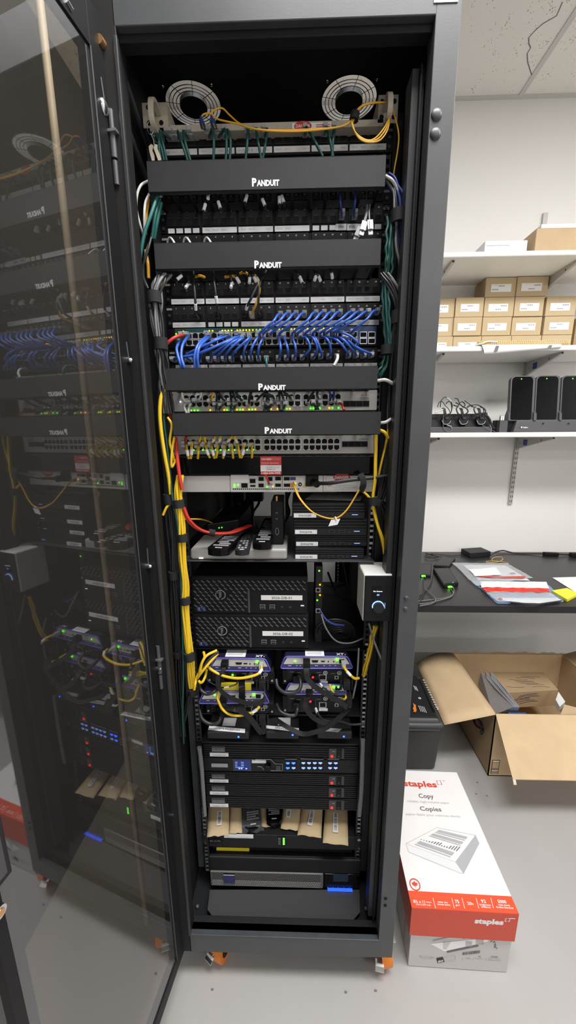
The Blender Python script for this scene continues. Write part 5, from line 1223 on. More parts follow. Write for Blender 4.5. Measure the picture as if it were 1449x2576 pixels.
gr = [[(745, 250), (755, 200), (745, 140)], [(850, 250), (810, 200), (775, 140)], [(935, 250), (935, 200), (930, 140)], [(1005, 250), (985, 200), (960, 140)], [(1080, 245), (1050, 215), (1000, 140)], [(1170, 300), (1175, 220), (1195, 140)], [(1270, 245), (1310, 200), (1380, 140)], [(1400, 245), (1405, 200), (1395, 140)], [(1440, 250), (1420, 200), (1405, 140)], [(750, 300), (745, 340), (755, 400)], [(820, 310), (790, 350), (765, 400)], [(935, 300), (935, 340), (945, 400)], [(1005, 300), (980, 340), (950, 400)], [(1380, 300), (1385, 340), (1370, 395)], [(1425, 310), (1410, 350), (1395, 395)]]
gr2 = [[(705, 225), (690, 205), (655, 190)], [(732, 225), (730, 205), (730, 185)], [(755, 222), (745, 200), (740, 185)], [(795, 222), (780, 205), (755, 185)], [(880, 240), (895, 210), (915, 182)], [(940, 215), (932, 200), (935, 182)], [(660, 250), (655, 270), (648, 285)], [(690, 245), (680, 265), (672, 285)], [(728, 250), (730, 265), (735, 285)], [(762, 248), (755, 265), (745, 285)], [(910, 240), (925, 262), (940, 275)], [(945, 240), (935, 262), (925, 275)]]
allg = [z5([(x, y, Y) for (x, y), Y in zip(l, (.112, .085, .074))]) for l in gr] + [[(*L4(x, y), Y) for (x, y), Y in zip(l, (.112, .085, .074))] for l in gr2]
for i, l in enumerate(allg):
    goes = 'up behind the cover above' if l[-1][1] < 990 else 'down behind the cover below'
    same = sorted([q[0][0] for q in allg if (q[-1][1] < 990) == (l[-1][1] < 990)]); k = same.index(l[0][0])
    cc('patch_cable', 'dark green upper silver switch cable going %s, number %d from left' % (goes, k+1), 'cable', l, .0027, 'c_darkgreen', 'dark green cables on the upper silver switch')
for i, l in enumerate(([(1002, 235), (1005, 205), (997, 178)], [(1018, 232), (1022, 205), (1024, 178)])): cc('patch_cable', 'purple blue cable near the right end of the upper silver switch, %s of two' % ['left', 'right'][i], 'cable', [(*L4(x, y), Y) for (x, y), Y in zip(l, (.112, .085, .074))], .0026, 'c_navy')
cc('patch_cable', 'short red cable at the last port of the upper silver switch', 'cable', [(*L4(x, y), Y) for x, y, Y in ((1045, 243, .112), (1062, 248, .085), (1078, 280, .072))], .0028, 'c_red')
# yellow cables of the lower silver switch
ups = [(520, 795, 545, 710, 0), (610, 800, 590, 710, 0), (690, 795, 735, 710, 1), (785, 790, 800, 705, 1), (880, 790, 955, 705, 1), (1020, 800, 980, 705, 1)]
for i, (x0, y0, x1_, y1_, tg) in enumerate(ups):
    l = z5([(x0, y0, .112), ((x0*2+x1_)/3, y0-25, .085), (x1_, y1_, .074)]); cc('patch_cable', 'yellow cable going up from the lower silver switch, %s' % (ORD[i]+' from the left'), 'cable', l, .0028, 'c_yellow', 'yellow cables going up from the lower silver switch', tags=((.55, 'print_white'),) if tg else ())
dn = [(355, 830, 385, 990, 1), (440, 800, 415, 990, 1), (520, 840, 505, 990, 0), (595, 820, 660, 980, 1), (680, 830, 720, 985, 1), (770, 830, 745, 980, 0), (860, 840, 835, 985, 1), (950, 830, 965, 985, 0), (1025, 810, 1055, 980, 0), (1120, 820, 1075, 980, 1), (1215, 820, 1210, 980, 0)]
for i, (x0, y0, x1_, y1_, tg) in enumerate(dn):
    l = z5([(x0, y0, .112), ((x0*2+x1_)/3-4, y0+35, .09), ((x0+x1_)/2, (y0+y1_)/2+10, .080), (x1_, y1_+8, .092)]); cc('patch_cable', 'yellow lower silver switch cable dropping into the gloss duct, %s' % (ORD[i]+' from the left'), 'cable', l, .0030, 'c_yellow', 'yellow cables dropping into the gloss duct', tags=((.72, 'print_white'),) if tg else ())
cc('patch_cable', 'short red cable at the first port of the lower silver switch', 'cable', z5([(350, 790, .112), (345, 760, .09), (355, 715, .078)]), .0028, 'c_red')
# router cables
t = cable('power_cable', 'thick black power cable running right from the router across the DANGER label', 'cable', px([(800, 1216, .105), (830, 1215, .08), (870, 1209, .075), (910, 1204, .075), (960, 1199, .08), (1000, 1193, .09), (1010, 1186, .1), (995, 1180, .11)]), .0045, 'c_black')
tag(MB().ribbon(px([(906, 1192, .07), (913, 1205, .066), (914, 1220, .066), (908, 1236, .075)]), .013, .004, 'velcro', X_).build('tie_wrap'), 'black hook and loop wrap holding the cables over the router right side', 'cable tie')
t = coil('fibre_cable', 'yellow fibre pair drooping from the router over the mini computers, white tag', 'cable', [[(738, 1213, .12), (741, 1225, .10), (752, 1252, .085), (780, 1284, .075), (815, 1301, .07), (845, 1303, .07), (870, 1285, .07), (893, 1250, .072), (910, 1218, .07)], [(741, 1216, .12), (745, 1230, .10), (757, 1256, .085), (785, 1287, .075), (818, 1303, .072), (848, 1303, .071), (872, 1284, .071), (895, 1248, .073), (911, 1220, .07)]], .0015, 'c_fibre')
p = [P(x, y, .068) for x, y in ((833, 1308), (856, 1305), (849, 1320), (826, 1324))]; MB().prism(p, (0, .0006, 0), 'print_white').tube([P(843, 1300, .068), P(846, 1308, .068)], .002, 'print_white').build('paper_tag', t)
for k in range(4): pass
cable('patch_cable', 'short red cable dropping over the router ports from behind the sticker', 'cable', px([(667, 1194, .098), (673, 1206, .10), (678, 1222, .12)]), .0024, 'c_red', None, [(P(681, 1222, YE-.006), OUT, 'clear_plastic')])
# thick bundles at the left
def bundle(label, path, n_, r, R, m, ties=(), seed=0, Rt=None, name='cable_bundle', flat=.55):
    """path px with depth; n_ strands wander round it; ties: (index fraction from,to)"""
    rr = random.Random(seed); c = spline(px(path), 8); t = thing(name, label, 'cable bundle', tuple(c[0])); L = len(c)
    for k in range(n_):
        a0 = 2*math.pi*k/n_+rr.uniform(-.3, .3); tw = rr.uniform(-1.6, 1.6); R0 = R*(1 if k else .2)*rr.uniform(.75, 1.1); pts = []
        for i, p in enumerate(c):
            if i % 3 and i != L-1: continue
            f = i/(L-1); a = a0+tw*f; q = R0*(1+.25*math.sin(f*23+k)); pts.append(p+V((math.cos(a)*q, math.sin(a)*q*flat, 0)))
        MB().tube(pts, r, m if isinstance(m, str) else m[k % len(m)], 6, 4).build('strand', t)
    for (x0, y0, x1_, y1_, Y, w_) in ties: MB().cyl(P(x0, y0, Y), P(x1_, y1_, Y), w_, 'velcro', 14).build('tie_wrap', t)
    return t
bundle('thick bundle of yellow cables down the left side, tied with black wraps', [(452, 1196, .085), (449, 1225, .075), (452, 1265, .072), (455, 1310, .072), (458, 1350, .072), (462, 1420, .072), (466, 1470, .072), (467, 1515, .072), (472, 1580, .072), (477, 1640, .072), (482, 1690, .075), (486, 1730, .08)], 7, .0031, .0078, 'c_yellow', ((448, 1257, 451, 1277, .072, .0125), (458, 1343, 460, 1362, .072, .0115), (465, 1501, 467, 1519, .072, .012), (475, 1641, 478, 1660, .073, .013), (484, 1733, 486, 1748, .08, .011)), 1)
bundle('bundle of grey and black cables at the upper left, two black wraps', [(415, 690, .075), (400, 712, .065), (392, 745, .06), (393, 790, .06), (402, 860, .06), (408, 900, .062), (412, 940, .066), (418, 985, .07), (425, 1040, .075)], 12, .0027, .011, ['c_grey', 'c_grey', 'c_black'], ((387, 735, 390, 764, .06, .0145), (404, 850, 406, 880, .06, .0135)), 2)
bundle('bundle of black cables running down the left side behind the yellow one', [(405, 960, .08), (412, 1060, .085), (418, 1150, .085), (427, 1250, .085), (434, 1350, .085), (438, 1440, .085), (444, 1540, .087), (449, 1640, .09), (453, 1740, .1), (462, 1850, .11)], 9, .0028, .0095, 'c_black', ((425, 1242, 428, 1268, .083, .0145), (436, 1437, 438, 1456, .084, .0125), (447, 1640, 448, 1652, .09, .0105)), 3)
def sc(label, l, r, m, name='loose_cable'): return tag(MB().tube(px(l), r, m, 7).build(name), label, 'cable')
sc('single yellow cable curving down the far left beside the lower covers', [(414, 980, .07), (405, 1000, .065), (402, 1040, .062), (406, 1090, .062), (415, 1150, .065), (424, 1200, .07), (429, 1243, .072)], .0042, 'c_yellow')
sc('yellow cable end sticking out left below the upper left wrap', [(430, 1264, .075), (418, 1278, .07), (410, 1296, .068)], .0030, 'c_yellow')
sc('yellow cable bending behind the lowest cover at the left', [(422, 1050, .075), (432, 1070, .07), (427, 1110, .072), (434, 1140, .075), (440, 1165, .08)], .0028, 'c_yellow')
sc('yellow cable running beside the lower silver switch at the left', [(438, 1100, .075), (432, 1140, .07), (432, 1175, .072), (444, 1155, .08)], .0028, 'c_yellow')
sc('long dark teal cable running down the left side beside the yellow bundle', [(420, 1000, .085), (412, 1050, .075), (420, 1120, .075), (432, 1240, .07), (448, 1330, .068), (454, 1420, .07), (456, 1500, .07), (459, 1600, .072), (461, 1700, .075), (459, 1800, .08), (462, 1870, .09)], .0026, 'c_green')
sc('teal cable hanging at the upper left, leftmost and longest', [(399, 486, .075), (380, 540, .06), (363, 590, .055), (352, 650, .055), (344, 705, .06)], .0034, 'c_teal')
sc('teal cable hanging at the upper left beside the patch panel', [(406, 510, .08), (395, 560, .075), (388, 600, .08)], .0034, 'c_teal')
sc('teal cable hanging at the upper left, middle of three', [(402, 500, .08), (390, 545, .07), (382, 600, .075)], .0030, 'c_teal')
sc('white cable arching out at the upper left, outermost', [(371, 456, .085), (355, 466, .07), (345, 490, .065), (343, 525, .065), (352, 565, .07), (362, 595, .08)], .0025, 'c_white')
sc('grey white cable arching at the upper left, inner one', [(378, 484, .08), (366, 510, .07), (363, 545, .068), (364, 590, .075)], .0025, 'c_white')
sc('yellow cable showing at the upper left between the white ones', [(374, 500, .085), (368, 545, .078), (366, 590, .08)], .0030, 'c_fibre')
sc('yellow cable behind the second cover at the left', [(366, 630, .09), (372, 665, .08), (374, 700, .08)], .0034, 'c_fibre')
sc('black cable looping outward left of the second cover', [(385, 580, .08), (372, 630, .065), (358, 680, .065), (366, 720, .07)], .0026, 'c_black')
sc('thin grey cable looping outward left of the second cover', [(380, 600, .085), (366, 640, .07), (360, 690, .07), (372, 725, .075)], .0020, 'c_grey')
sc('yellow cable bending into the panel below the second cover at the left', [(410, 720, .07), (418, 705, .08), (426, 694, .09)], .0030, 'c_fibre')
sc('red cable coming from behind the gloss duct at the left', [(442, 1100, .09), (446, 1150, .075), (452, 1200, .068), (458, 1232, .068)], .0042, 'c_red')
bundle('bundle of red cables swinging from the left to the modem', [(462, 1276, .072), (475, 1305, .075), (500, 1330, .085), (535, 1341, .10), (575, 1341, .12), (605, 1332, .15), (628, 1322, .2)], 4, .0030, .0052, 'c_red', ((526, 1339, 541, 1342, .098, .0085),), 5, flat=.8)
sc('thin yellow cable crossing behind the red bundle', [(463, 1306, .12), (500, 1306, .14), (520, 1310, .2), (534, 1316, .25)], .0020, 'c_fibre')
sc('red cable at the upper silver switch left side', [(432, 992, .09), (424, 1005, .08), (424, 1030, .08), (430, 1050, .09)], .0034, 'c_red')
# right side
def rightlab(s_): return s_
bundle('teal cables running down the right of the patch panels, upper length', [(984, 545, .085), (981, 600, .08), (978, 650, .08), (975, 690, .085)], 4, .0028, .008, 'c_green', (), 6)
bundle('teal cables running down the right of the patch panels, lower length', [(972, 700, .085), (971, 760, .08), (972, 820, .08), (974, 872, .08)], 6, .0028, .009, 'c_green', ((973, 868, 973, 892, .08, .0125),), 7)
bundle('dark green cables fanning into the third cover from the right', [(974, 895, .08), (968, 920, .08), (955, 940, .08), (948, 950, .085)], 5, .0026, .008, 'c_green', (), 8)
bundle('bundle of dark blue and grey cables at the upper right', [(970, 440, .09), (990, 465, .08), (1004, 510, .075), (1006, 580, .075), (1012, 650, .075), (1018, 720, .08)], 7, .0027, .010, ['c_navy', 'c_grey', 'c_black'], ((1000, 528, 1001, 560, .075, .013),), 9)
bundle('bundle of black and grey cables down the right side of the covers', [(965, 690, .085), (990, 720, .075), (1005, 770, .072), (1000, 840, .075), (993, 900, .08), (990, 1000, .085), (985, 1100, .09), (975, 1200, .09), (960, 1262, .09)], 10, .0027, .010, ['c_black', 'c_black', 'c_grey'], ((1003, 782, 1002, 815, .072, .0145), (952, 1255, 945, 1272, .085, .012)), 10)
bundle('dark cables dropping behind the volume controller at the right', [(962, 1262, .1), (980, 1320, .1), (995, 1380, .11), (1000, 1440, .12)], 5, .0027, .008, 'c_black', (), 11)
sc('thin yellow cable at the far right beside the bundles', [(1012, 600, .075), (1020, 640, .07), (1025, 670, .075)], .0022, 'c_fibre')
sc('thin amber cable running down the far right side', [(1026, 800, .075), (1020, 860, .075), (1014, 920, .078)], .0022, 'c_fibre')
sc('yellow cable hooking round right of the lowest cover', [(956, 1082, .075), (968, 1088, .07), (976, 1102, .075)], .0036, 'c_yellow')
sc('yellow cable slanting down right of the lower silver switch', [(978, 1075, .09), (970, 1120, .085), (958, 1170, .085), (952, 1200, .09)], .0026, 'c_yellow')
sc('yellow cable behind the bundle at the right of the gloss duct', [(985, 1130, .1), (975, 1165, .1), (966, 1190, .1)], .0022, 'c_yellow')
bundle('yellow cables running down the right side to the volume controller', [(946, 1092, .085), (945, 1150, .08), (944, 1200, .078), (939, 1240, .078), (938, 1275, .078), (948, 1320, .078), (960, 1360, .078), (969, 1412, .08)], 3, .0030, .0042, 'c_yellow', ((938, 1250, 939, 1270, .078, .0115),), 12)
sc('yellow cable slanting from the router side to the right bundle', [(913, 1236, .08), (924, 1246, .078), (934, 1258, .078)], .0028, 'c_yellow')
bundle('yellow cables below the volume controller', [(948, 1575, .085), (940, 1600, .085), (932, 1640, .085), (922, 1675, .09), (915, 1700, .1)], 4, .0030, .006, 'c_yellow', (), 13)
sc('white cable arching right of the third cover', [(950, 958, .075), (970, 956, .07), (990, 966, .075)], .0036, 'c_white')
sc('white cable arching right of the lowest cover', [(956, 1064, .075), (970, 1062, .07), (984, 1054, .075)], .0034, 'c_white')
sc('white cable loop right of the upper silver switch', [(1006, 985, .08), (1012, 1005, .075), (1008, 1030, .075), (1000, 1040, .08)], .0022, 'c_white')
sc('white cable arching right of the topmost cover', [(970, 443, .075), (985, 452, .07), (995, 468, .075), (1003, 490, .08)], .0030, 'c_white')
# cables around the players
def zl(l): return [(500+x/6.586, 1630+y/6.586, Y) for x, y, Y in l]
def zr2(l): return [(690+x/6.586, 1630+y/6.586, Y) for x, y, Y in l]
def ycab(label, l, tg=(), plugc=None, r=.0034, m='c_yellow'):
    t = cable('patch_cable', label, 'cable', px(l), r, m, None, [(P(*plugc), OUT, 'clear_plastic')] if plugc else (), (), [(f, 'print_white') for f in tg]); return t
ycab('yellow cable sagging below the upper left player from its lit socket', zl([(1040, 300, .082), (1035, 370, .07), (960, 440, .06), (780, 490, .055), (600, 500, .055), (400, 460, .06), (240, 380, .065), (160, 315, .075)]), (.18,), (*zl([(1040, 250, .1)])[0][:2], .106))
ycab('yellow cable circling in front of the lower left player', zl([(1010, 975, .07), (920, 1050, .062), (800, 1095, .058), (650, 1120, .056), (500, 1095, .058), (390, 1010, .06), (330, 890, .06), (310, 800, .065), (335, 715, .08)]), (.12,))
ycab('yellow cable hanging right from the upper right player', zr2([(1150, 310, .08), (1190, 370, .068), (1250, 440, .062), (1330, 505, .065), (1400, 500, .075)]), (.42,), (*zr2([(1140, 230, .1)])[0][:2], .106))
ycab('short yellow cable at the lower right player', zr2([(920, 610, .09), (950, 690, .075), (985, 740, .075)]), r=.0026)
ycab('yellow cable curl at the lower right player socket', zr2([(1120, 835, .085), (1160, 850, .075), (1190, 815, .075), (1180, 780, .085)]), r=.0028)
for i, l in enumerate(([(300, 40), (140, 120), (60, 230), (20, 360), (5, 450)], [(320, 90), (200, 220), (100, 340), (20, 440), (-20, 500)], [(80, 70), (95, 150), (50, 260), (25, 380)], [(130, 360), (110, 460), (70, 550), (30, 575), (0, 540)], [(-10, 430), (-40, 520), (-60, 600), (-75, 690)])):
    Ys = (.085, .07, .062, .062, .066)
    ycab('yellow cable curving left of the upper left player, %s' % ['topmost', 'second, slanting', 'behind the topmost', 'lower hook', 'joining the left bundle'][i], zl([(x, y, Y) for (x, y), Y in zip(l, Ys)]), r=.0034)
ycab('black cable curving with the yellow ones left of the upper left player', zl([(330, 60, .085), (180, 180, .072), (90, 300, .066), (10, 430, .068)]), r=.0034, m='c_black')
def flatc(label, l, w_=.011, side=X_, hd=True, m='gear_dark'):
    pts = px(l); t = thing('hdmi_cable', label, 'cable', tuple(pts[0]), 'flat black video cables over the players')
    MB().ribbon(pts, w_, .0026, m, side).build('jacket', t)
    if hd:
        a, b = pts[0], pts[1]; d = (b-a).normalized(); MB().obox(a-V((0, 0, .001)), X_*.0088, Y_*.010, V((0, 0, 1))*.0085, 'gear_black').build('connector', t, .001)
    return t
flatc('flat black video cable sweeping from the upper left player to the lower right', zl([(430, 270, .085), (400, 380, .068), (340, 440, .06), (315, 540, .058), (350, 680, .056), (480, 800, .055), (700, 890, .055), (900, 925, .055), (1040, 900, .056), (1090, 780, .06), (1080, 660, .08)]), side=[X_, Z_])
flatc('flat grey video cable folding at the bottom below the lower left player', zl([(410, 850, .09), (400, 960, .075), (520, 1010, .06), (650, 1020, .055), (800, 1110, .053), (920, 1250, .052), (1030, 1400, .052), (1075, 1360, .056), (1070, 1200, .07)]), .014, [X_, V((.7, 0, .7))])
flatc('flat cable running straight down between the two left players', zl([(710, 560, .118), (715, 640, .07), (718, 800, .066), (715, 950, .068), (700, 1040, .08)]), .016, X_, False, 'gear_black')
flatc('flat video cable from the upper right player sweeping to the far right fold', zr2([(535, 250, .085), (535, 400, .07), (560, 520, .066), (700, 660, .058), (900, 790, .055), (1100, 900, .054), (1220, 985, .054), (1250, 880, .06), (1230, 720, .08)]), .013, [X_, V((.5, 0, .8))])
flatc('flat video cable curving from the lower right player to the bottom', zr2([(580, 760, .095), (540, 860, .08), (520, 980, .065), (620, 1130, .058), (760, 1220, .056), (900, 1255, .06), (1020, 1240, .08)]), .012, [X_, Z_])
flatc('flat cable from the right fold down to the receivers', zr2([(1250, 990, .056), (1150, 1090, .056), (1000, 1220, .056), (850, 1330, .056), (650, 1400, .056), (450, 1420, .06), (200, 1300, .065), (20, 1180, .08)]), .011, V((0, .6, .8)), False)
for i, l in enumerate((zl([(650, 540, .11), (620, 600, .08), (540, 630, .07), (470, 650, .066), (370, 655, .07), (280, 620, .075), (150, 540, .08), (120, 440, .085)]), zl([(0, 580, .08), (40, 700, .066), (130, 760, .062), (230, 740, .062), (290, 690, .07), (300, 650, .09)]), zl([(10, 1020, .08), (60, 1180, .066), (200, 1260, .062), (320, 1230, .064), (370, 1130, .075), (380, 1060, .09)]),
    zr2([(30, 520, .08), (60, 650, .066), (180, 740, .062), (330, 740, .062), (430, 660, .068), (430, 520, .085), (400, 470, .1)]), zr2([(40, 930, .085), (100, 1050, .068), (220, 1110, .062), (340, 1110, .064), (380, 1020, .07), (390, 960, .085)]), zr2([(1400, 0, .1), (1390, 200, .085), (1370, 480, .075), (1320, 740, .07), (1300, 830, .075)]),
    zr2([(740, 470, .11), (760, 580, .085), (800, 640, .07), (900, 720, .068), (1040, 780, .07), (1160, 790, .08)]), zr2([(680, 860, .11), (690, 1000, .085), (720, 1080, .072), (800, 1180, .068), (950, 1220, .07), (1100, 1210, .08), (1280, 1265, .085), (1500, 1255, .09)]))):
    lab = ['black cable with white sleeve between the two left players', 'thick black power lead looping left of the lower left player', 'thick black power lead looping below the lower left player', 'thick black power lead looping left of the right hand extenders', 'black power lead looping below the right hand extenders', 'thin grey cable hanging down at the far right of the players', 'black cable with white sleeve crossing the lower right player', 'black cable with white sleeve below the lower right player running far right'][i]
    tg = {0: (.45,), 6: (.3,), 7: (.2,)}.get(i, ()); m_ = 'c_grey' if i == 5 else 'c_black'; r_ = {0: .0018, 5: .0024, 6: .0022, 7: .0030}.get(i, .0048)
    t = cable('power_lead', lab, 'cable', px(l), r_, m_, None, (), (), [(f, 'print_white') for f in tg])
# serial style connectors at the right ends of the extenders
for i, (x, y) in enumerate(((660, 1722), (660, 1810), (872, 1722))):
    A = P(x, y, .085); t = thing('serial_connector', 'black ribbed serial connector hanging %s' % ['right of the upper left extender', 'right of the lower left extender', 'right of the upper right extender'][i], 'connector', tuple(A))
    m = MB().obox(A, X_*.0085, Y_*.007, Z_*.012, 'gear_dark')
    for k in range(3): m.obox(A+V((0, -.0002, -.004*k)), X_*.0092, Y_*.0075, Z_*.0008, 'gear_black')
    m.build('hood', t, .001)
    for s_ in (-1, 1): MB().cyl(A+V((s_*.014, 0, .012)), A+V((s_*.014, 0, -.014)), .0026, 'gear_dark', 10).build('thumb_screw', t)
# dark cable nest right of the desktop computers
for k in range(7):
    cx_, cy_ = 843, 1592; pts = []
    for j in range(15):
        a = 2*math.pi*j/14+k; pts.append((cx_+math.cos(a)*(50-k*4)+k*2, cy_+math.sin(a)*(34-k*2)+k*3, .16+.02*math.sin(a)+.004*k))
    tag(MB().tube(px(pts), .0026, 'c_black', 6).build('coiled_cord'), 'black cord turn in the nest beside the desktop computers, %s' % ['outermost', 'second from outside', 'third from outside', 'middle one', 'third from inside', 'second from inside', 'innermost'][k], 'cord', 'coiled cords beside the desktop computers')
sc('blue cable sagging from the upright converter box', [(805, 1535, .14), (820, 1558, .13), (840, 1570, .13), (865, 1573, .14)], .0026, 'c_navy')
sc('grey cable curving down from the upright converter box', [(808, 1545, .135), (820, 1580, .12), (845, 1612, .12), (880, 1618, .13), (915, 1605, .14)], .0022, 'c_grey')
sc('braided grey cable running from the volume controller to the lower right', [(928, 1568, .06), (940, 1610, .055), (960, 1660, .05), (980, 1702, .05)], .0026, 'c_grey')
for i, l in enumerate(([(825, 1440, .4), (840, 1480, .35), (850, 1500, .3)], [(812, 1472, .16), (840, 1478, .2), (870, 1470, .3)], [(812, 1498, .16), (850, 1500, .2), (890, 1520, .25)], [(860, 1400, .3), (870, 1450, .3), (880, 1500, .28)])):
    sc('black cable behind the upright converter box, %s' % ['nearest the perforated door', 'upper sideways one', 'lower sideways one', 'farthest right'][i], l, .0035, 'c_black')
for i, l in enumerate(([(955, 1705, .09), (968, 1750, .08), (975, 1790, .08)], [(950, 1725, .09), (962, 1770, .08), (974, 1812, .08)])): sc('dark strut-like cable at the lower right, %s of two' % ['upper', 'lower'][i], l, .0026, 'c_grey')
bundle('thin black cables trailing down the left rail beside the receivers', [(455, 1850, .12), (470, 1790, .11), (478, 1740, .11)], 4, .0024, .006, 'c_black', (), 14)
bundle('black corrugated conduit along the left rail beside the amplifiers', [(502, 1880, .1), (508, 1930, .1), (512, 1990, .1), (516, 2050, .1)], 2, .0050, .003, 'c_grey', (), 15)
bundle('grey conduit along the right rail beside the amplifiers', [(914, 1860, .1), (912, 1930, .1), (910, 1990, .1), (905, 2050, .1)], 2, .0050, .003, 'c_grey', (), 16)

# ------------------------------------------------------------------ wall shelving on the right
XS0, XS1 = 0.42, 3.15; YW = YB
TR = [0.80, 1.41, 2.02, 2.63]
for i, x in enumerate(TR):
    t = thing('shelf_track', 'slotted grey wall track holding the white shelves, %s' % ['hidden mostly behind the open rack', 'its slotted lower end showing above the desk', 'beyond the charging dock', 'farthest right'][i], 'shelf track', (x, YW, 1.075), 'slotted wall tracks')
    m = MB().box(x-.0125, x+.0125, YW-.013, YW, 1.075, 2.715, 'bracket').build('channel', t, .001)
    sl = MB(); z = 1.095
    while z < 2.68:
        for s_ in (-1, 1): sl.box(x+s_*.0055-.0018, x+s_*.0055+.0018, YW-.0136, YW-.0128, z-.0085, z+.0085, 'slot_dark')
        z += .0305
    sl.build('slots', t)
SH = []
for k, (lab, yw, yf0, yf1, ypx) in enumerate((('top white wall shelf, brown carton standing on it', 721, 646, 632, 1200), ('middle white wall shelf full of small kraft boxes', 914, 884, 870, 1200), ('lowest white wall shelf with the charging docks', None, 1101, 1088, 1200))):
    if yw: zb = P(ypx, yw, YW).z; yf = F(ypx, yf0, zb).y
    else: yf = 1.27; zb = P(ypx, yf0, yf).z
    zt = P(ypx, yf1, yf).z
    t = thing('wall_shelf', lab, 'shelf', (1.8, YW, zb), 'white wall shelves')
    MB().box(XS0, XS1, yf, YW-.016, zb, zt, 'shelf_white').build('board', t, .006, seg=3); SH.append((zb, zt, yf))
    for i, x in enumerate(TR):
        b_ = thing('shelf_bracket', 'grey shelf bracket with a blue sticker under the %s shelf, %s' % (['top', 'middle', 'lowest'][k], ['leftmost', 'second from the left', 'third from the left', 'farthest right'][i]), 'bracket', (x, YW, zb-.07), 'grey shelf brackets')
        prof = [(YW-.013, zb-.0005), (yf+.03, zb-.0005), (yf+.03, zb-.010), (YW-.013, zb-.075)]
        m = MB()
        for s_ in (-1, 1): m.prism([(x+s_*.006, y, z) for y, z in prof], (s_*.0012, 0, 0), 'bracket')
        m.prism([(x-.006, yf+.03, zb-.010), (x+.006, yf+.03, zb-.010), (x+.006, YW-.013, zb-.075), (x-.006, YW-.013, zb-.075)], (0, .0012, .001), 'bracket'); m.build('arm', b_)
        c = V((x-.0076, YW-.10, zb-.033)); MB().box(c.x, c.x+.0004, c.y-.020, c.y+.020, c.z-.017, c.z+.017, 'c_navy').build('sticker', b_)
        MB().box(c.x, c.x+.0004, c.y+.03, c.y+.065, c.z-.017, c.z+.005, 'label_grey').build('printed_label', b_)
        MB().cyl((x-.0075, yf+.12, zb-.017), (x-.0068, yf+.12, zb-.017), .005, 'slot_dark', 10).build('hole', b_)
# top shelf: white box and brown carton with white sheet
zb, zt, yf = SH[0]
c0, c1 = P(1221, 604, 1.33), P(1328, 604, 1.33); wb = thing('white_box', 'low white box with printed lines on the top shelf beside the brown carton', 'box', ((c0.x+c1.x)/2, 1.33, zt))
bx('body', wb, c0.x, c1.x, 1.33, 1.50, zt+.0005, P(1270, 605, 1.33).z, 'paper', .002)
m = MB(); z = P(1270, 617, 1.329).z; a_, b_ = P(1224, 617, 1.329), P(1282, 617, 1.329); m.box(a_.x, b_.x, 1.3292, 1.3298, z-.001, z+.001, 'ink_soft').build('printed_line', wb)
c0, c1 = P(1348, 600, 1.31), P(1500, 600, 1.31); zc = P(1400, 573, 1.31).z
bc = thing('carton', 'large brown carton on the top shelf with a white sheet on it', 'box', ((c0.x+c1.x)/2, 1.31, zt))
MB().box(c0.x, c1.x, 1.31, YW-.03, zt+.0005, zc, 'kraft').build('body', bc, .002); bx('flap_seam', bc, c0.x, c1.x, 1.3096, 1.31, zc-.002, zc-.001, 'carton_brown')
c0 = P(1362, 568, 1.33); bx('paper_stack', None, c0.x, c0.x+.30, 1.33, 1.55, zc+.001, P(1400, 563, 1.33).z, 'paper_white', .001); tag(bpy.data.objects['paper_stack'], 'thin white stack of sheets on top of the brown carton', 'paper')
# small kraft boxes
zb, zt, yf = SH[1]
YBX = F(1250, 890, zt).y
rows = [(844, 890, [(1060, 1139), (1139, 1210), (1210, 1285), (1285, 1360), (1361, 1436)]), (797, 843, [(1062, 1140), (1141, 1212), (1213, 1286), (1287, 1362), (1368, 1443)]), (748, 796, [(1066, 1144), (1146, 1217), (1218, 1293), (1294, 1368), (1373, 1449)]), (697, 747, [(1221, 1299), (1300, 1379)])]
zlev = [P(1250, y, YBX).z for y in (890, 843.5, 796.5, 747, 697)]
rn = ['bottom', 'second', 'third', 'top']; cn = ['behind the rack post', 'second from the left', 'third from the left', 'fourth from the left', 'rightmost']; cn4 = ['left one of the two', 'right one of the two']
rg = random.Random(5)
for r_, (y0, y1, xs) in enumerate(rows):
    for k, (x0, x1_) in enumerate(xs):
        yf_ = YBX+rg.uniform(-.004, .008); a, b = P(x0+.5, (y0+y1)/2, yf_).x, P(x1_-.5, (y0+y1)/2, yf_).x; z0, z1 = zlev[r_]+.0004, zlev[r_+1]-.0008
        lab = 'small kraft box, %s row, %s' % (rn[r_], (cn4 if r_ == 3 else cn)[k])
        t = thing('kraft_box', lab, 'box', ((a+b)/2, yf_, z0), 'small kraft boxes on the middle shelf')
        bx('body', t, a, b, yf_, yf_+.26, z0, z1, 'box_side', .0015)
        MB().box(a-.0002, b+.0002, yf_-.0003, yf_+.26, z1-.0015, z1-.0008, 'carton_brown').build('lid_edge', t)
        w_, h_ = b-a, z1-z0; u0 = .18 if (r_+k) % 2 else .14; l0, l1 = a+w_*u0, a+w_*(u0+.66); q0, q1 = z0+h_*.26, z0+h_*.66
        m = MB().box(l0, l1, yf_-.0012, yf_-.0003, q0, q1, 'label')
        bl_ = (k+r_) % 2
        for (xa_, za_, n_) in (((.35, .68, 9), (.04, .22, 10)) if bl_ else ((.60, .66, 10), (.34, .20, 9))):
            for j in range(n_): xx = l0+(l1-l0)*(xa_+j*.035); m.box(xx, xx+.0011+.0008*(j % 3), yf_-.0015, yf_-.0012, q0+(q1-q0)*za_, q0+(q1-q0)*(za_+.14), 'ink_grey')
        m.box(l0+.02, l0+.032, yf_-.0015, yf_-.0012, q1-.006, q1-.005, 'ink_soft'); m.build('label', t)
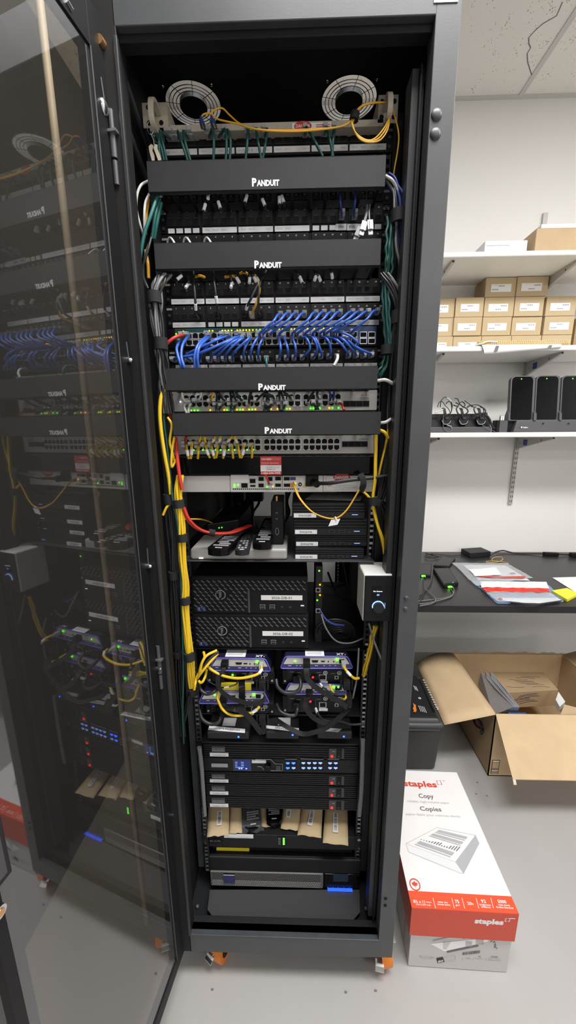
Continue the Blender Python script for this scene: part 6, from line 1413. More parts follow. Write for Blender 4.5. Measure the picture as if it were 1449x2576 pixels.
c0 = P(1447, 830, YBX+.03); t = tag(bx('carton', None, c0.x, c0.x+.2, YBX+.03, YBX+.25, zt+.0005, P(1449, 800, YBX+.03).z, 'carton_brown', .002), 'darker brown box at the far right end of the kraft boxes', 'box')
# notebook and white plastic sheet over the front edge of the middle shelf
xa, xb = P(1200, 862, yf+.01).x, P(1432, 862, yf+.01).x
nb = thing('notebook', 'yellow spiral notebook lying along the front edge of the middle shelf', 'notebook', (xa, yf+.03, zt))
MB().hexa([(xa, yf+.005, zt+.001), (xb, yf+.005, zt+.001), (xb-.03, yf+.05, zt+.001), (xa+.02, yf+.05, zt+.001), (xa+.005, yf+.005, zt+.020), (xb, yf+.005, zt+.020), (xb-.03, yf+.05, zt+.024), (xa+.02, yf+.05, zt+.024)], 'rubber_band').build('pages', nb, .001)
MB().hexa([(xa+.005, yf+.004, zt+.0205), (xb, yf+.004, zt+.0205), (xb-.03, yf+.05, zt+.0245), (xa+.02, yf+.05, zt+.0245), (xa+.005, yf+.004, zt+.023), (xb, yf+.004, zt+.023), (xb-.03, yf+.05, zt+.027), (xa+.02, yf+.05, zt+.027)], 'sticky').build('cover', nb)
sp = MB()
for k in range(42):
    x = xa+.07+(xb-xa-.08)*k/41; sp.tube([(x+math.cos(t_)*.001, yf+.001+math.cos(t_)*.004, zt+.015+math.sin(t_)*.009) for t_ in [2*math.pi*j/8 for j in range(9)]], .0008, 'label', 4, raw=True)
sp.build('spiral', nb)
t = thing('plastic_sheet', 'white plastic sheet with grey stripes rolled over the middle shelf edge', 'plastic sheet', (xa, yf, zt))
pts = []
for k in range(13): a_ = math.pi*1.35*k/12-.3; pts.append((math.cos(a_), math.sin(a_)))
m = MB()
x0, x1_ = P(1212, 880, yf-.01).x, P(1412, 870, yf-.01).x
prof = [(yf+.03, zt+.003), (yf-.002, zt+.004), (yf-.010, zt-.010), (yf-.013, zt-.028), (yf-.006, zt-.040), (yf+.004, zt-.040), (yf+.006, zt-.030)]
ps = spline([(0, y, z) for y, z in prof], 4); n_ = len(ps); vs = []
for i, (x, kk_) in enumerate(((x0, 1.0), (x0+.06, .98), (x0+.14, .85), (x0+.24, .7), (x1_, .45))):
    for p in ps: vs.append((x+(p.z-zt)*(-.35 if i == 0 else 0), p.y, zt+.004+(p.z-zt-.004)*kk_))
m.add(vs, [(i*n_+j, i*n_+j+1, (i+1)*n_+j+1, (i+1)*n_+j) for i in range(4) for j in range(n_-1)], 'paper_white', True); m.build('sheet', t)
for u in (.17, .84):
    x = x0+(x1_-x0)*u; z_ = .040*(1-.5*u); MB().add([(x, yf-.0145, zt-.004), (x+.016, yf-.0145, zt-.004), (x+.010, yf-.0155, zt-z_*.85), (x-.008, yf-.0155, zt-z_*.85)], [(0, 1, 2, 3)], 'c_grey').build('stripe', t)
MB().tube([(xa-.01, yf+.01, zt+.004), (xa+.02, yf-.002, zt+.010), (xa+.05, yf+.002, zt+.020), (xa+.10, yf+.004, zt+.018)], .005, 'c_white', 7).build('crumpled_edge', t)

# lowest shelf: charging docks
zb, zt, yf = SH[2]
YK = yf+.04
def hx(x, y, Y=YK): return P(x, y, Y)
t = thing('charging_dock', 'grey multi slot dock holding the black handhelds, ZEBRA mark on its front', 'charging dock', (hx(1360, 1080).x, YK, zt))
a, b = hx(1300, 1070).x, hx(1500, 1070).x; z1 = hx(1350, 1056).z
MB().hexa([(a-.02, YK-.01, zt+.0005), (b, YK-.01, zt+.0005), (b, YK+.15, zt+.0005), (a-.02, YK+.15, zt+.0005), (a, YK, z1), (b, YK, z1), (b, YK+.15, z1+.03), (a-.02, YK+.15, z1+.03)], 'device_grey').build('base', t, .006, seg=3)
c = hx(1311, 1077, YK-.008); MB().text('ZEBRA', c+V((.008, -.003, 0)), .0085, 'print_white', width=.026, off=.03).cyl(c+V((0, -.003, .004)), c+V((0, -.004, .004)), .0045, 'print_white', 10).build('printed_logo', t)
p, q = hx(1275, 1085, YK), hx(1302, 1055, YK); bx('side_block', t, p.x, q.x, YK+.02, YK+.08, zt+.0005, q.z, 'gear_black', .003)
for k, x in enumerate((1305, 1369, 1433)): c = hx(x+60, 1066, YK-.006); MB().prism([c+V((0, 0, .006)), c+V((.008, 0, .001)), c+V((0, 0, -.004))], (0, -.002, 0), 'gear_black').build('arrow_mark', t)
for k, (xl, xr, yt, yb) in enumerate(((1289, 1353, 943, 1048), (1353, 1417, 942, 1048), (1418, 1484, 942, 1048))):
    A, B = hx(xl+1, 1000), hx(xr-1, 1000); A.z = hx(xl, yb).z; B.z = hx(xl, yt).z; w_, h_ = B.x-A.x, B.z-A.z; z0 = z1-.004; h_ = B.z-z0
    lean = .035; cx_ = (A.x+B.x)/2
    t = thing('handheld_computer', 'black handheld computer standing in the dock, green light, %s' % ['leftmost of three', 'middle of three', 'right one cut by the picture edge'][k], 'handheld computer', (cx_, YK+.01, z0), 'handhelds in the charging dock')
    def fp(u, v, n_): return V((A.x+w_*u+.004*(1-v)*-1, YK+.004+lean*v+n_, z0+h_*v))
    out = []
    for (cu, cv, a0) in ((.82, .91, 0), (.18, .91, 90), (.08, .04, 180), (.92, .04, 270)):
        for j in range(5): a_ = math.radians(a0+j*22.5); ru, rv = (.18, .09) if cv > .5 else (.08, .04); out.append((cu+math.cos(a_)*ru, cv+math.sin(a_)*rv))
    MB().prism([fp(u, v, 0) for u, v in out], (0, .022, -.004), 'device_grey').build('body', t, .002)
    MB().prism([fp(.05+u*.86, .02+v*.96, -.0006) for u, v in out], (0, .001, 0), 'screen_black').build('screen', t)
    ledo(t, fp(.42, .93, -.002), 'led_green', .0032)
    for s_, u in ((-1, -.02), (1, 1.0)):
        m = MB(); m.prism([fp(u, 0, -.012), fp(u, .16, -.010), fp(u, .24, .01), fp(u, .10, .03), fp(u, 0, .03)], (.008*(1 if s_ > 0 else -1)+(.002), 0, 0), 'device_grey')
        m.build('cradle_cheek', t, .001)
# headset cradle
a, b = P(1040, 1070, YK).x, P(1242, 1070, YK).x; zl_ = P(1150, 1074, YK).z; zm = P(1150, 1045, YK).z
t = thing('headset_cradle', 'long black cradle with three docked headset pods and tangled leads', 'charging dock', ((a+b)/2, YK, zt))
MB().box(a, b-.012, YK-.004, YK+.12, zt+.0005, zl_, 'device_grey').build('base', t, .003)
MB().prism([(a, YK+.004, zl_), (a, YK+.04, zm+.01), (a, YK+.12, zm+.01), (a, YK+.12, zl_)], (b-a-.03, 0, 0), 'gear_black').prism([(b-.045, YK+.002, zl_), (b-.01, YK+.002, zt+.01), (b-.022, YK+.04, zm+.016), (b-.05, YK+.04, zm+.016)], (0, .07, 0), 'gear_black').build('sloped_bay', t, .002)
def hp(x, y, Y=YK-.006): return P(1080+x/7.245, 990+y/7.245, Y)
for k, x in enumerate((310, 625, 945)):
    c = hp(x, 520); u = MB().prism([hp(x-85, 480), hp(x-60, 570), hp(x+60, 570), hp(x+90, 490), hp(x+60, 420), hp(x-60, 420)], (0, .02, 0), 'gear_dark').build('pod', t, .003)
    MB().ribbon([hp(x, 455, YK-.012), hp(x-20, 370, YK-.014), hp(x-40, 290, YK-.006), hp(x-60, 270, YK+.02)], .013, .004, 'gear_dark', X_).build('strap', u)
    MB().box(c.x-.009, c.x+.006, YK-.016, YK-.012, hp(x, 460).z, hp(x, 435).z, 'gear_grey').build('clip', u)
    MB().tube([hp(x-80, 490, YK-.012), hp(x-45, 550, YK-.014), hp(x, 560, YK-.015), hp(x+50, 545, YK-.014), hp(x+80, 500, YK-.012)], .0016, 'label_grey', 6).build('shiny_edge', u)
    if k:
        for s_ in (-1, 1): MB().tube([hp(x-60+s_*40, 240, YK), hp(x-40+s_*90, 270, YK-.008), hp(x-20+s_*100, 330, YK-.01), hp(x-30+s_*60, 380, YK)], .0035, 'gear_grey', 6).build('ear_hook', u)
for i, (l, r_, m_) in enumerate((([(200, 250), (210, 150), (260, 80), (320, 70), (390, 140), (420, 220), (405, 290)], .0022, 'c_black'), ([(310, 75), (350, 100), (395, 150)], .0052, 'silver'), ([(150, 250), (180, 160), (240, 150), (290, 220), (350, 280), (380, 350)], .0020, 'c_black'), ([(110, 350), (180, 320), (250, 290)], .0040, 'silver'), ([(300, 190), (340, 150), (390, 160), (410, 260), (390, 350), (340, 380)], .0030, 'c_black'),
    ([(460, 90), (510, 95), (540, 150), (560, 200), (620, 240)], .0024, 'c_black'), ([(440, 210), (500, 230), (540, 200), (480, 165)], .0030, 'c_black'), ([(640, 130), (700, 170), (770, 220), (830, 260)], .0020, 'c_black'), ([(780, 210), (860, 205), (950, 240), (990, 290), (980, 360), (930, 350)], .0024, 'c_black'), ([(690, 250), (750, 215), (790, 240)], .0044, 'c_black'),
    ([(265, 250), (262, 400), (250, 560), (270, 650), (330, 695), (400, 680), (415, 630), (380, 600), (320, 580)], .0018, 'c_grey'), ([(320, 575), (390, 600), (410, 640)], .0032, 'label_grey'), ([(960, 570), (1030, 620), (1130, 670), (1200, 690)], .0012, 'c_grey'), ([(1010, 385), (1060, 420), (1100, 480), (1130, 560), (1180, 640)], .0060, 'c_black'), ([(560, 170), (600, 150), (650, 200), (620, 250), (570, 200)], .0026, 'c_black'))):
    MB().tube([hp(x, y, YK-.012+.003*(i % 3)) for x, y in l], r_, m_, 6).build('lead', t)
c0, c1 = P(1248, 1085, YK), P(1276, 1057, YK)
t = thing('charger_block', 'small black block with a white dongle beside the headset cradle', 'charger', ((c0.x+c1.x)/2, YK, zt))
bx('body', t, c0.x, c1.x, YK, YK+.05, zt+.0005, c1.z, 'gear_black', .002); bx('front_plate', t, c0.x+.014, c1.x+.004, YK-.002, YK, zt+.001, c1.z-.001, 'device_grey')
for k, x in enumerate((1262, 1267)): c = P(x, 1051, YK+.01); MB().box(c.x-.0036, c.x+.0036, YK+.01, YK+.018, c1.z, c.z+.010, 'paper_white').box(c.x-.0015, c.x+.0015, YK+.009, YK+.01, c.z, c.z+.002, 'brass').build('dongle', t)

# ------------------------------------------------------------------ desk and what lies on it
ZD = .75; YDF = F(1250, 1525, ZD).y
de = thing('desk', 'long black worktop along the wall beside the rack', 'desk', (1.7, 1.2, 0))
bx('worktop', de, .33, 3.1, YDF, YB-.005, ZD-.032, ZD, 'desk_black', .0015)
bx('front_edge', de, .33, 3.1, YDF-.0008, YDF, ZD-.032, ZD-.0005, 'gear_dark')
for x in (.36, 3.04): bx('leg', de, x, x+.04, YDF+.05, YB-.03, .001, ZD-.032, 'gear_dark')
bx('support_rail', de, .40, F(1093, 1549, .71).x, YDF+.02, YDF+.06, ZD-.037, ZD-.032, 'gear_dark')
def D1(x, y, z=.0012): return F(1020+x/3.378, 1320+y/3.378, ZD+z)
def phone(label, q, th, m_='gear_black'):
    a = [D1(x, y, th) for x, y in q]; b = [p-V((0, 0, th-.0008)) for p in a]
    t = thing('smartphone', label, 'phone', tuple(b[0]), 'black phones charging on the desk')
    MB().hexa([b[3], b[2], b[1], b[0], a[3], a[2], a[1], a[0]], m_).build('case', t, .003)
    c = sum(a, V((0, 0, 0)))/4; MB().add([p.lerp(c, .12)+V((0, 0, .0006)) for p in a], [(0, 1, 2, 3)], 'screen_black').build('screen', t); return t
phone('black phone with lit green plugs, lying nearest the front', [(235, 368), (368, 362), (452, 492), (325, 512)], .022)
phone('black phone behind the one with green plugs', [(312, 262), (425, 285), (372, 355), (236, 345)], .012)
phone('black phone at the left, mostly hidden by the rack', [(120, 325), (226, 330), (215, 432), (110, 430)], .012)
for i, (x, y, z) in enumerate(((393, 494, .018), (378, 528, .008), (152, 436, .008))):
    c = D1(x, y, z); t = thing('charging_plug', 'green glowing charging plug, %s' % ['upper one at the front phone', 'lower one at the front phone', 'left one by the rack'][i], 'plug', tuple(c)); MB().obox(c, X_*.011, Y_*.006, Z_*.004, 'led_green').build('body', t, .002)
    MB().obox(c+V((.004, -.012, -.003)), X_*.005, Y_*.008, Z_*.003, 'c_black').build('strain_relief', t)
for i, l in enumerate(([(400, 520), (412, 560), (395, 600), (320, 625), (200, 640), (100, 650)], [(385, 545), (405, 580), (380, 615), (260, 650), (160, 670), (90, 670)], [(150, 450), (155, 520), (150, 600), (110, 680)], [(230, 430), (215, 500), (170, 560), (130, 600), (80, 620)], [(160, 540), (230, 600), (255, 640), (220, 670), (120, 690)])):
    tag(MB().tube([D1(x, y, .004+.001*i) for x, y in l], .0025, 'c_grey' if i in (0, 1, 4) else 'c_black', 6).build('charging_cable'), 'charging cable on the desk, %s' % ['upper one from the front phone', 'lower one from the front phone', 'from the left phone toward the front', 'passing between the phones', 'crossing loop nearest the rack'][i], 'cable', 'charging cables on the desk')
# power brick and cord
q = [D1(495, 255), D1(545, 285), D1(722, 270), D1(665, 240)]
a = D1(497, 255); t = thing('power_brick', 'black power adapter brick at the back of the desk', 'power adapter', tuple(a))
q0 = [D1(497, 262), D1(548, 283), D1(722, 268), D1(668, 250)]; up_ = V((0, 0, .032))
MB().hexa([q0[1], q0[2], q0[3]+V((0, .05, 0)), q0[0]+V((0, .05, 0)), q0[1]+up_, q0[2]+up_, q0[3]+V((0, .05, 0))+up_, q0[0]+V((0, .05, 0))+up_], 'gear_dark').build('body', t, .003)
cb = thing('power_cord', 'black power cord with inline switch running along the back of the desk', 'cord', tuple(D1(725, 215)))
MB().tube([D1(722, 262, .016), D1(760, 235, .016), D1(830, 220, .014), D1(920, 240, .006), D1(1040, 245, .006), D1(1175, 245, .012), D1(1295, 250, .012), D1(1390, 255, .008), D1(1520, 250, .008)], .0045, 'c_black').build('jacket', cb)
a, b = D1(1172, 248, .012), D1(1296, 252, .012); MB().obox((a+b)/2, (b-a)/2, Y_*.012, Z_*.012, 'gear_black').build('inline_switch', cb, .004)
a, b = D1(1400, 255, .016), D1(1470, 255, .016); MB().obox((a+b)/2, (b-a)/2, Y_*.014, Z_*.014, 'gear_black').build('plug', cb, .004)
tag(MB().tube([D1(500, 262, .010), D1(450, 258, .006), D1(380, 262, .005), D1(290, 252, .006), D1(200, 250, .008), D1(170, 240, .008), D1(240, 262, .010), D1(285, 275, .010), D1(200, 280, .012), D1(165, 262, .012), D1(230, 245, .014)], .003, 'c_black', 6).build('thin_cord'), 'thin black lead curling at the back left of the desk', 'cord')
# rubber bands
t = thing('rubber_band', 'tan rubber band loop standing on the desk behind the bag', 'rubber band', tuple(D1(780, 320))); MB().tube([D1(740, 312, .004), D1(735, 290, .012), D1(765, 275, .016), D1(815, 275, .016), D1(825, 295, .012), D1(790, 315, .004), D1(700, 322, .003), D1(690, 312, .003), D1(760, 308, .004), D1(860, 322, .003), D1(870, 335, .003), D1(800, 330, .003)], .0022, 'rubber_band', 6).build('band', t)
# shipping bags
def crumple(poly_px, n_, m_, h, amp, seed):
    """sheet over a quad given by 4 pixels (TL,TR,BR,BL)"""
    rr = random.Random(seed); q = [D1(x, y, h) for x, y in poly_px]; vs = []
    for j in range(n_):
        for i in range(n_):
            u, v = i/(n_-1), j/(n_-1); p = (q[0].lerp(q[1], u)).lerp(q[3].lerp(q[2], u), v); e_ = i in (0, n_-1) or j in (0, n_-1)
            vs.append(p+V((rr.uniform(-.003, .003), rr.uniform(-.003, .003), (rr.uniform(0, amp) if not e_ else 0))))
    return MB().add(vs, [(j*n_+i, (j+1)*n_+i, (j+1)*n_+i+1, j*n_+i+1) for j in range(n_-1) for i in range(n_-1)], m_, True)
t = thing('shipping_bag', 'clear plastic document bag with white paper and red line, farther one', 'plastic bag', tuple(D1(700, 420)))
crumple([(395, 322), (860, 325), (1085, 450), (600, 520)], 12, 'bag_clear', .010, .006, 1).build('film', t)
m = MB().add([D1(x, y, .006) for x, y in ((490, 340), (850, 345), (1060, 475), (620, 470))], [(3, 2, 1, 0)], 'paper_white')
m.add([D1(x, y, .0175) for x, y in ((600, 428), (730, 432), (760, 440), (1010, 436), (1030, 445), (1000, 452), (760, 450), (610, 438))], [(7, 6, 5, 4, 3, 2, 1, 0)], 'print_red')
m.text('WASTE', D1(930, 408, .0178), .016, 'ink', ux=-X_, uy=-Y_, off=.05, width=.030)
for k in range(5): a_ = D1(625+k*8, 452+k*5, .0175); m.plate(a_, X_, Y_, .03, .0008, 'ink_soft'); m.plate(a_+V((.06, 0, 0)), X_, Y_, .05, .0008, 'ink_soft')
m.build('printed_paper', t)
crumple([(540, 380), (760, 360), (820, 425), (590, 435)], 8, 'paper_white', .018, .003, 9).build('folded_note', t)
t = thing('shipping_bag', 'crumpled clear bag with red seal strip over blue film, nearer one', 'plastic bag', tuple(D1(1000, 600)))
crumple([(560, 470), (1190, 485), (1350, 650), (780, 672)], 14, 'bag_blue', .003, .002, 2).build('blue_film', t)
crumple([(635, 480), (1195, 485), (1225, 545), (645, 535)], 12, 'paper_white', .012, .003, 3).build('white_panel', t)
crumple([(645, 532), (1215, 540), (1230, 572), (690, 570)], 14, 'bag_red', .016, .006, 4).build('seal_strip', t)
crumple([(680, 568), (1225, 572), (1340, 655), (780, 650)], 14, 'bag_clear', .012, .008, 5).build('film', t)
m = MB().add([D1(x, y, .008) for x, y in ((770, 622), (1290, 622), (1330, 645), (1180, 668), (900, 660))], [(4, 3, 2, 1, 0)], 'paper_white')
m.add([D1(x, y, .0205) for x, y in ((880, 650), (1100, 672), (1330, 640), (1330, 650), (1100, 684), (880, 660))], [(5, 4, 3, 2, 1, 0)], 'ink'); m.ring(D1(808, 628, .0205), Z_, .004, .008, 'print_red', .0005, 16); m.build('printed_paper', t)
m = MB()
for k in range(3): a_ = D1(840, 490+k*12, .0168); m.plate(a_, X_, Y_, .06-.01*k, .001, 'ink_soft'); m.plate(a_+V((.07, 0, 0)), X_, Y_, .05, .001, 'ink_soft')
m.build('printed_lines', t)
q = [D1(1248, 450), D1(1600, 440), D1(1620, 620), D1(1470, 590)]; tag(MB().prism(q[::-1], (0, 0, .0008), 'paper_white').build('paper_sheet'), 'blank white paper sheet at the right on the desk', 'paper')
q = [D1(1240, 578), D1(1370, 556), D1(1470, 605), D1(1372, 655)]; tag(MB().prism([p for p in q[::-1]], (0, 0, .012), 'sticky').build('sticky_notes', None, .0005), 'yellow sticky note pad near the front of the desk', 'sticky notes')

# ------------------------------------------------------------------ under the desk
# paper shredder
sx0, sx1, sy0, sy1, sh_ = .42, .664, .600, .915, .33
t = thing('paper_shredder', 'black paper shredder standing beside the open rack', 'shredder', ((sx0+sx1)/2, .75, 0))
MB().hexa([(sx0+.03, sy0+.09, .001), (sx1+.012, sy0+.09, .001), (sx1+.012, sy1-.03, .001), (sx0+.03, sy1-.03, .001), (sx0+.01, sy0+.012, sh_-.045), (sx1-.004, sy0+.012, sh_-.045), (sx1-.004, sy1-.01, sh_-.045), (sx0+.01, sy1-.01, sh_-.045)], 'shred_black').build('bin', t, .012, seg=3)
hd = MB().hexa([(sx0, sy0+.004, sh_-.045), (sx1, sy0+.004, sh_-.045), (sx1, sy1, sh_-.045), (sx0, sy1, sh_-.045), (sx0+.01, sy0+.02, sh_), (sx1-.008, sy0+.02, sh_), (sx1-.02, sy1, sh_+.012), (sx0+.01, sy1, sh_+.012)], 'shred_black').build('head', t, .018, seg=4)
MB().tube([(sx0+.02, sy0+.012, sh_-.018), (sx1-.03, sy0+.012, sh_-.018), (sx1-.018, sy0+.02, sh_-.018)], .012, 'gear_grey', 14).build('front_highlight', t)  # grey roll standing in for the highlight on the head's rounded front edge
def ST(x, y, z=.0): return F(1000+x/3.227, 1600+y/3.227, sh_+.008+z)
m = MB(); a, b = ST(180, 350), ST(300, 610); d = (b-a).normalized(); n_ = d.cross(Z_); m.obox((a+b)/2, (b-a)/2, n_*.004, Z_*.0025, 'hole').build('paper_slot', t)
m = MB()
for k in range(12): c = ST(212+k*9.5, 360+k*20); m.ring(c+Z_*.0015, Z_, .0028, .0044, 'print_white', .0005, 10)
m.text('4', ST(318, 600, .0018), .014, 'print_white', off=.03)
for k in range(4): a = ST(175+k*14, 575+k*3, .0018); m.obox(a+Y_*-.01, X_*.0009, Y_*.018, Z_*.0003, 'print_white')
for k in range(3): a = ST(138+k*10, 420+k*4, .0018); m.obox(a, X_*.0008, Y_*.016, Z_*.0003, 'print_white')
m.ring(ST(180, 505, .0018), Z_, .003, .006, 'print_white', .0004, 10); m.build('printed_icons', t)
m = MB().add([ST(x, y, .0022) for x, y in ((126, 545), (148, 560), (150, 585), (155, 600), (148, 620), (136, 612), (126, 622), (133, 600), (124, 590), (132, 570))], [tuple(range(10))], 'orange_tyre').build('orange_mark', t)
# the open carton
bx0, bx1, by0, by1, bh = .904, F(1420, 1650, .325).x, .664, 1.12, .325
t = thing('open_carton', 'large open brown carton on the floor under the desk, flaps spread', 'carton', ((bx0+bx1)/2, .8, 0))
m = MB(); T = .004
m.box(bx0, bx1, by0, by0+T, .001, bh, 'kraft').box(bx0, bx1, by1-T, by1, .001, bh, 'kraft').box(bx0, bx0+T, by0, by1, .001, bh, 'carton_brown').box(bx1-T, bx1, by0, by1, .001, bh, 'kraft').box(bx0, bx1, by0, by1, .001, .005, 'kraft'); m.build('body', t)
def flap(pts, nm, m_='kraft', th=V((0, 0, -.003))): MB().prism([V(p) for p in pts], th, m_).build(nm, t)
A = V((bx0, by0, bh)); B = V((bx0, by1, bh)); C_ = F(1118, 1823, .27); Dq = F(1047, 1668, .30)
fm = MB(); n_ = 8; vs = []
for j in range(n_):
    for i in range(n_):
        u, v = i/(n_-1), j/(n_-1); p = (C_.lerp(A, u)).lerp(Dq.lerp(B, u), v); vs.append(p+V((0, .0, .030*math.sin(math.pi*u)*v)))
fm.add(vs, [(j*n_+i, j*n_+i+1, (j+1)*n_+i+1, (j+1)*n_+i) for j in range(n_-1) for i in range(n_-1)], 'kraft', True); fo = fm.build('side_flap', t); md = fo.modifiers.new('solid', 'SOLIDIFY'); md.thickness = .003
bf = MB(); n_ = 24; wav = [bh+.006*math.sin(k*.9)*math.sin(k*2.1) for k in range(n_+1)]
bf.add([V((bx0+(bx1-bx0)*k/n_, by1-.002, bh-.01)) for k in range(n_+1)]+[V((bx0+(bx1-bx0)*k/n_, by1+.004, wav[k]+.006)) for k in range(n_+1)], [(k, k+1, n_+2+k, n_+1+k) for k in range(n_)], 'carton_brown')
bo = bf.build('torn_rim', t); md = bo.modifiers.new('solid', 'SOLIDIFY'); md.thickness = .003
o0 = F(1290, 1960, .215); o1 = F(1449, 1963, .215); o1 = o0+(o1-o0)*((bx1-bx0)/(o1-o0).length); flap([A, (bx1, by0, bh), o1, o0], 'front_flap')
MB().prism([o0, o0+V((.012, .004, 0)), o0+V((.008, -.014, -.010)), o0+V((-.002, -.012, -.012))], (0, 0, -.002), 'ivory').build('torn_tape', t)
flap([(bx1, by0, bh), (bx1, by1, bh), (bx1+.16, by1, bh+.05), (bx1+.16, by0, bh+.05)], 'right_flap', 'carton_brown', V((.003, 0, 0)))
def LF(x, y): # left side face of the carton
    d = _ray(1000+x/3.227, 1600+y/3.227); k = (bx0-.0006-CAM.x)/d.x; return CAM+d*k
def FF(x, y): # front face
    return P(1000+x/3.227, 1600+y/3.227, by0-.0006)
p, q = FF(755, 1118), FF(832, 1008); bm = MB().box(p.x, q.x, by0-.0008, by0-.0003, p.z, q.z, 'ink')
w_, h_ = q.x-p.x, q.z-p.z; bm.box(p.x+w_*.08, q.x-w_*.08, by0-.0012, by0-.0008, p.z+h_*.03, q.z-h_*.03, 'kraft')
for u, v, m_ in ((.12, .16, 'ink'), (.24, .26, 'label'), (.30, .33, 'ink'), (.38, .41, 'ink'), (.88, .95, 'label'), (.84, .86, 'ink')): bm.box(p.x+w_*.1, q.x-w_*.1, by0-.0016, by0-.0012, p.z+h_*u, p.z+h_*v, m_)
bm.build('printed_barcode', t)
tag(MB().tube([LF(625, 672)+V((-.006, 0, 0)), LF(650, 720)+V((-.010, 0, 0)), LF(680, 745)+V((-.008, 0, 0)), LF(700, 760)+V((-.006, 0, 0)), LF(690, 795)+V((-.006, 0, 0))], .005, 'c_black').tube([LF(670, 675)+V((-.008, 0, 0)), LF(700, 720)+V((-.010, 0, 0)), LF(690, 790)+V((-.008, 0, 0))], .004, 'c_black').build('black_strap'), 'black strap hanging on the left side of the open carton', 'strap')
tag(MB().prism([V((bx0-.03, by1-.1, .001)), V((bx0-.004, by1-.1, .001)), V((bx0-.004, by1-.1, .30)), V((bx0-.04, by1-.1, .30))], (0, .08, 0), 'gear_black').build('dark_pouch'), 'dark bag squeezed behind the open carton, left side', 'bag')
# inside: brown parcel, foil mailers, bits
zi = .215
q = [F(1275, 1742, zi), F(1405, 1735, zi), F(1365, 1690, zi), F(1212, 1694, zi)]
b0 = [V((p_.x, p_.y, .12)) for p_ in q]
t = thing('parcel', 'brown parcel with scribbled marker lines inside the open carton', 'parcel', tuple(b0[0])); MB().hexa(b0+q, 'carton_brown').build('body', t, .002)
m = MB(); rg = random.Random(2)
for s_ in range(9):
    u, v = rg.uniform(.1, .6), .2+.07*s_; a_ = (q[0].lerp(q[1], u)).lerp(q[3].lerp(q[2], u), v); b_ = (q[0].lerp(q[1], u+.3)).lerp(q[3].lerp(q[2], u+.3), v-.06); m.tube([a_+Z_*.0008, (a_+b_)/2+Z_*.0008+Y_*rg.uniform(-.006, .006), b_+Z_*.0008], .0007, 'ink', 4)
for s_ in range(7):
    u, v = rg.uniform(.1, .5), .25+.08*s_; a_ = (b0[0].lerp(b0[1], u)).lerp(q[0].lerp(q[1], u), v); b_ = (b0[0].lerp(b0[1], u+.35)).lerp(q[0].lerp(q[1], u+.35), v+.12); m.tube([a_-Y_*.0008, (a_+b_)/2-Y_*.0008+Z_*.004, b_-Y_*.0008], .0007, 'ink', 4)
m.build('marker_scribble', t)
for k in range(3):
    dx_ = .010*k; q = [F(1202+6*k, 1722+k, .26), F(1210+7*k, 1690, .34), F(1250+6*k, 1735, .325), F(1292+1*k, 1778, .30), F(1280+2*k, 1800, .22), F(1240, 1800, .21)]
    q = [V((max(p.x, bx0+.006)+dx_, min(max(p.y, by0+.008), by1-.01), p.z)) for p in q]
    tag(MB().prism(q, (.004, 0, -.002), 'foil_grey').build('foil_mailer', None, .001), 'silver padded mailer standing inside the open carton, %s' % ['leftmost', 'middle', 'rightmost'][k], 'mailer', 'silver mailers in the carton')
a, b = F(1285, 1796, .27), F(1325, 1790, .27); tag(MB().hexa([V((a.x, by0+.02, .2)), V((b.x, by0+.02, .2)), V((b.x, by0+.09, .2)), V((a.x, by0+.09, .2)), V((a.x, by0+.02, .25)), V((b.x, by0+.02, .25)), V((b.x, by0+.09, .26)), V((a.x, by0+.09, .26))], 'blue_paint').build('blue_packet'), 'small blue packet beside the silver mailers in the carton', 'packet')
tag(bx('black_packet', None, 1.03, 1.22, by0+.03, by0+.10, .17, .225, 'gloss_black', .004), 'glossy black packet lying in the open carton', 'packet')
q = [F(1405, 1740, .24), F(1422, 1765, .24), F(1408, 1778, .23), F(1398, 1760, .23)]; tag(MB().prism(q, (.0, .004, -.03), 'label').build('paper_scrap'), 'crumpled pale paper scrap at the right inside the open carton', 'paper')
q = [F(1420, 1772, .25), F(1470, 1785, .25), F(1470, 1797, .24), F(1410, 1797, .24)]; tag(MB().prism(q, (0, .0, -.03), 'kraft').build('small_box'), 'corner of a small kraft box at the right inside the open carton', 'box')

# ------------------------------------------------------------------ the copy paper box in front
zl1 = .236; th = math.radians(-1.4); UX = V((math.cos(th), math.sin(th), 0)); UY = V((-math.sin(th), math.cos(th), 0))
O = V((.3575, .034, 0)); LW, LL = .290, .432
t = thing('paper_box', 'white and orange copy paper box on the floor, staples lettering, right of the rack', 'box', tuple(O))
def bxp(mb_, u0, u1, v0, v1, z0, z1, m_): mb_.hexa([O+UX*u0+UY*v0+Z_*z0, O+UX*u1+UY*v0+Z_*z0, O+UX*u1+UY*v1+Z_*z0, O+UX*u0+UY*v1+Z_*z0, O+UX*u0+UY*v0+Z_*z1, O+UX*u1+UY*v0+Z_*z1, O+UX*u1+UY*v1+Z_*z1, O+UX*u0+UY*v1+Z_*z1], m_); return mb_
zs_ = P(1165, 2356, O.y).z
bo = bxp(MB(), .005, LW-.003, .005, LL-.005, .001, zl1-.004, 'box_grey').build('body', t, .002)
VB = (F(1165, 2248, zl1)-O).dot(UY)
m = bxp(MB(), 0, LW, 0, VB, zs_, zl1, 'lid_orange'); bxp(m, 0, LW, VB, LL, zs_, zl1, 'lid_white'); lid = m.build('lid', t)
bxp(MB(), -.0004, LW*0+.0004, 0, VB+.13, zs_, zl1-.002, 'lid_red').build('lid_side', lid)
def LTp(x, y, z=.0006): return F(980+x/3.09, 1920+y/3.09, zl1+z)
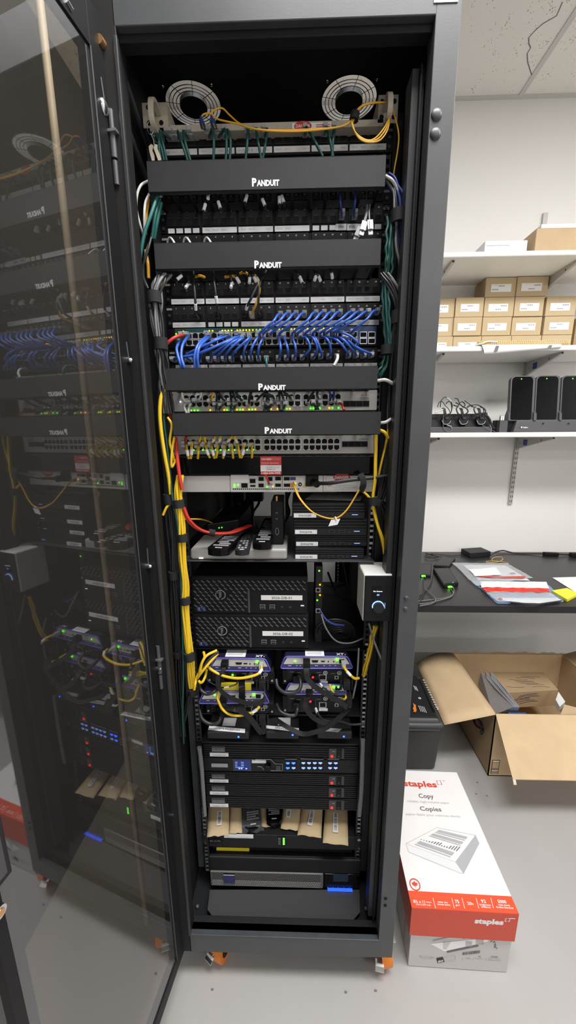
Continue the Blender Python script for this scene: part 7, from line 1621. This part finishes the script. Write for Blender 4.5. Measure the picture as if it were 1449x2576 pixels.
def ltext(mb_, s_, x0, x1_, yb_, yt_, m_, off=0.0):
    a_, b_ = LTp(x0, yb_), LTp(x1_, yb_); h_ = (LTp(x0, yt_)-a_).dot(UY); mb_.text(s_, a_, h_/.72, m_, ux=UX, uy=UY, width=(b_-a_).length, off=off)
m = MB(); ltext(m, 'staples', 112, 368, 176, 132, 'print_red', .03); m.build('printed_logo', lid)
m = MB()
for sx in (0, 1):
    a_ = LTp(375 if sx == 0 else 409, 168); h_ = (LTp(375, 136)-LTp(375, 168)).dot(UY); d = 1 if sx == 0 else -1; w2 = .0055
    m.plate(a_-UX*(.0 if d > 0 else .0015), UX, UY, .0016, h_, 'print_red'); 
    for e_ in (0, h_-.0015): m.plate(a_+UY*e_-(UX*w2 if d < 0 else V((0, 0, 0))), UX, UY, w2, .0015, 'print_red')
m.plate(LTp(414, 138), UX, UY, .008, .0012, 'print_red')
ltext(m, 'Copy', 230, 345, 268, 235, 'ink_grey', .02); ltext(m, 'reliable, high-volume paper', 138, 463, 302, 284, 'ink_soft'); ltext(m, 'Copies', 240, 404, 367, 334, 'ink_grey', .02); ltext(m, 'papier fiable pour volumes élevés', 128, 543, 402, 384, 'ink_soft'); m.build('printed_text', lid)
# drawing of a stack of paper
m = MB()
def ln(a_, b_, w2, m_='ink_soft', z=.0007):
    a_, b_ = LTp(*a_, z), LTp(*b_, z); d = (b_-a_).normalized(); n_ = V((-d.y, d.x, 0))*w2; m.add([a_-n_, b_-n_, b_+n_, a_+n_], [(0, 1, 2, 3)], m_)
TL, TR_, BR, BL = (370, 500), (668, 560), (512, 768), (128, 625); BL2, BR2, TR2 = (150, 690), (575, 858), (697, 622)
m.add([LTp(*q, .0006) for q in (BL, BR, BR2, BL2)], [(3, 2, 1, 0)], 'label'); m.add([LTp(*q, .0006) for q in (BR, TR_, TR2, BR2)], [(3, 2, 1, 0)], 'label_grey')
for a_, b_ in ((TL, TR_), (TR_, BR), (BR, BL), (BL, TL), (BL, BL2), (BL2, (540, 852)), ((540, 852), BR2), (BR2, TR2), (TR2, TR_), (BR, BR2)): ln(a_, b_, .0005)
def tp(u, v): return (TL[0]+(TR_[0]-TL[0])*u+(BL[0]-TL[0])*v+((BR[0]-BL[0])-(TR_[0]-TL[0]))*u*v, TL[1]+(TR_[1]-TL[1])*u+(BL[1]-TL[1])*v+((BR[1]-BL[1])-(TR_[1]-TL[1]))*u*v)
for v in (.10, .13, .16, .22, .30, .33, .36, .42): ln(tp(.12, v), tp(.86, v+.02), .0016, 'ink_soft', .0009)
for v in (.74, .77, .80, .83, .90): ln(tp(.12, v), tp(.86, v+.0), .0016, 'ink_soft', .0009)
for k, h_ in enumerate((.02, .02, .03, .05, .07, .09, .11, .12, .04, .05, .06, .12, .14, .16, .17)): ln(tp(.10+k*.055, .66), tp(.10+k*.055, .66-h_), .0013, 'ink_grey', .0009)
for k in range(40):
    u = k/40; a_ = (BL[0]+(BR[0]-BL[0])*u, BL[1]+(BR[1]-BL[1])*u); b_ = (BL2[0]+(BR2[0]-BL2[0])*u, BL2[1]+(BR2[1]-BL2[1])*u); ln(a_, b_, .0003, 'ink_soft', .0009)
for k in range(24):
    u = k/24; a_ = (BR[0]+(TR_[0]-BR[0])*u, BR[1]+(TR_[1]-BR[1])*u); b_ = (BR2[0]+(TR2[0]-BR2[0])*u, BR2[1]+(TR2[1]-BR2[1])*u); ln(a_, b_, .0003, 'ink_soft', .0009)
m.build('printed_drawing', lid)
c = LTp(197, 943, .0007); m = MB().ring(c, Z_, .0125, .0155, 'print_red', .0003, 30)
leaf = [(0, 1), (.15, .7), (.35, .8), (.3, .45), (.6, .65), (.65, .5), (.95, .5), (.8, .2), (.95, .05), (.5, -.25), (.55, -.45), (.08, -.35), (.06, -.8)]
lf = leaf+[(-x, y) for x, y in leaf[::-1]]; m.add([c+UX*x*.009+UY*y*.009+Z_*.0002 for x, y in lf], [tuple(range(len(lf)))], 'print_red').build('round_seal', lid)
m = MB()
for s_, x0, x1_, yb_, yt_ in (('8½ x 11', 187, 275, 1084, 1060), ('in/po', 287, 326, 1084, 1072), ('216 x 279 mm', 208, 318, 1102, 1090), ('letter size', 378, 452, 1084, 1070), ('format lettre', 373, 470, 1102, 1088), ('75', 512, 543, 1086, 1060), ('g/m²', 515, 548, 1108, 1094), ('20', 608, 640, 1100, 1076), ('lb', 642, 655, 1100, 1086), ('92', 716, 752, 1084, 1058), ('brightness', 702, 785, 1104, 1090), ('brillance', 716, 786, 1122, 1108), ('5000', 845, 910, 1086, 1060), ('white sheets', 845, 935, 1106, 1092), ('feuilles blanches', 832, 962, 1124, 1110)): ltext(m, s_, x0, x1_, yb_, yt_, 'print_white', .015)
for x in (336, 482, 562, 672, 786): ln((x, 1046), (x+22, 1128), .0006, 'print_white', .0009)
m.build('printed_text', lid)
def FR(x, y, n_=.0006): # front skirt and body front
    d = _ray(980+x/3.09, 1920+y/3.09); k = (O-CAM).dot(UY)/d.dot(UY); return CAM+d*k-UY*n_
def ftext(mb_, s_, x0, x1_, yb_, yt_, m_, off=0.0, n_=.0006):
    a_, b_ = FR(x0, yb_, n_), FR(x1_, yb_, n_); h_ = FR(x0, yt_, n_).z-a_.z; mb_.text(s_, a_, h_/.72, m_, ux=UX, uy=Z_, width=(b_-a_).length, off=off)
m = MB(); ftext(m, 'staples', 658, 885, 1240, 1202, 'print_white', .05)
for x, d in ((894, 1), (930, -1)):
    a_ = FR(x, 1228); m.plate(a_, UX, Z_, .0014, .011, 'print_white')
    for e_ in (0, .0097): m.plate(a_+Z_*e_-(UX*.0035 if d < 0 else V((0, 0, 0))), UX, Z_, .005, .0013, 'print_white')
m.plate(FR(938, 1206), UX, Z_, .013, .0012, 'print_white'); m.build('printed_logo', lid)
bxp(MB(), 0, LW, -.0004, 0.0, zs_, zl1-.001, 'lid_red').build('lid_front', lid)
# shipping label and printing on the body front
nb_ = -.0045
m = MB(); q = [FR(x, y, nb_) for x, y in ((322, 1420), (770, 1375), (772, 1402), (430, 1480))]; m.add([q[3], q[2], q[1], q[0]], [(0, 1, 2, 3)], 'label')
q = [FR(x, y, nb_+.0004) for x, y in ((448, 1476), (695, 1428), (697, 1440), (452, 1490))]; m.add([q[3], q[2], q[1], q[0]], [(0, 1, 2, 3)], 'ink_grey')
q = [FR(x, y, nb_+.0004) for x, y in ((340, 1392), (490, 1360), (492, 1368), (342, 1402))]; m.add([q[3], q[2], q[1], q[0]], [(0, 1, 2, 3)], 'ink_soft')
q = [FR(x, y, nb_+.0004) for x, y in ((570, 1362), (680, 1352), (660, 1366), (575, 1382))]; m.add([q[3], q[2], q[1], q[0]], [(0, 1, 2, 3)], 'ink_grey')
for k in range(7): a_ = FR(420, 1402+k*9, nb_+.0005); m.plate(a_, UX, Z_, .022-.002*k, .0008, 'ink_soft'); 
for k in range(6): a_ = FR(595, 1402+k*7, nb_+.0005); m.plate(a_, UX, Z_, .018, .0010, 'ink_soft'); a_ = FR(675, 1386+k*7, nb_+.0005); m.plate(a_, UX, Z_, .022, .0008, 'ink_soft')
rg = random.Random(8)
for k in range(26): x = 570+k*5.4; a_ = FR(x, 1508-k*.6, nb_+.0004); m.plate(a_, UX, Z_, rg.choice((.0005, .001, .0014)), .011, 'ink_grey')
m.build('shipping_label', bo)
m = MB(); ftext(m, '8½ x 11 in/po', 236, 352, 1524, 1510, 'ink_soft', 0, nb_); ftext(m, '216 x 279 mm', 244, 340, 1536, 1528, 'ink_soft', 0, nb_); ftext(m, '+30%', 592, 634, 1538, 1526, 'ink_soft', 0, nb_); ftext(m, '92', 694, 716, 1526, 1514, 'ink_grey', 0, nb_); ftext(m, 'brightness', 672, 738, 1538, 1530, 'ink_soft', 0, nb_); ftext(m, '5000', 792, 848, 1528, 1514, 'ink_grey', 0, nb_); ftext(m, 'white sheets', 768, 868, 1538, 1530, 'ink_soft', 0, nb_); ftext(m, 'feuilles blanches', 764, 872, 1550, 1542, 'ink_soft', 0, nb_)
for x in (570, 656, 752): m.plate(FR(x, 1552, nb_), UX, Z_, .0006, .011, 'ink_soft')
q = [FR(x, y, nb_+.0004) for x, y in ((366, 1532), (418, 1522), (432, 1560), (378, 1572))]; m.add([q[3], q[2], q[1], q[0]], [(0, 1, 2, 3)], 'ink')
ux2 = (q[1]-q[0]).normalized(); m.text('80', FR(379, 1566, nb_+.0008), .013, 'print_white', ux=ux2, uy=Z_, width=.0155, off=.02)
q = [FR(x, y, nb_+.0003) for x, y in ((420, 1524), (510, 1506), (518, 1542), (434, 1556))]
for a_, b_ in zip(q, q[1:]+q[:1]): m.tube([a_, b_], .0004, 'ink_soft', 4)
for l in (((782, 1388), (800, 1384), (806, 1392), (790, 1404)), ((812, 1410), (822, 1400), (828, 1416), (822, 1432), (836, 1428)), ((832, 1440), (818, 1446), (842, 1450), (838, 1458))): m.tube([FR(x, y, nb_+.0006) for x, y in l], .0006, 'ink_grey', 4)
m.build('printed_text', bo)
m = MB(); 
for (v0, v1, z0, z1) in ((.03, .033, .05, .12), (.045, .06, .02, .10)): bxp(m, .0044, .005, v0, v1, z0, z1, 'label_grey')
m.build('side_print', bo)
# bits of dirt on the vinyl floor
for i, (x, y) in enumerate(((534, 2489), (870, 2496), (1201, 1968), (1198, 1997), (1225, 2002), (945, 2492))):
    c = F(x, y, .001); tag(MB().obox(c, X_*.0035, Y_*.002, Z_*.0008, 'ink_grey').build('floor_crumb'), 'tiny dark crumb on the grey floor, %s' % ['in front of the left caster', 'in front of the rack, right of its middle', 'behind the copy paper box, left of three', 'behind the copy paper box, middle of three', 'behind the copy paper box, right of three', 'below the right caster pedal'][i], 'crumb', 'crumbs on the floor')
